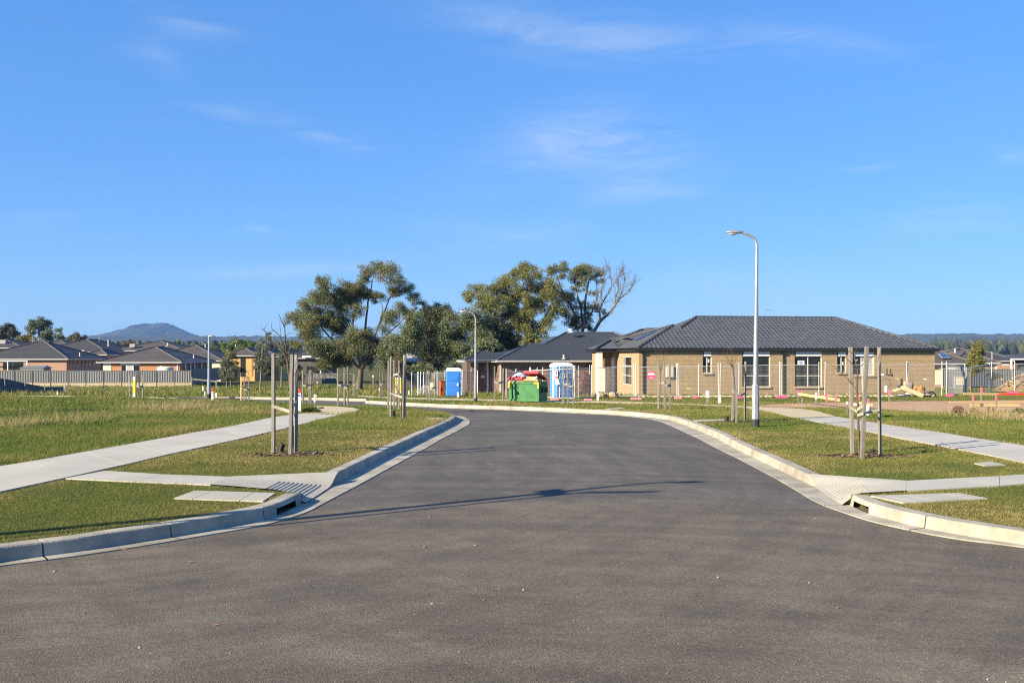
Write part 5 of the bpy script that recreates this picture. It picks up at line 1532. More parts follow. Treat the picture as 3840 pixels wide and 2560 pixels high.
tree('wattle_tree', 'rust brown leafed scrub crowning the dark wattles', 1600, 106, [(1330, 540, 40), (1410, 535, 55), (1510, 520, 55), (1380, 590, 45), (1470, 600, 40)], Z3, S3, .22, .9, L_BROWN, M_PALEBARK, .12, [(1605, 1380), (1612, 1250)], .4, 26, group='dark wattles behind the portable toilet')
tree('wattle_tree', 'broad dark wattle directly behind the slim grey street lamp', 1740, 94, [
    (40, 600, 75), (110, 700, 105), (60, 790, 95), (200, 600, 80), (260, 680, 95), (300, 610, 75), (110, 870, 90), (30, 900, 80), (250, 800, 85), (170, 960, 70), (60, 1010, 70), (-40, 700, 90), (-60, 850, 90), (330, 760, 80)], Z4, S3, .17, .9, L_OLIVE, M_BARK, .2, [(1742, 1400), (1745, 1300)], .5, 7, sub=8, group='dark wattles behind the portable toilet')
tree('wattle_tree', 'dark wattle filling the gap above the metal roof hip', 1880, 112, [
    (380, 720, 85), (450, 770, 80), (530, 720, 75), (560, 810, 70), (610, 860, 60), (440, 860, 70), (360, 820, 70), (480, 690, 60), (640, 800, 50), (520, 880, 60), (420, 640, 60), (330, 660, 60)], Z4, S3, .26, 1.3, L_DARK, M_BARK, .2, [(1880, 1380), (1882, 1290)], .5, 8, sub=8, group='dark wattles behind the portable toilet')
tree('shrub', 'pale olive rounded shrub peering over the porch roof of the dark brick house', 1800, 84, [
    (380, 850, 62), (310, 910, 72), (240, 950, 55), (450, 890, 60), (230, 1010, 45), (300, 990, 60), (400, 940, 60), (200, 980, 40)], Z4, S3, .2, 1.2, L_OLIVE, M_BARK, .1, [(1800, 1400)], .5, 9, sub=8)
tree('shrub', 'olive shrub top showing over the ridge of the metal roofed house', 1992, 92, [(760, 800, 50), (800, 820, 45), (720, 830, 45), (840, 830, 40)], Z4, S3, .2, 1.2, L_GUMY, M_BARK, .1, [(1992, 1330)], .5, 19)
tree('gum_tree', 'massive olive green gum rising behind the metal roofed house', 2000, 116, [
    (200, 375, 62), (190, 440, 45), (290, 330, 68), (390, 330, 66), (330, 420, 66), (300, 500, 55), (480, 335, 82), (560, 280, 78), (650, 270, 82), (680, 150, 72), (770, 145, 78), (840, 190, 55), (620, 185, 45), (740, 290, 85), (850, 300, 85),
    (910, 330, 75), (980, 310, 75), (560, 420, 85), (470, 470, 85), (650, 420, 75), (760, 420, 85), (850, 470, 85), (930, 420, 75), (1040, 390, 75), (600, 520, 70), (700, 560, 75), (800, 520, 75), (640, 680, 75), (740, 690, 75), (850, 680, 75), (940, 650, 65),
    (400, 520, 65), (430, 570, 55), (520, 580, 55), (1000, 560, 70), (1060, 500, 65), (760, 760, 50), (900, 740, 50), (620, 620, 50)],
    Z4, S3, .17, .85, L_GUMY, M_PALEBARK, .42, [(2003, 1380), (2004, 1310)], .45, 10, sub=8, limb_r=1.0, leaders=[([(810, 900), (800, 780), (790, 640), (760, 500), (720, 380), (690, 200)], .2, .05), ([(800, 800), (650, 640), (520, 500), (380, 420), (250, 360)], .15, .04), ([(700, 600), (600, 430), (560, 300)], .14, .05), ([(810, 820), (900, 620), (980, 450), (1000, 330)], .15, .04), ([(640, 640), (560, 600), (440, 540)], .12, .05)], group='gum trees behind the street')
tree('gum_tree', 'airy gum with long bare pale limbs beside the leafless tree', 2190, 122, [
    (990, 145, 60), (1080, 130, 62), (1060, 205, 50), (1190, 175, 60), (1290, 140, 72), (1370, 170, 62), (1420, 195, 35), (1290, 225, 60), (1200, 250, 48), (1380, 240, 42), (1445, 262, 30), (1250, 310, 40), (1350, 370, 40), (1180, 340, 40), (1300, 500, 50),
    (1380, 500, 52), (1440, 550, 42), (1330, 560, 45), (1200, 480, 60), (1160, 420, 55), (1220, 600, 55), (1150, 650, 55), (1300, 640, 40), (1330, 705, 35), (950, 180, 35), (1120, 560, 60), (1100, 450, 50), (1210, 700, 45)],
    Z4, S3, .155, .8, L_GUM, M_PALEBARK, .32, [(2188, 1340), (2189, 1260)], .35, 12, sub=7, limb_r=1.1, leaders=[([(1273, 780), (1265, 660), (1250, 520), (1210, 380), (1180, 220)], .24, .05), ([(1270, 700), (1290, 420), (1320, 260), (1340, 170)], .2, .05), ([(1270, 720), (1160, 520), (1060, 330), (1010, 180)], .18, .05), ([(1280, 680), (1360, 520), (1400, 400), (1390, 250)], .14, .04)], group='gum trees behind the street')
# leafless tree leaning right
def bare_tree(name, label, base_px, d, paths, org, sc, mt, seed, r0, group=None, ntw=5):
    r = np.random.default_rng(seed); B = Vector(((base_px - CX) / F * d, d, zg(d) + LAND))
    t = thing(name, label, 'tree', B, group); mb = MB(); tw = MB()
    for pth, ra, rb in paths:
        pts = [B - Vector((0, 0, .2))] if pth[0] == 'base' else []
        dy = r.uniform(-.3, .3)
        raw = [q for q in pth if q != 'base']
        w = [P(org[0] + x / sc, org[1] + y / sc, d + dy * i) for i, (x, y) in enumerate(raw)]
        pts += w
        n = len(pts); (mb if ra > r0 * .3 else tw).tube(pts, [ra + (rb - ra) * i / (n - 1) for i in range(n)], 6, cap=False)
        for i in range(1, len(w)):
            for _ in range(ntw):
                a = w[i - 1].lerp(w[i], r.random()); dr = (w[i] - w[i - 1]).normalized()
                v = (dr + Vector(r.normal(size=3)) * .6 + Vector((0, 0, .25))).normalized(); L = r.uniform(.4, 1.5) * r0 * 5
                b = a + v * L * .5; c = b + (v + Vector(r.normal(size=3)) * .3 + Vector((0, 0, .1))).normalized() * L * .5
                tw.tube([a, b, c], [max(.012, r0 * .09), max(.010, r0 * .065), r0 * .03], 4, cap=False)
                for _ in range(2):
                    e = c + (v + Vector(r.normal(size=3)) * .6).normalized() * L * .4; tw.tube([b.lerp(c, r.random()), e], [max(.009, r0 * .05), r0 * .02], 3, cap=False)
    mb.build('trunk', mt, t); tw.build('branches', mt, t); return t
bare_tree('leafless_tree', 'leafless grey tree leaning right behind the tan house roof', 2226, 119, [
    (['base', (1370, 730), (1430, 630), (1480, 590)], .30, .2), ([(1480, 590), (1560, 500), (1600, 430), (1680, 370), (1730, 310), (1745, 260)], .17, .03), ([(1560, 500), (1570, 420), (1600, 330), (1590, 250), (1620, 170)], .10, .02),
    ([(1430, 630), (1420, 540), (1450, 460), (1500, 380), (1540, 300), (1520, 200), (1500, 120)], .14, .02), ([(1450, 460), (1430, 380), (1460, 300), (1470, 220), (1490, 150)], .08, .02), ([(1540, 300), (1600, 220), (1650, 150)], .07, .015),
    ([(1600, 430), (1640, 340), (1660, 250), (1650, 180)], .08, .015), ([(1420, 540), (1400, 440), (1410, 360)], .07, .02)], Z4, S3, mat('bare_branch', (.19, .165, .14), .9, .2, 4), 4, .20, ntw=14)
tree('gum_tree', 'silver grey bushy young gum by the timber rail', 850, 104, [
    (790, 780, 95), (750, 890, 90), (830, 950, 85), (870, 870, 75), (760, 990, 62), (800, 700, 45), (700, 960, 40), (880, 960, 50), (700, 850, 35)], Z2, SZ2, .13, 1.0, L_GREY, M_PALEBARK, .08, [(852, 1400)], .5, 13, rmul=1.2, group='young gums by the golden house')
tree('shrub', 'olive bush behind the silver grey young gum', 866, 128, [(830, 665, 62), (790, 700, 50), (880, 690, 45), (900, 770, 40)], Z2, SZ2, .2, 1.2, L_GUMY, M_BARK, .1, [(866, 1400)], .5, 14)
tree('gum_tree', 'pale trunked young gum in front of the golden house, taller of the two', 976, 112, [
    (1260, 560, 85), (1240, 680, 90), (1190, 780, 80), (1300, 760, 75), (1310, 890, 60), (1270, 470, 50), (1330, 370, 45), (1350, 440, 55), (1380, 530, 55), (1180, 640, 50), (1250, 850, 55), (1160, 840, 40)], Z2, SZ2, .13, .9, L_GREY, M_PALEBARK, .10, [(979, 1400), (982, 1340), (985, 1300)], .5, 15, rmul=1.2, group='young gums by the golden house')
tree('gum_tree', 'pale trunked young gum just left of the near weathered stakes, shorter of the two', 1055, 116, [
    (1560, 560, 52), (1530, 660, 72), (1490, 760, 62), (1560, 800, 66), (1600, 650, 60), (1620, 850, 55), (1590, 520, 40), (1640, 740, 60), (1660, 900, 45)], Z2, SZ2, .13, .9, L_GREY, M_PALEBARK, .10, [(1056, 1390), (1057, 1330)], .5, 16, rmul=1.2, group='young gums by the golden house')
tree('shrub', 'dark scrub below the left limbs of the tallest gum', 1120, 112, [(1700, 520, 50), (1740, 540, 50), (1770, 870, 52), (1790, 940, 52), (1750, 980, 45), (1730, 800, 40)], Z2, SZ2, .2, 1.2, L_GUMY, M_BARK, .1, [(1121, 1400)], .5, 17)
for i, (x, y, r_) in enumerate([(750, 520, 62), (832, 500, 60), (905, 485, 66), (1030, 495, 70), (1130, 505, 52)]):
    pos = ['leftmost', 'second from left', 'middle', 'second from right', 'rightmost'][i]
    tree('round_tree', f'bright green round tree, {pos} of the row above the far grey roofs', 640 + x / SZ2, 226, [(x, y, r_ * .75), (x - r_ * .4, y + 35, r_ * .6), (x + r_ * .4, y + 40, r_ * .6), (x, y + 75, r_ * .8)], Z2, SZ2, .38, 1.3, L_GREEN, M_BARK, .2, [(640 + x / SZ2, 1320)], .6, 30 + i, group='bright green trees behind the far roofs')
tree('round_tree', 'dark green round tree behind the ridge of the shuttered orange house', 662, 215, [(80, 500, 50), (50, 540, 50), (115, 545, 48), (80, 580, 55)], Z2, SZ2, .34, 1.3, L_OLIVE, M_BARK, .2, [(662, 1320)], .6, 36)
tree('round_tree', 'small olive tree behind the slim far lamp post', 803, 215, [(600, 550, 36), (575, 575, 30), (630, 575, 30)], Z2, SZ2, .3, 1.3, L_OLIVE, M_BARK, .15, [(803, 1320)], .6, 37)
tree('shrub', 'small yellow green bush before the golden house roof', 928, 172, [(1060, 640, 30), (1040, 660, 28), (1085, 662, 26)], Z2, SZ2, .25, 1.3, L_YEL, M_BARK, .1, [(928, 1360)], .6, 38)
tree('gum_tree', 'dark gum at the left edge behind the far roofs', 30, 205, [(130, 265, 50), (80, 330, 72), (180, 340, 62), (20, 310, 48), (230, 375, 40), (90, 415, 66), (10, 400, 66), (190, 410, 50), (-60, 380, 70), (150, 300, 40)], Z1, SZ2, .34, 1.25, L_DARK, M_BARK, .25, [(32, 1300)], .5, 39, group='gums behind the far left houses')
tree('gum_tree', 'tall clumpy gum behind the leftmost house roof', 148, 205, [(450, 225, 60), (540, 215, 62), (660, 225, 55), (430, 310, 52), (550, 300, 55), (650, 295, 52), (690, 360, 60), (620, 405, 52), (690, 425, 62), (820, 325, 42), (810, 405, 60), (590, 380, 42), (500, 260, 45), (470, 345, 40), (850, 430, 35)], Z1, SZ2, .32, 1.15, L_OLIVE, M_PALEBARK, .28, [(147, 1280), (146, 1250), (150, 1230)], .5, 40, group='gums behind the far left houses')
tree('shrub', 'yellow flowering bush over the leftmost roof', 90, 198, [(290, 460, 60), (370, 430, 58), (430, 460, 52), (250, 490, 42), (330, 490, 50)], Z1, SZ2, .3, 1.3, L_YEL, M_BARK, .15, [(90, 1310)], .5, 41)
tree('shrub', 'brown scrubby tree between the far left roofs and the mountain', 285, 270, [(1000, 440, 50), (1080, 420, 52), (1140, 440, 45), (930, 470, 36), (1050, 470, 45)], Z1, SZ2, .4, 1.2, L_BROWN, M_BARK, .2, [(285, 1310)], .5, 42)
tree('shrub', 'brown bush beside a roof cooler behind the orange house', 486, 240, [(1740, 520, 45), (1800, 500, 42), (1690, 540, 35)], Z1, SZ2, .35, 1.2, L_BROWN, M_BARK, .2, [(486, 1320)], .5, 43)
tree('gum_tree', 'bushy upright gum right of the tan house, before a far grey fence', 3640, 90, [(1730, 515, 50), (1690, 600, 70), (1750, 640, 60), (1650, 680, 62), (1740, 740, 60), (1640, 790, 60), (1700, 850, 60), (1650, 900, 48), (1740, 830, 42), (1700, 700, 60), (1600, 740, 30)], Z7, SZ2, .16, 1.25, L_GUMY, M_PALEBARK, .09, [(3638, 1400), (3645, 1360)], .5, 44)
tree('shrub', 'low grey olive shrub in front of the right background fence', 3725, 86, [(1930, 925, 58), (1870, 950, 42), (1990, 935, 45), (1930, 975, 40)], Z7, SZ2, .13, 1.2, L_GREY, M_BARK, .05, [(3725, 1420)], .5, 45)
tree('shrub', 'thin scrub behind the stacked wire fence panels', 1590, 90, [(1350, 1080, 60), (1290, 1110, 50), (1240, 1090, 45), (1420, 1090, 50)], Z3, S3, .17, .9, L_OLIVE, M_BARK, .06, [(1590, 1410)], .5, 46)
for i, (x0, y0, x1, y1) in enumerate([(850, 1140, 890, 1260), (930, 1120, 925, 1260), (800, 1130, 880, 1230)]):
    pass
bare_tree('scrub_stems', 'thin leafless scrub stems right of the tallest gum trunk', 1405, 98, [(['base', (890, 1200), (860, 1130), (830, 1060)], .05, .015), (['base', (930, 1180), (960, 1100), (990, 1040)], .05, .015), (['base', (910, 1150), (900, 1080)], .04, .012)], Z3, S3, M_BARK, 9, .06, ntw=6)
bare_tree('fallen_limb', 'low bare limb sweeping left from the tallest gum trunk', 1338, 103.5, [([(720, 1130), (620, 1135), (540, 1145), (450, 1130), (380, 1128)], .10, .03), ([(540, 1145), (480, 1100), (430, 1060)], .05, .015)], Z3, S3, M_PALEBARK, 11, .10, ntw=5)

# air: a pale volume round the whole scene, thin enough to show only over kilometres
hz = MB(); hz.box((0, 2480, 90), (10200, 5200, 194))
hm = bpy.data.materials.new('air'); hm.use_nodes = True
hm.node_tree.nodes.remove(hm.node_tree.nodes['Principled BSDF'])
pv = hm.node_tree.nodes.new('ShaderNodeVolumePrincipled'); pv.inputs['Density'].default_value = .000105; pv.inputs['Color'].default_value = (.27, .52, 1.0, 1); pv.inputs['Anisotropy'].default_value = .0
hm.node_tree.links.new(pv.outputs[0], hm.node_tree.nodes['Material Output'].inputs['Volume'])
hz_o = hz.build('haze', hm); hz_o['kind'] = 'stuff'
# ------------------------------------------------------------------ street lamps
M_LENS = mat('lamp_lens', (.55, .58, .60), .15, .03, spec=.6)
M_BASE = mat('black_base_paint', (.035, .035, .037), .7, .15)
def street_lamp(label, px, py, top, head_dx, group, bent=True, r0=.06, tilt=0.0, hs=.60):
    B = G(px, py); d = B.y; k = d / F; H = (py - top) * k
    t = thing('street_lamp', label, 'street lamp', B, group)
    lift = 1.05
    mb = MB(); mb.tube([B + Vector((0, 0, -.2)), B + Vector((0, 0, .20))], r0 * 1.62, 8, smooth=False, twist=.39); mb.build('black_base', M_BASE, t)
    mb = MB(); mb.tube([B + Vector((0, 0, .2)), B + Vector((0, 0, lift))], [r0 * 1.58, r0 * 1.45], 8, smooth=False, twist=.39); mb.tube([B + Vector((0, 0, lift)), B + Vector((0, 0, lift + .02))], [r0 * 1.45, r0 * 1.15], 8, smooth=False, twist=.39); mb.build('pole_shoe', M_GALV, t)
    s = 1 if head_dx > 0 else -1
    arm = abs(head_dx) * k
    top_z = B.z + H
    mb = MB()
    if bent:
        R_ = .33
        pts = [B + Vector((0, 0, lift))]; rad = [r0 * 1.15]
        for i in range(1, 6):
            f = i / 5; pts.append(Vector((B.x + tilt * f, B.y, B.z + lift + (H - R_ - .03 - lift) * f))); rad.append(r0 * (1.15 - .55 * f))
        c = pts[-1]
        for i in range(1, 8):
            a = math.pi / 2 * i / 7 * .93
            pts.append(c + Vector((s * R_ * (1 - math.cos(a)), 0, R_ * math.sin(a)))); rad.append(r0 * .58)
        e = pts[-1] + Vector((s * max(.08, arm - R_ - .42), 0, .035)); pts.append(e); rad.append(r0 * .5)
    else:
        pts = [B + Vector((0, 0, lift)), B + Vector((0, 0, H - .06))]; rad = [r0 * 1.1, r0 * .6]; e = pts[-1]
    mb.tube(pts, rad, 8, twist=.39); mb.build('pole', M_GALV, t)
    # luminaire: flattened tapered shell with a lens bowl below
    def shell(xs, wy, zt, zb, nm, m, par):
        vs = []; q = MB(); n = 10
        for x, w, a, b in zip(xs, wy, zt, zb):
            for i in range(n):
                th = 2 * math.pi * i / n; zz = math.sin(th)
                vs.append(e + Vector((s * x * hs, w * hs * math.cos(th), (a if zz > 0 else b) * hs * zz)))
        q.add(vs, [(j * n + i, j * n + (i + 1) % n, (j + 1) * n + (i + 1) % n, (j + 1) * n + i) for j in range(len(xs) - 1) for i in range(n)] + [tuple(range(n)), tuple(range((len(xs) - 1) * n, len(xs) * n))], True)
        return q.build(nm, m, par)
    hd = shell([-.04, .05, .2, .42, .6, .70], [.04, .085, .12, .135, .10, .02], [.03, .07, .095, .095, .06, .015], [.03, .05, .06, .05, .035, .01], 'lamp_head', M_GALV, t)
    shell([.22, .32, .5, .62], [.03, .10, .09, .02], [.0, .0, .0, .0], [.06, .13, .11, .045], 'lens', M_LENS, hd)
    return t
LG = 'galvanised street lamps along the verge'
street_lamp('tall galvanised street lamp on the right verge, arm bent left, nearest of all', 2833, 1600, 872, -105, LG, tilt=.035, r0=.060)
street_lamp('slim pale street lamp beside the green skip, its head before the dark wattles', 1783, 1508, 1168, -46, LG, r0=.055)
street_lamp('distant pale street lamp left of the far kerb, with a short stub head', 783, 1489, 1256, 8, LG, bent=False, r0=.07, hs=.5)
# two poles just outside the frame on the left throw the long shadows across the road
SH = Vector((-SUN_XY.x, -SUN_XY.y)) / math.tan(SUN_EL)
def shadow_base(px, py, h):
    g = G(px, py, 0.0); return Vector((g.x - SH.x * h, g.y - SH.y * h))
b1 = shadow_base(2385, 1813.5, 4.85)
s_px = lambda p: (CX + F * p.x / p.y)
lampB = Vector((b1.x, b1.y, zg(b1.y) + LAND))
t = thing('street_lamp', 'street lamp just left of the frame that throws a long shadow on the road', 'street lamp', lampB, LG)
mb = MB(); mb.tube([lampB, lampB + Vector((0, 0, 4.5))], [.10, .05], 8)
mb.tube([lampB + Vector((0, 0, 4.5)), lampB + Vector((.06, 0, 4.72)), lampB + Vector((.2, .0, 4.84)), lampB + Vector((.33, .0, 4.86))], .045, 8); mb.build('pole', M_GALV, t)
mb = MB(); mb.tube([lampB + Vector((.3, 0, 4.86)), lampB + Vector((.5, .0, 4.87)), lampB + Vector((.78, .0, 4.86))], [.03, .09, .02], 8); mb.build('lamp_head', M_GALV, t)
b2 = shadow_base(2090, 1856, 3.7)
B2 = Vector((b2.x, b2.y, zg(b2.y) + LAND))
t = thing('street_sign', 'street name sign on a thin pole just left of the frame', 'sign', B2)
mb = MB(); mb.tube([B2, B2 + Vector((0, 0, 3.82))], .03, 8); mb.build('pole', M_GALV, t)
for z, ang, L_ in ((3.55, R(100), .50), (3.76, R(4), 1.0)):
    dv = Vector((math.cos(ang), math.sin(ang), 0)); mb = MB(); mb.box(B2 + dv * (L_ / 2 + .02) + Vector((0, 0, z)), (L_, .012, .20 if L_ < .8 else .12), (dv, Vector((-dv.y, dv.x, 0)), (0, 0, 1))); mb.build('name_blade', M_WHITE, t)

# ------------------------------------------------------------------ stakes and saplings
SG = 'grey timber tree stakes'
def stake(label, foot, top, w=.052, m=None, group=SG, dy=0.0, dark=False):
    """square stake between two photo points, foot on the ground"""
    A = G(*foot); A.y += 0; d = A.y
    Tp = P(top[0], top[1], d + dy)
    t = thing('tree_stake', label, 'stake', A, group)
    mb = MB(); up = (Tp - A).normalized(); L = (Tp - A).length + .15
    mb.tone = random.random()
    a0 = .62 if dark else random.uniform(-.25, .1); a1 = (-.55 if dark else a0 + random.uniform(-.1, .1)); th = .5 if dark else 1.0
    rings = []
    for q, f_ in enumerate((0, .3, .6, .82, .9, 1)):
        a = a0 + (a1 - a0) * max(0, (f_ - .8) / .2); u = Vector((math.cos(a), math.sin(a), 0)); u = (u - up * u.dot(up)).normalized(); v = up.cross(u)
        c = A + up * (L * f_ - .15) + Vector((random.uniform(-.003, .003), random.uniform(-.003, .003), 0)) * (0 < q < 5)
        rings += [c + u * (w / 2 * i_) + v * (w / 2 * th * j_) for i_, j_ in ((-1, -1), (1, -1), (1, 1), (-1, 1))]
    mb.add(rings, [(q * 4 + i_, q * 4 + (i_ + 1) % 4, q * 4 + 4 + (i_ + 1) % 4, q * 4 + 4 + i_) for q in range(5) for i_ in range(4)] + [(3, 2, 1, 0), (20, 21, 22, 23)])
    o = mb.build('post', m or M_TIMBER, t, bevel=.004)
    return t, A, Tp
def strap(parent, pts, w=.05):
    mb = MB()
    for a, b in zip(pts, pts[1:]):
        d = (b - a); n = Vector((d.y, -d.x, 0)); n = n.normalized() * .004 if n.length > 1e-6 else Vector((0, .004, 0)); z = Vector((0, 0, w / 2))
        mb.add([a - z - n, b - z - n, b + z - n, a + z - n, a - z + n, b - z + n, b + z + n, a + z + n], [(0, 1, 2, 3), (5, 4, 7, 6), (3, 2, 6, 7), (1, 0, 4, 5)])
    return mb.build('strap', M_STRAP, parent)
def sapling(label, d, trunk, branches, r=.018, mt=None, group='bare saplings tied between stakes', seed=0, tw=3, mt2=None):
    """trunk and branches given as photo polylines"""
    rr = np.random.default_rng(seed)
    w = [P(x, y, d) for x, y in trunk]; w[0] = G(*trunk[0]); d0 = w[0].y
    w = [w[0]] + [P(x, y, d0 + .0) for x, y in trunk[1:]]
    t = thing('sapling', label, 'sapling', w[0], group)
    mb = MB(); mb.tube([w[0] - Vector((0, 0, .1))] + w, [r * 1.5, r * 1.3] + [r * (1.15 - .55 * i / len(w)) for i in range(1, len(w))], 7, cap=False); mb.build('trunk', mt or M_TWIG, t)
    lb = MB()
    for br, r0 in branches:
        dy = rr.uniform(-.35, .35); b = [P(x, y, d0 + dy * i / len(br)) for i, (x, y) in enumerate(br)]
        lb.tube(b, [r0 * (1 - .65 * i / (len(b) - 1)) for i in range(len(b))], 5, cap=False)
        for _ in range(tw):
            i = rr.integers(1, len(b)); a = b[i - 1].lerp(b[i], rr.random()); dr = (b[i] - b[i - 1]).normalized()
            e = a + (dr + Vector(rr.normal(size=3)) * .55).normalized() * rr.uniform(.06, .22) * d0 / 16
            lb.tube([a, e], [r0 * .4, r0 * .15], 4, cap=False)
    lb.build('branches', mt2 or mt or M_TWIG, t)
    return t
def mulch(label, px, py, rx, ry, n, col=None):
    C = G(px, py); d = C.y; k = d / F
    V, Fc, T = [], [], []
    for _ in range(n):
        a = random.random() * 6.283; q = math.sqrt(random.random()); x = C.x + math.cos(a) * q * rx; y = C.y + math.sin(a) * q * ry
        s = random.uniform(.02, .05); th = random.random() * 6.283; z = zg(y) + LAND + .01 + random.random() * .04 * (1 - q); b = len(V)
        u = Vector((math.cos(th), math.sin(th), random.uniform(-.3, .3))) * s; v = Vector((-math.sin(th), math.cos(th), random.uniform(-.4, .4))) * s * .4; p = Vector((x, y, z))
        V += [p - u - v, p + u - v, p + u + v, p - u + v]; Fc.append((b, b + 1, b + 2, b + 3)); T += [random.random()] * 4
    o = link('bark_mulch', np_mesh('bark_mulch', [tuple(v) for v in V], Fc, mat('bark_chips', (.22, .14, .085), .9, .2, 20, tone=.45), T)); o['kind'] = 'stuff'; tag(o, label)
    NOGRASS.append([Vector((C.x + math.cos(a) * rx * .75, C.y + math.sin(a) * ry * .75)) for a in [6.283 * i / 10 for i in range(10)]])
    return C
def pipe_stub(label, px, py, h, r=.045, lean=(.03, 0), ang=None):
    B = G(px, py); t = thing('drain_pipe', label, 'pipe', B, 'black watering pipe stubs at the trees')
    e = B + Vector((lean[0], lean[1], h)); mb = MB()
    mb.tube([B - Vector((0, 0, .1)), B + (e - B) * .5, e], [r, r, r], 10, cap=False); mb.tube([e - (e - B) * .02, e - (e - B) * .6], r * .86, 10, cap=False)
    mb.tube([B, B + Vector((0, 0, .01))], r * .9, 10); mb.build('pipe', M_BLACKPL, t); return t
# nearest left set
mulch('chipped bark mulch round the left verge stakes', 1095, 1705, .95, .36, 420)
sL1, a1, t1 = stake('weathered stake, left one of the three on the left verge', (1025, 1702), (1026, 1326), .058)
sL2, a2, t2 = stake('weathered stake, middle one leaning on the left verge, front of its set', (1089, 1708), (1095, 1329), .056)
sL3, a3, t3 = stake('dark sided stake, right one of the three on the left verge', (1109, 1698), (1111, 1330),0.063, dark=True)
strap(sL1, [P(1020, 1522, a1.y - .05), P(1060, 1534, a1.y - .08), P(1088, 1543, a2.y - .02)], .055)
strap(sL2, [P(1090, 1527, a2.y + .02), P(1100, 1520, a2.y + .2), P(1113, 1508, a3.y)], .055)
sapling('bare young tree tied between the three stakes on the left verge', 16, [(1103, 1696), (1098, 1670), (1096, 1600), (1094, 1540), (1090, 1470), (1083, 1400), (1077, 1345)], [
    ([(1077, 1345), (1070, 1330), (1050, 1305), (1024, 1288), (1008, 1262), (994, 1242), (978, 1229)], .016), ([(994, 1242), (990, 1236), (992, 1229)], .006), ([(1077, 1345), (1066, 1318), (1058, 1290), (1052, 1263), (1040, 1250), (1017, 1230)], .014),
    ([(1052, 1263), (1053, 1246), (1052, 1234)], .007), ([(1076, 1335), (1071, 1300), (1069, 1250), (1067, 1222), (1056, 1203), (1045, 1178)], .014), ([(1067, 1222), (1072, 1205), (1074, 1193)], .008), ([(1071, 1262), (1080, 1252), (1092, 1247)], .005),
    ([(1080, 1352), (1095, 1325), (1110, 1300), (1106, 1275)], .008), ([(1110, 1300), (1125, 1288), (1135, 1281)], .006), ([(1024, 1288), (1028, 1270), (1030, 1250)], .006)], .024, M_TWIGY, seed=2, tw=2)
pipe_stub('short black pipe leaning by the left stake on the left verge', 1050, 1694, .15, .05, (.05, 0))
pipe_stub('black pipe end lying low in the mulch right of the left verge stakes', 1170, 1704, .05, .05, (.10, .02))
# second left set
mulch('bark mulch below the dark stake at the verge tip', 1530, 1571, .8, .4, 120)
s4, a4_, t4 = stake('weathered stake left of the dark one near the verge tip', (1464, 1566), (1466, 1336), .052)
s5, a5_, t5 = stake('tall stake with a black shaded side near the verge tip', (1515, 1571), (1517, 1331),0.087, dark=True)
strap(s4, [P(1460, 1473, a4_.y - .05), P(1480, 1480, a4_.y - .05), P(1508, 1489, a5_.y)], .06)
sapling('bare sapling tied to the dark sided stake near the verge tip', 27, [(1506, 1570), (1505, 1530), (1507, 1480), (1508, 1440)], [([(1508, 1490), (1490, 1462), (1476, 1430), (1463, 1404)], .014), ([(1508, 1440), (1502, 1400), (1496, 1350), (1490, 1325)], .012), ([(1500, 1390), (1488, 1350), (1480, 1320)], .008), ([(1496, 1350), (1503, 1330)], .007)], .026, M_TWIGY, seed=5)
pipe_stub('short black pipe between the stakes near the verge tip', 1473, 1564, .2, .07, (.02, 0))
s6, a6_, _ = stake('pale stake behind the verge tip set, left one of three', (1455, 1533), (1457, 1352), .065)
s7, a7_, _ = stake('pale stake behind the verge tip set, middle one of three', (1478, 1531), (1477, 1350), .07)
s8, a8_, _ = stake('pale stake behind the verge tip set, right one of three', (1495, 1537), (1497, 1352), .07)
strap(s6, [P(1453, 1412, a6_.y - .05), P(1468, 1416, a6_.y)], .08); strap(s7, [P(1475, 1405, a7_.y - .1), P(1496, 1402, a8_.y - .06)], .08)
sapling('thin sapling among the three pale stakes behind the verge tip', 36, [(1489, 1533), (1489, 1480), (1488, 1420), (1487, 1380)], [([(1487, 1380), (1482, 1340), (1476, 1300)], .014), ([(1487, 1390), (1493, 1350), (1499, 1310)], .014)], .024, M_TWIGY, seed=6)
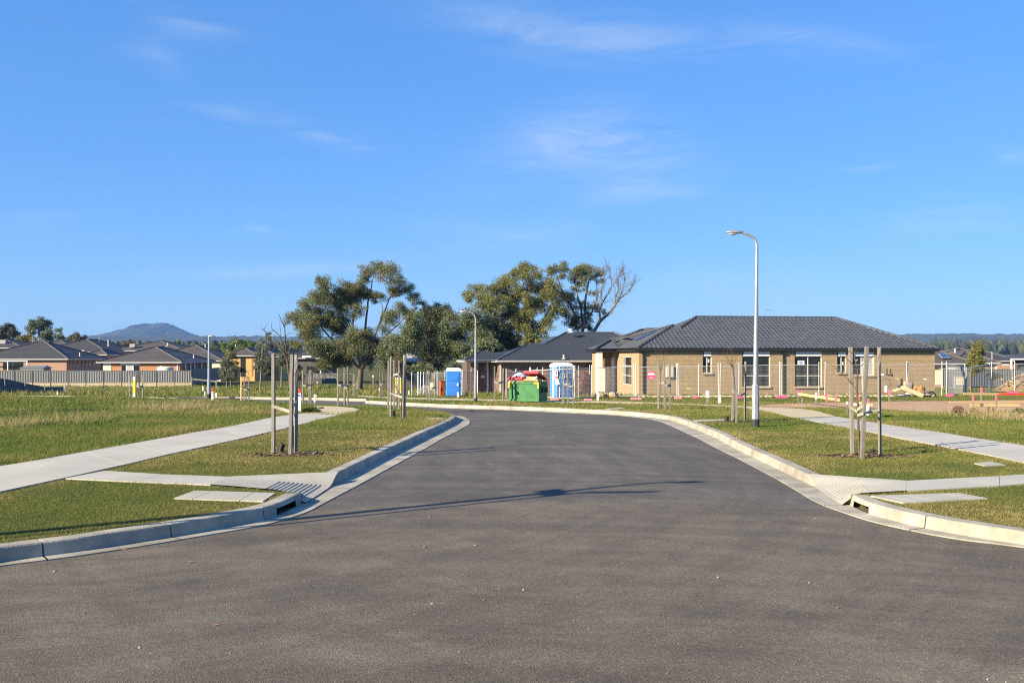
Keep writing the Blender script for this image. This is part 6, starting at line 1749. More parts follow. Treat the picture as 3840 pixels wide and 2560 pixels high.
# sets further along the left verge
def far_set(desc, feet, tops, trunk, seed, w=.062, m=None, h=120, spread=1.0, straps=True, d_hint=40, br=1.0):
    out = []
    words = {2: ('left', 'right'), 3: ('left', 'middle', 'right'), 1: ('single',)}[len(feet)]
    for f_, t_, wd in zip(feet, tops, words):
        mm = m[words.index(wd)] if isinstance(m, (list, tuple)) else m
        s_, a_, tp_ = stake(f'{wd} stake of the set {desc}', f_, t_, w, mm); out.append((s_, a_))
    if straps and len(out) >= 2:
        for (sa, aa), (sb, ab), fy in zip(out, out[1:], (.56, .50)):
            py0 = feet[0][1] - (feet[0][1] - tops[0][1]) * fy
            x0 = CX + F * aa.x / aa.y; x1 = CX + F * ab.x / ab.y
            strap(sa, [P(x0 - 1, py0, aa.y - .06), P((x0 + x1) / 2, py0 + 4, aa.y - .06), P(x1 + 1, py0 - 1, ab.y - .06)], .09)
    if trunk:
        x, y0, y1 = trunk; D = d_hint
        r = np.random.default_rng(seed)
        lean = r.uniform(-4, 4)
        brs = []
        yf = y0 - (y0 - y1) * .58
        for i in range(5):
            s_ = (-1) ** i; xx = x + lean * .6; wdt = r.uniform(8, 22) * br
            ya = yf + r.uniform(-8, 12)
            brs.append(([(xx, ya), (xx + s_ * wdt * .45, ya - (ya - y1) * .45), (xx + s_ * wdt * .8, ya - (ya - y1) * r.uniform(.7, .95))], .006))
        brs.append(([(x + lean * .6, yf), (x + lean, (yf + y1) / 2), (x + lean * 1.4, y1)], .009))
        sapling(f'bare sapling in the set {desc}', D, [(x, y0), (x + lean * .3, (y0 + yf) / 2), (x + lean * .6, yf)], brs, .013, M_TWIGY, seed=seed, tw=1)
    return out
far_set('left of the tallest gum trunk', [(1268, 1524), (1291, 1521), (1304, 1521)], [(1267, 1380), (1291, 1378), (1304, 1374)], (1296, 1521, 1372), 21, d_hint=38)
far_set('just right of the red capped marker', [(1136, 1514), (1159, 1513), (1166, 1513)], [(1136, 1388), (1160, 1388), (1166, 1387)], (1162, 1513, 1372), 22, d_hint=42)
far_set('with one fresh yellow stake by the far kerb', [(904, 1503), (916, 1502), (933, 1502)], [(905, 1413), (916, 1412), (933, 1412)], (925, 1503, 1370), 23, m=[M_TIMBERN, M_TIMBER, M_TIMBER], d_hint=50)
far_set('beside the yellow marker post in the left field', [(486, 1489), (510, 1493), (536, 1492)], [(487, 1404), (510, 1405), (534, 1404)], (524, 1491, 1385), 24, d_hint=52)
far_set('in front of the tallest gum trunk', [(1325, 1487), (1332, 1487)], [(1325, 1404), (1331, 1403)], None, 25, d_hint=60)
far_set('left of the yellow placard', [(1426, 1494), (1433, 1494)], [(1425, 1397), (1434, 1399)], (1429, 1494, 1388), 26, d_hint=56)
far_set('left of the green skip', [(1854, 1509), (1886, 1508)], [(1855, 1373), (1887, 1380)], (1863, 1509, 1360), 27, d_hint=46)
far_set('before the light blue toilet', [(2112, 1516), (2130, 1518), (2150, 1518)], [(2112, 1376), (2128, 1374), (2146, 1376)], (2118, 1516, 1345), 28, d_hint=44)
far_set('before the meter box of the tan house', [(2468, 1534), (2493, 1537), (2512, 1536)], [(2470, 1354), (2492, 1354), (2512, 1355)], (2479, 1535, 1292), 29, d_hint=35, w=.065, br=1.5)
far_set('by the stacked wire panels', [(1601, 1505), (1611, 1507), (1630, 1504)], [(1601, 1400), (1609, 1394), (1631, 1402)], (1607, 1507, 1380), 31, d_hint=48)
mulch('bark mulch by the dark stake left of the near lamp', 2760, 1580, 1.1, .5, 150)
sR1, aR1, _ = stake('weathered stake left of the near street lamp, left one', (2747, 1578), (2750, 1366), .062)
sR2, aR2, _ = stake('weathered stake left of the near street lamp, middle one', (2761, 1583), (2762, 1361), .062)
sR3, aR3, _ = stake('black shaded stake standing right beside the near street lamp', (2793, 1578), (2795, 1355),0.065, dark=True)
strap(sR1, [P(2746, 1466, aR1.y - .04), P(2758, 1473, aR1.y - .05)], .07); strap(sR2, [P(2764, 1482, aR2.y - .04), P(2779, 1482, aR2.y), P(2794, 1474, aR3.y - .04)], .06)
sapling('bare sapling between the stakes left of the near street lamp', 26, [(2753, 1580), (2757, 1480), (2753, 1420), (2747, 1378)], [([(2747, 1378), (2738, 1358), (2724, 1338), (2705, 1320)], .012), ([(2748, 1385), (2744, 1340), (2741, 1308), (2738, 1290)], .012), ([(2747, 1372), (2760, 1345), (2766, 1328)], .009), ([(2726, 1342), (2728, 1325)], .006), ([(2747, 1378), (2730, 1362), (2700, 1347)], .008)], .02, M_TWIGY, seed=8)
pipe_stub('black pipe stub left of the stakes by the near lamp', 2724, 1581, .16, .06, (.01, 0))
# nearest right set
mulch('bark mulch round the right verge stakes', 3230, 1710, 1.0, .36, 420)
q1, A1, T1 = stake('weathered stake, left one of three on the right verge', (3196, 1701), (3189, 1301), .062)
q2, A2, T2 = stake('leaning weathered stake, middle one on the right verge', (3232, 1720), (3250, 1298), .060)
q3, A3, T3 = stake('stake with a black side, right one of three on the right verge', (3299, 1706), (3297, 1302),0.063, dark=True)
strap(q1, [P(3188, 1527, A1.y - .05), P(3205, 1537, A1.y - .06), P(3216, 1545, A1.y - .1)], .05); strap(q2, [P(3214, 1536, A2.y + .1), P(3228, 1528, A2.y), P(3240, 1520, A2.y - .03)], .05)
strap(q2, [P(3215, 1556, A2.y - .02), P(3238, 1550, A2.y - .05), P(3265, 1543, A3.y - .05), P(3298, 1536, A3.y - .05)], .05)
sapling('bare young tree with a red ribbon between the right verge stakes', 15, [(3222, 1704), (3219, 1600), (3216, 1520), (3213, 1458), (3216, 1400), (3216, 1384)], [
    ([(3213, 1462), (3204, 1450), (3185, 1428), (3160, 1400), (3130, 1378), (3103, 1356)], .011), ([(3160, 1400), (3156, 1388)], .005), ([(3216, 1384), (3209, 1360), (3203, 1335), (3195, 1318), (3178, 1300)], .011), ([(3214, 1378), (3196, 1362), (3175, 1344), (3150, 1330)], .008),
    ([(3199, 1325), (3180, 1315), (3152, 1304)], .007), ([(3202, 1330), (3198, 1300), (3196, 1290)], .006), ([(3216, 1382), (3230, 1370), (3245, 1360), (3262, 1348), (3275, 1330)], .008), ([(3203, 1335), (3210, 1315), (3214, 1305)], .005)], .019, M_TWIGY, seed=9, tw=2)
t = thing('ribbon', 'small red ribbon tied on a bare branch of the right verge sapling', 'ribbon', P(3195, 1434, A1.y)); mb = MB(); p = P(3195, 1434, A1.y)
mb.box(p, (.055, .02, .028), ((.85, 0, .5), (0, 1, 0), (-.5, 0, .85))); mb.box(p + Vector((-.02, -.01, -.012)), (.03, .012, .03)); mb.build('knot', M_RED, t)
t = thing('plant_tag', 'white plant tag hanging on the right verge sapling', 'tag', P(3212, 1350, A1.y)); mb = MB(); mb.box(P(3212, 1350, A1.y), (.035, .004, .035), ((.9, 0, -.4), (0, 1, 0), (.4, 0, .9))); mb.build('tag', M_WHITE, t)
pipe_stub('black pipe stub standing beside the dark stake on the right verge', 3273, 1702, .085, .04, (-.01, 0)); pipe_stub('low black pipe end in the mulch left of the right verge stakes', 3158, 1714, .04, .05, (.03, 0))
# ------------------------------------------------------------------ markers and pegs
def marker(label, px, py, top, w, cap, capfrac=.26, dot=True, body=None, slant=True):
    B = G(px, py); k = B.y / F; H = (py - top) * k; W = w * k
    t = thing('marker_post', label, 'marker post', B)
    zc = H * (1 - capfrac)
    mb = MB(); mb.box(B + Vector((0, 0, zc / 2 - .05)), (W, W * .5, zc + .1)); mb.build('post', body or M_WHITE, t)
    mb = MB(); h = W / 2; g = W * .25; z0 = B.z + zc
    zl_, zr = B.z + H, B.z + H - (W * .55 if slant else 0)
    mb.add([(B.x + x, B.y + y, z) for y in (-g, g) for x, z in ((-h, z0), (h, z0), (h, zr), (-h, zl_))], [(0, 1, 2, 3), (7, 6, 5, 4), (3, 2, 6, 7), (1, 0, 4, 5), (2, 1, 5, 6), (0, 3, 7, 4)]); mb.build('cap', cap, t)
    if dot:
        mb = MB(); n = 14; c = B + Vector((0, -g - .003, zc - W * .62)); mb.add([c + Vector((math.cos(6.283 * i / n) * W * .40, 0, math.sin(6.283 * i / n) * W * .34)) for i in range(n)], [tuple(range(n))]); mb.build('dot', M_BLUE, t)
    return t
marker('white marker post with red cap and blue dot beside the left footpath', 1122, 1548, 1453, 13, M_RED, .22)
marker('white marker post with red cap by the far left kerb', 797, 1503, 1454, 6.5, M_RED, .28)
t = thing('marker_post', 'yellow and white marker post among stakes in the left field', 'marker post', G(503, 1494)); B = G(503, 1494); k = B.y / F
for z0, z1, m, nm in ((1494, 1475, M_WHITE, 'post'), (1475, 1424, M_YELLOW, 'yellow_band'), (1424, 1412, M_WHITE, 'cap')):
    mb = MB(); mb.box(B + Vector((0, 0, ((1494 - z0) + (1494 - z1)) / 2 * k)), (8.5 * k, 4 * k, (z0 - z1) * k)); mb.build(nm, m, t)
PG = 'white topped survey pegs'
def peg(label, px, py, top, w=5.5, paint=.5, flag=False, mp=None):
    B = G(px, py); k = B.y / F; H = (py - top) * k; W = w * k
    t = thing('survey_peg', label, 'peg', B, PG)
    mb = MB(); mb.tone = random.random(); mb.box(B + Vector((0, 0, H * (1 - paint) / 2 - .05)), (W * .8, W * .6, H * (1 - paint) + .1)); mb.build('stick', M_TIMBER, t)
    mb = MB(); mb.box(B + Vector((0, 0, H * (1 - paint / 2))), (W, W * .75, H * paint)); 
    if flag: mb.box(B + Vector((W * .9, 0, H * .9)), (W * 1.4, W * .2, H * .1), ((.8, 0, -.6), (0, 1, 0), (.6, 0, .8)))
    mb.build('painted_top', mp or M_WHITE, t)
for a in [('white topped peg at the grass edge right of the red capped marker', 1180, 1526, 1478, 5.5, .6, True), ('white peg right of the far small red marker', 811, 1504, 1473, 5, .5), ('white peg left of the far street lamp base', 761, 1478, 1447, 4, .6), ('thin white peg before the far street lamp', 768, 1499, 1468, 4, .5),
          ('white peg in front of the slate blue fence end', 216, 1489, 1467, 4, .5), ('white peg beside the two stakes left of the yellow placard', 1423, 1478, 1455, 5, .8), ('white peg left of the stacked wire panels', 1533, 1484, 1465, 5, .7), ('white peg before the blue toilet, left one', 1696, 1486, 1460, 4.5, .5),
          ('white peg before the blue toilet, right one', 1717, 1492, 1470, 6, 1.0), ('grey peg under the tallest gum limb, in long grass', 1190, 1455, 1430, 4, .2), ('tall bare peg right of the tallest gum trunk', 1399, 1470, 1407, 5, .1)]:
    peg(*a)
peg('white pipe marker in front of the cream porch pier', 2242, 1501, 1472, 8, 1.0); peg('white painted peg before the middle of the tan wall', 2653, 1513, 1465, 11, .5); peg('thick white pipe below a fence upright on the tan wall', 2698, 1514, 1480, 9, 1.0)
peg('white topped peg in front of the bare plot, tallest there', 3060, 1533, 1471, 6, .4); peg('grey peg with pale top beside the left stake on the right verge', 3177, 1556, 1505, 5, .2)
# yellow placard on a post
B = G(1483, 1490); k = B.y / F
t = thing('notice_placard', 'yellow placard with white ends on a post behind the pale stakes', 'sign', B)
mb = MB(); mb.box(B + Vector((0, 0, .35)), (.06, .05, .9)); mb.build('post', M_TIMBER, t)
for y0, y1, m, nm in ((1468, 1420, M_YELLOW, 'board'), (1420, 1415, M_WHITE, 'white_top'), (1473, 1468, M_WHITE, 'white_foot')):
    mb = MB(); a, b = P(1483, y0, B.y - .06), P(1503.5, y1, B.y - .06); mb.box((a + b) / 2, (b.x - a.x, .03, b.z - a.z)); mb.build(nm, m, t)
mb = MB(); a = P(1490, 1435, B.y - .08); mb.box(a, (.14, .01, .09)); mb.box(a + Vector((-.02, 0, -.1)), (.08, .01, .06)); mb.build('print', M_WHITE, t)
# ------------------------------------------------------------------ portable toilets
M_PLBLUE = mat('blue_plastic', (.045, .22, .70), .45, .08, 2, .05)
M_PLLIGHT = mat('light_blue_plastic', (.065, .26, .64), .45, .08, 2, .05)
M_PLROOF = mat('white_translucent_roof', (.72, .78, .84), .4, .04)
def toilet(label, px, py, top, ang, body, d=None):
    B = G(px, py); k = B.y / F; H = (py - top) * k; s = H / 2.3
    t = thing('portable_toilet', label, 'portable toilet', B, 'portable toilets on the building sites')
    ux = Vector((math.cos(ang), math.sin(ang), 0)); vy = Vector((-math.sin(ang), math.cos(ang), 0)); Z = Vector((0, 0, 1)); ax = (ux, vy, Z)
    W = 1.12 * s; hb = 1.98 * s
    def at(u, v, z): return B + ux * u + vy * v + Z * z
    mb = MB(); mb.box(at(0, 0, hb / 2 + .06), (W, W, hb), ax)
    # corner posts and waist ribs give the moulded shell its relief
    for i in (-1, 1):
        for j in (-1, 1): mb.box(at(i * (W / 2 - .05), j * (W / 2 - .05), hb / 2 + .06), (.14 * s, .14 * s, hb + .02), ax)
    for z in (.55, 1.02, 1.5):
        for sd in (-1, 1): mb.box(at(sd * W / 2, 0, z * s), (.035, W * .72, .30 * s), ax)
    mb.build('shell', body, t, bevel=.02)
    mb = MB(); mb.box(at(0, -W / 2 - .012, hb / 2 + .03), (W * .72, .03, hb * .93), ax); 
    for z in (.45, .95, 1.45): mb.box(at(0, -W / 2 - .032, z * s), (W * .55, .02, .32 * s), ax)
    dr = mb.build('door', body, t, bevel=.008)
    mb = MB(); mb.box(at(W * .27, -W / 2 - .05, 1.0 * s), (.09, .05, .16), ax); mb.build('latch', M_WHITE, dr)
    mb = MB(); vs = []; n = 8                                # domed roof with rounded shoulders
    for q, (e, z) in enumerate(((1.06, 0), (1.07, .08), (1.0, .16), (.86, .235), (.6, .275))):
        for i, j in ((-1, -1), (1, -1), (1, 1), (-1, 1)): vs.append(at(i * W / 2 * e, j * W / 2 * e, hb + .06 + z * s))
    mb.add(vs, [(q * 4 + i, q * 4 + (i + 1) % 4, q * 4 + 4 + (i + 1) % 4, q * 4 + 4 + i) for q in range(4) for i in range(4)] + [(16, 17, 18, 19), (3, 2, 1, 0)]); mb.build('roof', M_PLROOF, t)
    mb = MB(); mb.tube([at(W * .3, W * .3, hb), at(W * .3, W * .3, hb + .36 * s)], .05, 8); mb.build('vent_pipe', M_PLROOF, t)
    mb = MB(); mb.box(at(0, 0, .04), (W * 1.08, W * 1.08, .10), ax); mb.build('skid_base', M_BLACKPL, t)
    return t, at, W, s
toilet('saturated blue portable toilet with white domed roof beside the wire panels', 1701, 1488, 1380, R(6), M_PLBLUE)
tl, at_, W_, s_ = toilet('light blue portable toilet with white notices behind the fence wires', 2105, 1494, 1361, R(20), M_PLLIGHT)
mb = MB(); ux = Vector((math.cos(R(20)), math.sin(R(20)), 0)); vy = Vector((-math.sin(R(20)), math.cos(R(20)), 0)); axq = (ux, vy, Vector((0, 0, 1)))
mb.box(at_(-W_ / 2 - .02, -.1, 1.45 * s_), (.01, .32, .28), axq); mb.build('notice', M_WHITE, tl)
mb = MB(); mb.box(at_(.0, -W_ / 2 - .06, 1.5 * s_), (.34, .01, .32), axq); mb.build('notice', M_WHITE, tl)
mb = MB()
for i in range(3): mb.box(at_(-W_ / 2 - .028, -.22 + .12 * i, 1.40 * s_), (.01, .05, .16), axq)
mb.build('notice_print', M_RED, tl)
Bn = P(2087, 1400, 52.2)
t = thing('hanging_notice', 'long white notice with red print hanging on the fence before the light blue toilet', 'sign', Bn)
mb = MB(); mb.box(P(2085.5, 1400, 52.2), (.19, .012, .36)); mb.add([P(2080, 1417, 52.2), P(2092, 1417, 52.2), P(2099, 1441, 52.1), P(2084, 1443, 52.1), P(2080, 1417, 52.22), P(2092, 1417, 52.22), P(2099, 1441, 52.12), P(2084, 1443, 52.12)], [(0, 1, 2, 3), (4, 5, 6, 7), (0, 1, 5, 4), (2, 3, 7, 6), (1, 2, 6, 5), (0, 3, 7, 4)]); mb.build('sheet', M_WHITE, t)
mb = MB(); mb.box(P(2085, 1397, 52.18), (.05, .01, .16)); mb.box(P(2085.5, 1415, 52.18), (.16, .01, .06)); mb.build('print', M_RED, t)
# ------------------------------------------------------------------ green skip with red lids
M_SKIP = mat('green_skip_paint', (.05, .20, .068), .5, .16, 3, .1, 20, fine=.12, fscale=9)
M_LID = mat('red_lid_plastic', (.50, .030, .040), .5, .10, 3)
B = G(1962, 1508); SK = thing('skip_bin', 'green front lift skip with two red lids, overfilled with rubbish', 'skip bin', B)
k = B.y / F; an = R(-24); ux = Vector((math.cos(an), math.sin(an), 0)); vy = Vector((-math.sin(an), math.cos(an), 0)); Z = Vector((0, 0, 1)); axs = (ux, vy, Z)
Wd, Dp, Hh = 1.60, 1.18, 76 * k
def sk(u, v, z): return B + ux * u + vy * (v + .55) + Z * z
mb = MB()
prof = [(-.46, .06), (-.50, Hh * .94), (-.50, Hh), (.62, Hh), (.62, .06)]
th = .03
vs = []
for u in (-Wd / 2, Wd / 2):
    vs += [sk(u, v, z) for v, z in prof]
mb.add(vs, [(0, 1, 2, 3, 4), (9, 8, 7, 6, 5), (0, 5, 6, 1), (1, 6, 7, 2), (3, 8, 9, 4), (4, 9, 5, 0)])
mb.build('bin_body', M_SKIP, SK)
mb = MB()
mb.box(sk(0, -.51, Hh - .03), (Wd + .06, .05, .08), axs); mb.box(sk(0, .63, Hh - .03), (Wd + .06, .05, .08), axs)
for u in (-1, 1): mb.box(sk(u * (Wd / 2 + .012), .06, Hh - .03), (.05, 1.1, .08), axs)
mb.box(sk(0, -.49, .10), (Wd, .05, .10), axs)
mb.build('rim', M_SKIP, SK)
for sd in (-1, 1):                                     # fork pocket on each end
    f = MB(); u = sd * (Wd / 2 + .07)
    f.box(sk(u, .02, Hh * .74), (.14, .62, .035), axs); f.box(sk(u, .02, Hh * .48), (.14, .62, .035), axs); f.box(sk(u, .33, Hh * .61), (.14, .03, .26), axs)
    f.box(sk(sd * (Wd / 2 + .006), .02, Hh * .61), (.02, .5, .20), axs)
    f.build('fork_pocket', M_SKIP, SK)
    f = MB(); f.box(sk(sd * (Wd / 2 + .02), -.10, Hh * .61), (.02, .18, .20), axs); f.build('pocket_opening', M_DARK, SK)
mb = MB()
for u in (-1, 1):
    mb.box(sk(u * (Wd / 2 - .11), -.545, Hh - .045), (.26, .022, .075), axs); mb.box(sk(u * (Wd / 2 - .022), -.54, Hh - .17), (.085, .022, .26), axs)
mb.box(sk(Wd / 2 + .035, -.42, Hh - .045), (.02, .16, .07), axs); mb.box(sk(Wd / 2 + .035, .52, Hh - .045), (.02, .16, .07), axs)
mb.build('yellow_corner_marks', mat('marking_orange', (.85, .42, .03), .55, .05), SK)
def lid(u0, u1, hinge_z, front_z, lip=.07):
    mb = MB(); n = 5
    a, b = sk(u0, .62, hinge_z), sk(u1, .62, hinge_z); c, d = sk(u1, -.58, front_z + (0.0)), sk(u0, -.58, front_z)
    up = Vector((0, 0, .05))
    mb.add([a, b, c, d, a + up, b + up, c + up, d + up], [(3, 2, 1, 0), (4, 5, 6, 7), (0, 1, 5, 4), (1, 2, 6, 5), (2, 3, 7, 6), (3, 0, 4, 7)])
    for i in range(n):
        f = (i + .5) / n; p, q = a.lerp(b, f) + up * 1.4, d.lerp(c, f) + up * 1.4; mb.tube([p.lerp(q, .04), p.lerp(q, .99)], .045, 6)
    mb.extrude_profile(d + up * .3, c + up * .3, [(-.03, -.05), (.02, -.05), (.02, .05), (-.03, .05)])
    return mb.build('lid', M_LID, SK)
lid(-.82, -.03, Hh + .10, Hh + .14); lid(.03, .82, Hh + .08, Hh + .45)
M_CARD = mat('cardboard', (.52, .33, .17), .85, .10, 4)
def rubbish(label, cat, name, c, size, m, ax_=None, grp='rubbish heaped in the green skip'):
    t = thing(name, label, cat, c, grp); mb = MB(); mb.box(c, size, ax_ or axs); mb.build('piece', m, t, bevel=.01); return t
rot = lambda a, b: (Vector((math.cos(a), math.sin(a) * math.cos(b), math.sin(b) * .3)).normalized(), Vector((-math.sin(a), math.cos(a), 0)), Z)
rubbish('flat brown cardboard under the raised right lid of the skip', 'cardboard', 'cardboard_sheet', sk(.40, -.30, Hh + .10), (.75, .5, .10), M_CARD)
rubbish('second brown cardboard box end wedged below the raised skip lid', 'cardboard', 'cardboard_box', sk(.34, -.2, Hh + .2), (.5, .4, .14), M_CARD)
rubbish('tan carton strip between the left skip lid and the rim', 'cardboard', 'carton', sk(-.25, -.40, Hh + .05), (.55, .2, .07), M_CARD)
rubbish('white carton at the left end under the skip lid', 'carton', 'white_carton', sk(-.62, -.40, Hh + .05), (.30, .2, .07), M_WHITE)
p = sk(.52, -.46, Hh + .16); t = thing('pale_offcut', 'pale timber offcut poking out under the raised skip lid', 'offcut', p, 'rubbish heaped in the green skip')
mb = MB(); d_ = (ux * .85 + Z * .5).normalized(); mb.box(p, (.42, .06, .07), (d_, vy, d_.cross(vy))); mb.build('piece', M_REND, t)
c = sk(-.45, .1, Hh + .26); t = thing('plastic_film', 'crumpled clear plastic film piled on the left skip lid', 'plastic sheet', c); mb = MB(); vs = []
r_ = np.random.default_rng(3)
for i in range(7):
    for j in range(6):
        q = max(0, 1 - ((i - 3) / 3.4) ** 2) * max(0, 1 - ((j - 2.5) / 2.9) ** 2)
        vs.append(sk(-.45 + (i - 3) * .11, (j - 2.5) * .13, Hh + .2 + q * .22 + r_.uniform(-.04, .05)))
mb.add(vs, [(i * 6 + j, i * 6 + j + 1, i * 6 + j + 7, i * 6 + j + 6) for i in range(6) for j in range(5)]); mb.build('film', mat('cloudy_film', (.55, .57, .66), .3, .1, 6, spec=.6), t)

# ------------------------------------------------------------------ temporary fencing
M_WIRE = mat('fence_wire', (.36, .37, .38), .5, .05, metal=.2)
M_TUBE = mat('fence_tube', (.66, .67, .68), .42, .08, 6, metal=.3)
FG = 'temporary wire fence panels'
def panel(label, pa, pb, top, bot_a, bot_b, da, db, lean=0.0, mids=(), posts=(True, True), ext=10, wires=True):
    """wire panel between two uprights; photo columns pa/pb, top and foot rows, distances da/db"""
    A, Bq = P(pa, bot_a, da), P(pb, bot_b, db); TA, TB = P(pa, top[0], da), P(pb, top[1], db)
    t = thing('temporary_fence', label, 'fence panel', A.lerp(Bq, .5), FG)
    lv = Vector((0, lean, 0)); r = .022
    for on, q, tq, e in ((posts[0], A, TA, ext), (posts[1], Bq, TB, ext)):
        if on:
            mb = MB(); u = (tq - q).normalized(); lx = Vector((random.uniform(-.03, .03), 0, 0)); mb.tube([q - u * .06, tq + lv + u * (e * q.y / F) + lx], r * 1.15, 7); mb.build('upright', M_TUBE, t)
    for f in mids:
        mb = MB(); q, tq = A.lerp(Bq, f), TA.lerp(TB, f); mb.tube([q, tq + lv + Vector((0, 0, .16))], r * 1.0, 7); mb.build('upright', M_TUBE, t)
    for a, b in ((A, Bq), (TA + lv, TB + lv)):
        mb = MB(); mb.tube([a, a.lerp(b, .5) + Vector((0, 0, random.uniform(-.015, .015))), b], r, 6); mb.build('rail', M_TUBE, t)
    if wires:
        mb = MB(); n = max(6, int((Bq - A).length / .075))
        for i in range(1, n):
            f = i / n; q, tq = A.lerp(Bq, f), TA.lerp(TB, f) + lv; mb.tube([q, tq], .0042, 3, cap=False, smooth=False)
        for j in range(1, 7):
            f = j / 7; a, b = A.lerp(TA + lv, f), Bq.lerp(TB + lv, f); mb.tube([a, b], .0042, 3, cap=False, smooth=False)
        o = mb.build('wire_mesh', M_WIRE, t); o['kind'] = 'stuff'
    return t
fd = lambda x: 57.5 + (x - 2216) * 3.0 / (3548 - 2216)
fy = lambda x: HY + (HC - zg(fd(x)) - LAND) * F / fd(x) - 2
where = ['before the cream porch pier', 'across the tan corner and west window', 'before the meter box', 'below the small left window', 'left of the near lamp pole', 'before the lamp and the tall left window', 'before the window with the white sticker', 'under the small right window', 'behind the right verge stakes', 'before the right end of the tan wall', 'between the tan wall and the right paddock']
xsR = [2216, 2380, 2541, 2697, 2768, 2927, 3073, 3090, 3236, 3401, 3534]
tops = [1380, 1376, 1374, 1372, 1371, 1368, 1368, 1367, 1367, 1367, 1366]
for i in range(len(xsR) - 1):
    a, b = xsR[i], xsR[i + 1]
    if (a, b) == (3073, 3090): continue
    panel(f'temporary wire fence panel {where[i]}', a + 3, b - 2, (tops[i], tops[i + 1]), fy(a), fy(b), fd(a), fd(b), random.uniform(-.05, .05), (.5,) if i == 2 else (), ext=12)
panel('temporary wire fence panel right of the pink foot, closing the paddock gap', 3549, 3618, (1365, 1375), 1479, 1475, fd(3548), fd(3548) + 6, .05, ext=11)
panel('temporary wire fence panel before the bushy gum at right', 3624, 3710, (1378, 1366), 1473, 1470, fd(3548) + 7, fd(3548) + 9, 0, ext=4)
panel('temporary wire fence panel left of the dirt mound', 3717, 3796, (1367, 1366), 1470, 1466, fd(3548) + 9, fd(3548) + 10, 0, ext=12)
panel('temporary wire fence panel at the right frame edge', 3804, 3960, (1364, 1362), 1465, 1462, fd(3548) + 9, fd(3548) + 9, 0, ext=12)
for px, y0, y1, m in ((3552, 1420, 1472, M_GUTD), (3622, 1418, 1470, M_GUTD)):
    t = thing('gate_post', 'dark gate post, ' + ('left' if px < 3600 else 'right') + ' one beside the low cream panel', 'post', P(px, y1, 75)); mb = MB(); mb.box((P(px, y0, 75) + P(px, y1, 75)) / 2, (.1, .1, (y1 - y0) * 75 / F)); mb.build('post', m, t)
# centre panels behind the skip
panel('temporary wire fence panel behind the left half of the skip', 1898, 1986, (1396, 1391), 1490, 1490, 53.5, 54.5, .0, (.4, .45), ext=13)
panel('temporary wire fence panel behind the right half of the skip', 1990, 2074, (1389, 1385), 1490, 1490, 54.2, 53.0, .0, (.3, .55), ext=13)
panel('temporary wire fence panel leaning in front of the light blue toilet', 2076, 2150, (1384, 1382), 1492, 1492, 52.3, 52.0, .1, (.3,), ext=10)
panel('temporary wire fence panel right of the light blue toilet', 2154, 2212, (1382, 1380), 1492, 1490, 52.5, 54, -.1, (.25,), ext=12)
# left site: stacked panels and run up to the blue toilet
for i, (a, b, t0, t1, dd) in enumerate([(1545, 1570, 1404, 1402, 0), (1566, 1602, 1403, 1399, .5), (1575, 1640, 1402, 1399, 1.0), (1588, 1668, 1402, 1398, 1.6), (1640, 1730, 1399, 1396, .2), (1733, 1768, 1393, 1393, .6)]):
    w_ = ['end panel', 'second panel', 'third panel', 'rearmost panel', 'panel before the red tank', 'panel right of the blue toilet'][i]
    panel(f'temporary wire fence, {w_} of the stack by the blue toilet', a, b, (t0, t1), 1487, 1488, 60 + dd, 60.4 + dd, (-.1, .15, .3, .1, 0, 0)[i], (.5,) if i in (2, 3) else (), ext=8)
M_FOOT = mat('pink_fence_foot', (.78, .10, .26), .7, .12, 4)
M_FOOTF = mat('faded_pink_foot', (.60, .24, .26), .8, .12, 4)
def foot(label, px, py, w, m=None, h=9):
    B = G(px, py + 2); k = B.y / F; t = thing('fence_weight', label, 'fence foot', B, 'pink fence feet'); mb = MB()
    W = w * k; a = random.uniform(-.12, .12); ux_ = Vector((math.cos(a), math.sin(a), random.uniform(-.03, .05))).normalized(); v_ = Vector((-math.sin(a), math.cos(a), 0)); n_ = ux_.cross(v_)
    pr = [(-.5, 0), (.5, 0), (.46, 1), (-.46, 1)]; hh = h * k
    for vv, sc in ((-.13, 1), (.13, 1)): pass
    vs = [B + ux_ * (x * W) + v_ * vv + n_ * (z * hh) for vv in (-.12, .12) for x, z in pr]
    mb.add(vs, [(0, 1, 2, 3), (7, 6, 5, 4), (3, 2, 6, 7), (1, 0, 4, 5), (2, 1, 5, 6), (0, 3, 7, 4)]); mb.build('block', m or M_FOOT, t, bevel=.015)
    mb = MB(); mb.tube([B + n_ * (hh * .98), B + n_ * (hh * 1.12)], .035, 8); mb.build('socket', M_BLACKPL, t)
for a in [('pink fence foot below the west window corner', 2386, 1497, 42, M_FOOTF), ('pink fence foot under the meter box', 2543, 1494, 28, M_FOOTF), ('small pink fence foot left of the small left window', 2607, 1492, 16), ('bright pink fence foot behind the stakes by the lamp', 2768, 1491, 38), ('bright pink fence foot right of the near lamp pole', 2932, 1490, 42),
          ('pink fence foot behind the slanted timber rail', 3066, 1483, 18), ('pink fence foot at the paddock gap', 3561, 1484, 24), ('faded pink fence foot under the light blue toilet front', 2081, 1498, 36, M_FOOTF), ('faded red foot left of the cream pier', 2206, 1501, 30, M_FOOTF), ('pink foot at the far right beyond the timber rails', 3800, 1476, 44)]:
    foot(*a)
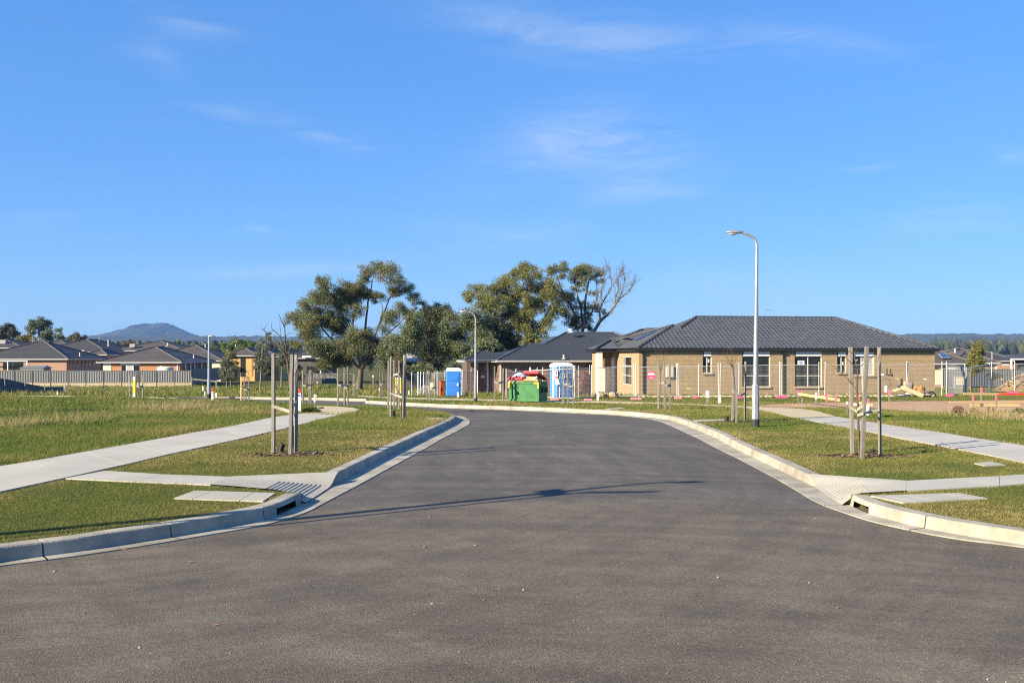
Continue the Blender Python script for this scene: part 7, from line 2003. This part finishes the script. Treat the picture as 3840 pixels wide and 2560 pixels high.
# ------------------------------------------------------------------ red tank, cream box, wire coil by the blue toilet
B = G(1655, 1486); t = thing('rusty_red_tank', 'tall rust red metal box left of the blue toilet', 'box', B)
mb = MB(); q = .55; k = B.y / F; a = R(18); u_ = Vector((math.cos(a), math.sin(a), 0)); v_ = Vector((-math.sin(a), math.cos(a), 0)); mb.box(B + Vector((0, .4, 28 * k)), (17 * k, .5, 56 * k), (u_, v_, Vector((0.05, 0, 1)))); mb.build('case', mat('rust_red', (.34, .09, .05), .8, .2, 6), t, bevel=.02)
mb = MB(); mb.box(B + Vector((-.02, .40 - .27, 26 * k)), (4 * k, .03, 12 * k), (u_, v_, Z)); mb.build('handle_slot', M_DARK, t)
mb = MB(); mb.box(B + Vector((0, .4, 57 * k)), (19 * k, .56, 3 * k), (u_, v_, Z)); mb.build('top_plate', MATS['rust_red'], t)
B = P(1619, 1448, 59.5); t = thing('meter_pillar', 'cream temporary meter box on a post at the wire panels', 'meter box', Vector((B.x, B.y, zg(59.5) + LAND)))
mb = MB(); mb.box(B, (.20, .14, .46)); mb.box(B + Vector((-.06, 0, -.04)), (.16, .16, .34)); mb.build('box', M_CREAM, t); mb = MB(); mb.box(Vector((B.x, B.y + .05, (B.z + zg(59.5)) / 2)), (.07, .07, B.z - zg(59.5))); mb.build('post', M_TIMBER, t)
C = G(1577, 1481); t = thing('wire_coil', 'tangled dark wire coil behind the stacked panels', 'wire', C + Vector((0, 3.2, 0)), None); mb = MB()
r_ = np.random.default_rng(5)
for i in range(26):
    a = r_.uniform(0, 6.28); R_ = r_.uniform(.25, .55); c = C + Vector((r_.uniform(-.2, .2), 3.2 + r_.uniform(-.15, .15), .25 + r_.uniform(-.1, .15)))
    u_ = Vector((math.cos(a), math.sin(a) * .3, r_.uniform(-.3, .3))); w_ = Vector((0, .4, 1)).normalized()
    mb.tube([c + u_ * (R_ * math.cos(q)) + w_ * (R_ * .7 * math.sin(q)) for q in [6.28 * j / 9 for j in range(8)]], .014, 4, cap=False)
mb.build('loops', M_WIRE, t)
# ------------------------------------------------------------------ profile boards on the bare plot
BG = 'timber set out boards on the bare plot'
def board(label, a, b, h=.10, pegs=(), depth=None):
    """a,b: photo (x, y of the board's top, y of the ground there)"""
    da, db = G(a[0], a[2]).y, G(b[0], b[2]).y
    A, Bq = P(a[0], a[1], da), P(b[0], b[1], db)
    t = thing('profile_board', label, 'board', A.lerp(Bq, .5), BG); mb = MB(); mb.extrude_profile(A, Bq, [(-.018, -h), (.018, -h), (.018, 0), (-.018, 0)]); mb.build('rail', M_TIMBERN, t)
    return t
board('slanting timber rail between pink pegs, left end of the bare plot', (2994, 1472, 1516), (3148, 1494, 1531), .11)
board('long level timber rail behind the right verge stakes', (3176, 1472, 1500), (3395, 1470, 1497), .12)
board('short timber rail right of the leaning stake', (3222, 1505, 1526), (3273, 1514, 1526), .10)
board('upper timber rail at the far right', (3613, 1472, 1498), (3760, 1473, 1497), .12); board('middle thin timber rail at the far right', (3560, 1505, 1512), (3850, 1504, 1510), .06); board('lower timber rail at the far right', (3638, 1513, 1527), (3825, 1514, 1526), .10)
t = board('red painted timber rail at the far right edge', (3745, 1474, 1499), (3860, 1474, 1499), .10)
t.children[0].data.materials[0] = M_RED
def ppeg(label, px, py, top, pink=None, w=5.5):
    B = G(px, py); k = B.y / F; H = (py - top) * k; W = w * k; t = thing('setout_peg', label, 'peg', B, 'pink topped pegs round the bare plot'); l = Vector((random.uniform(-.05, .05), random.uniform(-.04, .04), 1)).normalized()
    mb = MB(); mb.tone = random.random(); mb.box(B + l * (H * .5 - .04), (W * .75, W * .5, H), ((1, 0, 0), (0, 1, 0), l)); mb.build('stick', M_TIMBER, t)
    f = pink or .36; mb = MB(); mb.box(B + l * (H * (1 - f / 2)), (W * 1.02, W * .75, H * f + .01), ((1, 0, 0), (0, 1, 0), l)); mb.build('pink_top', M_PINK, t)
for a in [('pink peg at the left end of the slanting rail', 2992, 1516, 1463), ('second pink peg beside the slanting rail end', 3007, 1516, 1463), ('pink peg at the middle of the slanting rail', 3099, 1530, 1478, .5), ('pink peg at the right end of the slanting rail', 3135, 1533, 1480, .45), ('curled pink topped peg behind the right verge sapling', 3219, 1520, 1480, .5),
          ('pink peg at the short rail by the leaning stake', 3255, 1520, 1495, .6), ('pink peg by the white water fitting on the tan wall', 3334, 1513, 1463, .3), ('pink peg by the upper right rail', 3679, 1505, 1452, .4), ('pink peg left of the lower right rail', 3650, 1528, 1485, .4), ('pink topped peg right of the brown dead bush', 3738, 1548, 1485, .25), ('red tipped white peg by the cream panel', 3574, 1441, 1411, .15)]:
    ppeg(*a)
t = thing('drain_riser', 'white drain pipe riser behind the leaning stake on the right verge', 'pipe', G(3252, 1558)); B = G(3252, 1558); mb = MB(); mb.tube([B, B + Vector((0, 0, .28))], .09, 10); mb.tube([B + Vector((0, 0, .28)), B + Vector((0, 0, .33))], [.12, .11], 10); mb.build('pipe', M_WHITE, t)
t = thing('drain_riser', 'small white cap on the ground behind the right verge sapling', 'pipe cap', G(3209, 1520)); B = G(3209, 1520); mb = MB(); mb.tube([B, B + Vector((0, 0, .09))], .09, 10); mb.build('cap', M_WHITE, t)
# ------------------------------------------------------------------ boulders and sacks in front of the tan wall
M_ROCK = mat('field_boulder', (.34, .26, .17), .9, .25, 2.2, .6, 9, col2=(.16, .14, .12), fine=.15, fscale=8)
M_ROCKD = mat('basalt_boulder', (.10, .095, .09), .9, .2, 3, .5, 9, col2=(.24, .22, .20)); M_ROCKO = mat('ochre_boulder', (.42, .25, .085), .9, .2, 3, .5, 9, col2=(.22, .14, .07)); M_SANDP = mat('pale_sandstone', (.56, .44, .26), .9, .12, 2, .4, 10)
def rock_mesh(mb, c, sx, sy, sz, seed, n=10, m=7, jag=.16):
    r = np.random.default_rng(seed); ph = r.uniform(0, 6, 8); vs = []
    for i in range(m + 1):
        th = math.pi * i / m
        for j in range(n):
            a = 6.283 * j / n; q = 1 + jag * (math.sin(2 * a + ph[0] + th) + math.sin(3 * a + ph[1] - 2 * th) * .6 + math.sin(3 * th + ph[2])) + r.uniform(-.07, .07)
            vs.append(Vector(c) + Vector((math.sin(th) * math.cos(a) * sx * q, math.sin(th) * math.sin(a) * sy * q, math.cos(th) * sz * q)))
    mb.add(vs, [(i * n + j, i * n + (j + 1) % n, (i + 1) * n + (j + 1) % n, (i + 1) * n + j) for i in range(m) for j in range(n)])
RG = 'boulders heaped against the tan wall'
def rock(label, px, py, w, h, m, seed, d=None, lift=0.0, grp=RG, name='boulder', cat='boulder'):
    B = G(px, py); dd = d or B.y; k = dd / F; c = P(px, py, dd); t = thing(name, label, cat, c, grp); mb = MB(); rock_mesh(mb, c + Vector((0, 0, 0)), w * k / 2, w * k * .42, h * k / 2, seed); mb.build('stone', m, t); return t
D0 = 58.0
rock('tall tan boulder topping the heap by the tan wall', 3398, 1445, 30, 34, M_ROCK, 1, D0 + .3); rock('black boulder beside the tall tan one atop the heap', 3413, 1446, 20, 32, M_ROCKD, 2, D0); rock('ochre boulder right of the black one in the heap', 3438, 1458, 30, 26, M_ROCKO, 3, D0); rock('golden boulder on the right shoulder of the heap', 3456, 1461, 28, 28, M_ROCKO, 4, D0 - .2)
rock('grey boulder at the right end of the heap', 3484, 1479, 34, 20, M_ROCKD, 5, D0 - .6); rock('pale grey lump under the right end of the heap', 3500, 1482, 22, 14, M_ROCK, 6, D0 - .7); rock('dark boulder wedged under the golden one', 3464, 1474, 36, 18, M_ROCKD, 7, D0 - .1); rock('small brown boulder at the left foot of the heap', 3402, 1484, 18, 12, M_ROCKO, 8, D0 - .6); rock('low grey boulder left of the heap', 3366, 1486, 30, 10, M_ROCKD, 9, D0 - .2)
c = P(3420, 1469, D0 - .7); t = thing('sandstone_slab', 'long pale sandstone slab sloping down the heap to the right', 'slab', c, RG); mb = MB(); u_ = Vector((.86, -.1, -.38)).normalized(); v_ = Vector((.1, 1, 0)); v_ = (v_ - u_ * v_.dot(u_)).normalized(); mb.box(c, (78 * D0 / F, .7, 17 * D0 / F), (u_, v_, u_.cross(v_))); mb.build('stone', M_SANDP, t, bevel=.05)
c = P(3362, 1462, D0 - .4); t = thing('sandstone_slab', 'short pale slab at the left of the heap lying on the timber rail', 'slab', c, RG); mb = MB(); u_ = Vector((.9, 0, .35)).normalized(); mb.box(c, (26 * D0 / F, .5, 8 * D0 / F), (u_, Vector((0, 1, 0)), u_.cross(Vector((0, 1, 0))))); mb.build('stone', M_SANDP, t, bevel=.04)
c = P(3392, 1479, D0 - .9); t = thing('white_sack', 'crumpled white bag at the foot of the boulder heap', 'bag', c); mb = MB(); rock_mesh(mb, c, .36, .25, .13, 31, jag=.22); mb.build('bag', M_WHITE, t)
mb = MB(); t = thing('black_hose', 'black hose curving over the right end of the boulder heap', 'hose', P(3500, 1478, D0 - .7)); mb.tube([P(3478, 1474, D0 - .8), P(3488, 1468, D0 - .9), P(3500, 1470, D0 - .9), P(3508, 1480, D0 - .9), P(3512, 1488, D0 - .9)], .05, 6); mb.build('tube', M_BLACKPL, t)
for i in range(16):
    x = 2228 + i * 5.6 + random.uniform(-2, 2); nm = 'boulder'
    B = G(x, 1486 + random.uniform(-4, 5)); t = thing('rubble_lump', f'lump of tan rubble along the porch foot', 'rubble', B, 'rubble heaped along the porch foot'); mb = MB(); s = random.uniform(.12, .26); rock_mesh(mb, B + Vector((0, .0, s * .5)), s, s * .8, s * .7, 50 + i, 8, 5); mb.build('stone', random.choice([M_ROCK, M_ROCK, M_SANDP, M_ROCKD]), t)
# rubble strip below the tan wall: broken stone nobody could count
mb = MB()
for i in range(260):
    x = random.uniform(2385, 3400); g = G(x, fy(x) + random.uniform(0, 5)); s = random.uniform(.03, .09); rock_mesh(mb, g + Vector((0, 0, s * .3)), s * 1.4, s, s * .7, 200 + i, 5, 4)
o = mb.build('rubble_strip', M_SANDP); tag(o, kind='stuff')
# dirt mound at the far right
C = G(3806, 1468); d = 72.0; t = thing('dirt_mound', 'heap of brown earth and stones behind wire panels at right', 'mound', P(3800, 1466, d)); mb = MB(); vs = []; r_ = np.random.default_rng(8); n, m = 26, 12
for i in range(n + 1):
    for j in range(m + 1):
        x = 3722 + (4010 - 3722) * i / n; v = (j / m - .5) * 2
        hp = np.interp(x, [3722, 3760, 3790, 3825, 3850, 3900, 4010], [0, 26, 50, 62, 60, 45, 0]) * (1 - v * v) ** .8
        p = P(x, 1467 - hp + r_.uniform(-3, 3) * (hp > 3), d + v * 2.6); vs.append(p)
mb.add(vs, [(i * (m + 1) + j, i * (m + 1) + j + 1, (i + 1) * (m + 1) + j + 1, (i + 1) * (m + 1) + j) for i in range(n) for j in range(m)]); mb.build('earth', mat('mound_earth', (.30, .19, .10), .95, .2, 2, .6, 10, col2=(.20, .15, .08), fine=.25, fscale=5), t)
for i, (px, py, w) in enumerate([(3835, 1406, 16), (3806, 1448, 14), (3775, 1440, 9), (3757, 1423, 9), (3820, 1420, 8), (3790, 1430, 8), (3838, 1440, 10)]):
    rock(['biggest grey stone near the top of the dirt mound', 'grey boulder at the front of the dirt mound', 'small stone on the left slope of the dirt mound', 'orange stone at the left crest of the dirt mound', 'small stone below the dirt mound top', 'pale stone in the middle of the dirt mound', 'stone by the right frame edge on the dirt mound'][i], px, py, w, w * .9, [M_ROCK, M_ROCK, M_SANDP, M_ROCKO, M_ROCK, M_SANDP, M_ROCK][i], 70 + i, d - 2.2, grp='stones on the dirt mound')
# ------------------------------------------------------------------ ground-cover plants
def bush(label, px, py, w, h, m, seed, n=900, name='dead_bush', cat='bush', leafy=0.0, stem=M_TWIG):
    B = G(px, py); k = B.y / F; r = np.random.default_rng(seed); t = thing(name, label, cat, B); V, T = [], []
    W, H = w * k / 2, h * k
    for i in range(n):
        a = r.uniform(0, 6.283); q = r.uniform(0, 1) ** .6; el = r.uniform(.15, 1.4)
        e = Vector((math.cos(a) * math.cos(el) * W, math.sin(a) * math.cos(el) * W, math.sin(el) * H)) * r.uniform(.5, 1.05)
        s = e * r.uniform(.1, .7); tdir = (e - s); wv = tdir.cross(Vector(r.normal(size=3))).normalized() * r.uniform(.008, .02)
        V += [tuple(s - wv), tuple(s + wv), tuple(e)]; T += [r.random()] * 3
    link('stems', np_mesh('stems', V, np.arange(len(V)).reshape(-1, 3), m, T), t)
    return t
M_DEAD = mat('dead_stems', (.20, .13, .085), .9, .2, 10, tone=.4); M_WEED = mat('weed_leaves', (.07, .12, .025), .8, .2, 10, tone=.4, trans=.25); M_STRAW = mat('dry_grass_stalks', (.42, .33, .17), .9, .1, 6, tone=.3, trans=.3)
bush('brown dead bush at the edge of the bare plot', 3592, 1553, 62, 36, M_DEAD, 1, 1500); bush('straw coloured dry shrub spreading right of the dead bush', 3650, 1552, 70, 30, M_STRAW, 2, 900, 'dry_shrub'); bush('dark dry stalk beside the lower timber rail, left one', 3708, 1550, 14, 30, M_DEAD, 3, 260, 'dry_weed'); bush('dark dry stalk beside the lower timber rail, right one', 3725, 1549, 14, 28, M_DEAD, 4, 260, 'dry_weed')
bush('green weed clump on the right beside the dry stalks', 3820, 1552, 60, 26, M_WEED, 5, 900, 'weed_clump', 'weed'); bush('green weed patch behind the right verge stakes', 3330, 1563, 50, 10, M_WEED, 6, 900, 'weed_clump', 'weed')
bush('green leafy clump on the path end by the red capped marker', 1165, 1547, 92, 22, M_WEED, 7, 2600, 'grass_clump', 'weed'); bush('small green clump at the right tip by the sandy path', 1205, 1533, 26, 9, M_WEED, 17, 500, 'grass_clump', 'weed')

# ------------------------------------------------------------------ grass: blades over the land, denser and finer near the camera
def inside(poly, X, Y):
    res = np.zeros(len(X), bool); n = len(poly); j = n - 1
    for i in range(n):
        xi, yi, xj, yj = poly[i][0], poly[i][1], poly[j][0], poly[j][1]
        if yi != yj:
            c = ((yi > Y) != (yj > Y)) & (X < (xj - xi) * (Y - yi) / (yj - yi) + xi)
            res ^= c
        j = i
    return res
def simplify(line, step=6): return line[::step] + [line[-1]]
polyL = [(p.x, p.y) for p in LAND_L]; polyR = [(p.x, p.y) for p in LAND_R]
KNY = np.array([k[0] for k in KN]); KNZ = np.array([k[1] for k in KN])
def vnoise(X, Y, sc, seed):
    r = np.random.default_rng(seed); g = r.random((64, 64)); x = X / sc; y = Y / sc; xi = np.floor(x).astype(int); yi = np.floor(y).astype(int); fx = x - xi; fy_ = y - yi
    fx = fx * fx * (3 - 2 * fx); fy_ = fy_ * fy_ * (3 - 2 * fy_)
    a = g[xi % 64, yi % 64]; b = g[(xi + 1) % 64, yi % 64]; c = g[xi % 64, (yi + 1) % 64]; d = g[(xi + 1) % 64, (yi + 1) % 64]
    return (a * (1 - fx) + b * fx) * (1 - fy_) + (c * (1 - fx) + d * fx) * fy_
pathL = [(p.x, p.y) for p in cr(LP_far)]; pathR = [(p.x, p.y) for p in cr(RP_up)]
def beyond(line, X, Y, side):
    """points on the far side (greater y) of a path edge"""
    xs = np.array([p[0] for p in line]); ys = np.array([p[1] for p in line]); o = np.argsort(xs)
    return Y > np.interp(X, xs[o], ys[o])
# distance from the kerb backs and path edges, where the turf is dry and thin
_gx, _gy = np.arange(-32, 32, .2), np.arange(6, 64, .2)
_E = np.array([(p.x, p.y) for ln in (KB_L, KB_R, cr(LP_far), cr(LP_near), cr(RP_up), cr(RP_lo), RAMP_L + [RAMP_L[0]], RAMP_R + [RAMP_R[0]]) for p in ln[::2] if abs(p.x) < 33 and p.y < 65])
_D = np.full((len(_gx), len(_gy)), 9.0, np.float32); _GX, _GY = np.meshgrid(_gx, _gy, indexing='ij')
for ex, ey in _E: np.minimum(_D, np.hypot(_GX - ex, _GY - ey), out=_D)
def EDGE(X, Y):
    i = np.clip(((X + 32) / .2).astype(int), 0, len(_gx) - 1); j = np.clip(((Y - 6) / .2).astype(int), 0, len(_gy) - 1); return np.where((abs(X) < 32) & (Y < 64), _D[i, j], 9.0)
def blades(name, N, y0, y1, hmin, hmax, wbase, seed, mt, fieldfactor=2.2, power=1.0, patch=None, side=0, cull=0.0):
    r = np.random.default_rng(seed)
    u = r.uniform(0, 1, N); Y = y0 * (y1 / y0) ** u if power == 1 else y0 + (y1 - y0) * u ** power
    X = r.uniform(-.80, .80, N) * Y
    ok = inside(polyL, X, Y) | inside(polyR, X, Y)
    X, Y = X[ok], Y[ok]
    for pl in NOGRASS:
        q = [(p.x, p.y) for p in pl]; xs = [p[0] for p in q]; ys = [p[1] for p in q]
        m = (X > min(xs)) & (X < max(xs)) & (Y > min(ys)) & (Y < max(ys))
        if m.any():
            ii = np.where(m)[0]; bad = inside(q, X[ii], Y[ii]); keep = np.ones(len(X), bool); keep[ii[bad]] = False; X, Y = X[keep], Y[keep]
    if patch is not None:
        keep = patch(X, Y) > r.uniform(0, 1, len(X)); X, Y = X[keep], Y[keep]
    n = len(X)
    fieldm = ((X < 0) & beyond(pathL, X, Y, 0) & (Y < 60)) | ((X > 0) & beyond(pathR, X, Y, 0) & (X > 6) & (Y < 60)) | (Y > 62)
    big = vnoise(X, Y, 2.6, seed + 1); mid = vnoise(X, Y, .7, seed + 2); tiny = vnoise(X, Y, .16, seed + 3)
    H = r.uniform(hmin, hmax, n) * (.55 + .5 * mid + .5 * tiny) * np.where(fieldm, np.where(X < 0, fieldfactor, 1.0 + (fieldfactor - 1) * .35) * (.4 + 1.0 * big) * np.where((X > 0) & (Y > 46) & (Y < 80), .38, 1.0), 1.0)
    W = wbase * r.uniform(.7, 1.4, n) * (Y / 10) ** .75
    Z = np.interp(Y, KNY, KNZ) + LAND - .004
    s_ = np.clip((-15.5 - X) / 7, 0, 1); s_ = s_ * s_ * (3 - 2 * s_); Z += .20 * s_ * np.maximum(0, 1 - ((Y - 46.5) / 8.5) ** 2) ** 2
    near = EDGE(X, Y)
    a = r.uniform(0, 6.283, n); lean = r.uniform(.15, 1.1, n) * H; la = r.uniform(0, 6.283, n)
    dx, dy = np.cos(a) * W / 2, np.sin(a) * W / 2
    V = np.empty((n, 3, 3), np.float32)
    V[:, 0] = np.stack([X - dx, Y - dy, Z], 1); V[:, 1] = np.stack([X + dx, Y + dy, Z], 1); V[:, 2] = np.stack([X + np.cos(la) * lean, Y + np.sin(la) * lean, Z + H], 1)
    tone = np.clip(.42 + (big - .5) * .55 + (mid - .5) * .36 + (tiny - .5) * .26 + r.normal(0, .17, n) + np.where(fieldm, -.04, 0.06) + .34 * np.exp(-near / .35) * np.where(fieldm, .5, 1), .01, .99)
    me = np_mesh(name, V.reshape(-1, 3), np.arange(n * 3).reshape(-1, 3), mt, np.repeat(tone, 3))
    o = link(name, me); return tag(o, kind='stuff')
M_BLADE = mat('grass_blades', (.10, .14, .03), .7, .05, 3, tone=.96, trans=.35, spec=.25, tonecol=[(.070, .135, .020), (.115, .170, .028), (.165, .190, .040), (.22, .21, .058), (.30, .25, .09), (.42, .33, .15)])
blades('lawn_grass', 900000, 6.6, 17, .013, .032, .0044, 1, M_BLADE, 2.6)
blades('lawn_grass', 700000, 15, 34, .015, .036, .0056, 2, M_BLADE, 2.9)
blades('field_grass', 480000, 30, 64, .025, .048, .011, 3, M_BLADE, 2.2)
blades('field_grass', 160000, 60, 135, .08, .22, .020, 4, M_BLADE, 1.6)
def ell(*es):
    def f(X, Y):
        o = np.zeros(len(X))
        for px, py, rx, ry, amp in es:
            c = G(px, py); a = G(px + rx, py); b0 = G(px, py - ry); R1 = abs(a.x - c.x); R2 = max(.5, abs(b0.y - c.y))
            o = np.maximum(o, amp * np.exp(-((X - c.x) / R1) ** 2 - ((Y - c.y) / R2) ** 2))
        return o
    return f
dry = ell((690, 1535, 60, 10, 1), (620, 1528, 90, 8, .5), (300, 1580, 50, 10, .6), (870, 1448, 60, 6, 1), (1000, 1445, 60, 6, 1), (1220, 1448, 60, 6, 1), (1390, 1452, 50, 7, .8), (300, 1458, 200, 6, .8), (600, 1458, 200, 6, .7), (3700, 1560, 120, 14, .6), (3790, 1572, 90, 12, .5), (3620, 1440, 200, 5, .6), (880, 1545, 60, 8, .4), (60, 1600, 60, 14, .4), (1480, 1452, 60, 6, .7))
blades('dry_grass', 900000, 11, 120, .14, .34, .0042, 7, M_STRAW, 1.0, patch=dry)
green = ell((150, 1545, 90, 6, .8), (280, 1546, 60, 7, .9), (210, 1590, 40, 9, .8), (390, 1588, 26, 7, 1), (720, 1553, 30, 5, 1), (290, 1625, 60, 8, .5), (60, 1560, 60, 6, .6), (1230, 1446, 50, 4, .8), (180, 1438, 60, 4, .9), (240, 1442, 60, 4, .8))
blades('leafy_weeds', 700000, 11, 140, .07, .17, .010, 8, M_WEED, 1.0, patch=green)
# ------------------------------------------------------------------ loose stones and leaves on the asphalt
V, Fc, T = [], [], []
r_ = np.random.default_rng(12)
for i in range(2800):
    y = 3.0 + 9.5 * r_.random() ** 1.3; x = r_.uniform(-.6, .6) * y; s = r_.uniform(.0015, .0038) * (1 if r_.random() < .975 else 2.2); b = len(V)
    if x < -2 and y > 6.2 + (x + 5.5) * .8 and y > 6: continue
    if x > 3.5 and y > 8 - (x - 5) * .6: continue
    z = .002
    V += [(x + s * r_.uniform(.7, 1.3), y, z), (x, y + s, z), (x - s * r_.uniform(.7, 1.3), y - s * .3, z), (x, y - s, z), (x + s * r_.uniform(-.3, .3), y, z + s * r_.uniform(.7, 1.3))]; T += [r_.random()] * 5
    Fc += [(b, b + 1, b + 4), (b + 1, b + 2, b + 4), (b + 2, b + 3, b + 4), (b + 3, b, b + 4)]
o = link('road_grit', np_mesh('road_grit', V, Fc, mat('grit', (.34, .29, .23), .9, .1, 5, tone=.6), T)); tag(o, kind='stuff')
for i, (px, py, s, m, lb) in enumerate([(1592, 2052, 9, M_ROCK, 'small stone on the asphalt, left of a darker twin'), (1782, 2047, 9, M_ROCKD, 'dark small stone on the asphalt near the road centre'), (1963, 2212, 8, M_SANDP, 'pale pebble on the near asphalt right of centre'), (1815, 2250, 8, M_ROCK, 'brown pebble on the near asphalt, centre'), (1620, 2264, 8, M_SANDP, 'pale pebble on the near asphalt left of the brown one'),
                                    (2692, 2166, 9, M_ROCK, 'angular stone on the right of the near asphalt'), (205, 2143, 9, M_SANDP, 'orange pebble near the left kerb'), (318, 2301, 8, M_ROCKD, 'dark pebble cluster at the left of the road'), (522, 2428, 7, M_WHITE, 'white pebble at the lower left of the road'), (1408, 2330, 7, M_ROCKD, 'dark pebble left of the centre foreground'), (3036, 2186, 9, M_ROCK, 'stone on the road at right'), (3140, 2280, 8, M_ROCKD, 'dark stone at the lower right of the road')]):
    B = G(px, py, 0.0); k = B.y / F; t = thing('loose_stone', lb, 'stone', B, 'loose stones on the road'); mb = MB(); rock_mesh(mb, B + Vector((0, 0, s * k * .3)), s * k * .55, s * k * .5, s * k * .38, 90 + i, 7, 5); mb.build('stone', m, t)
for px, py, lb in ((715, 2107, 'curled orange dead leaf on the asphalt below the left kerb'), (466, 2061, 'small brown dead leaf in the gutter at left'), (812, 2343, 'yellow leaf scrap at the lower left of the road')):
    B = G(px, py, 0.0); k = B.y / F; t = thing('dead_leaf', lb, 'leaf', B); mb = MB(); L = 11 * k
    vs = [B + Vector((x * L, y * L, z * L + .004)) for x, y, z in ((-1, 0, .1), (-.4, -.35, .0), (.3, -.4, .1), (1, -.1, .35), (.4, .4, .2), (-.3, .35, .15), (0, 0, .02))]
    mb.add(vs, [(i, (i + 1) % 6, 6) for i in range(6)]); mb.build('leaf', mat('dead_leaf_orange', (.42, .17, .06), .8, .15, 30), t)
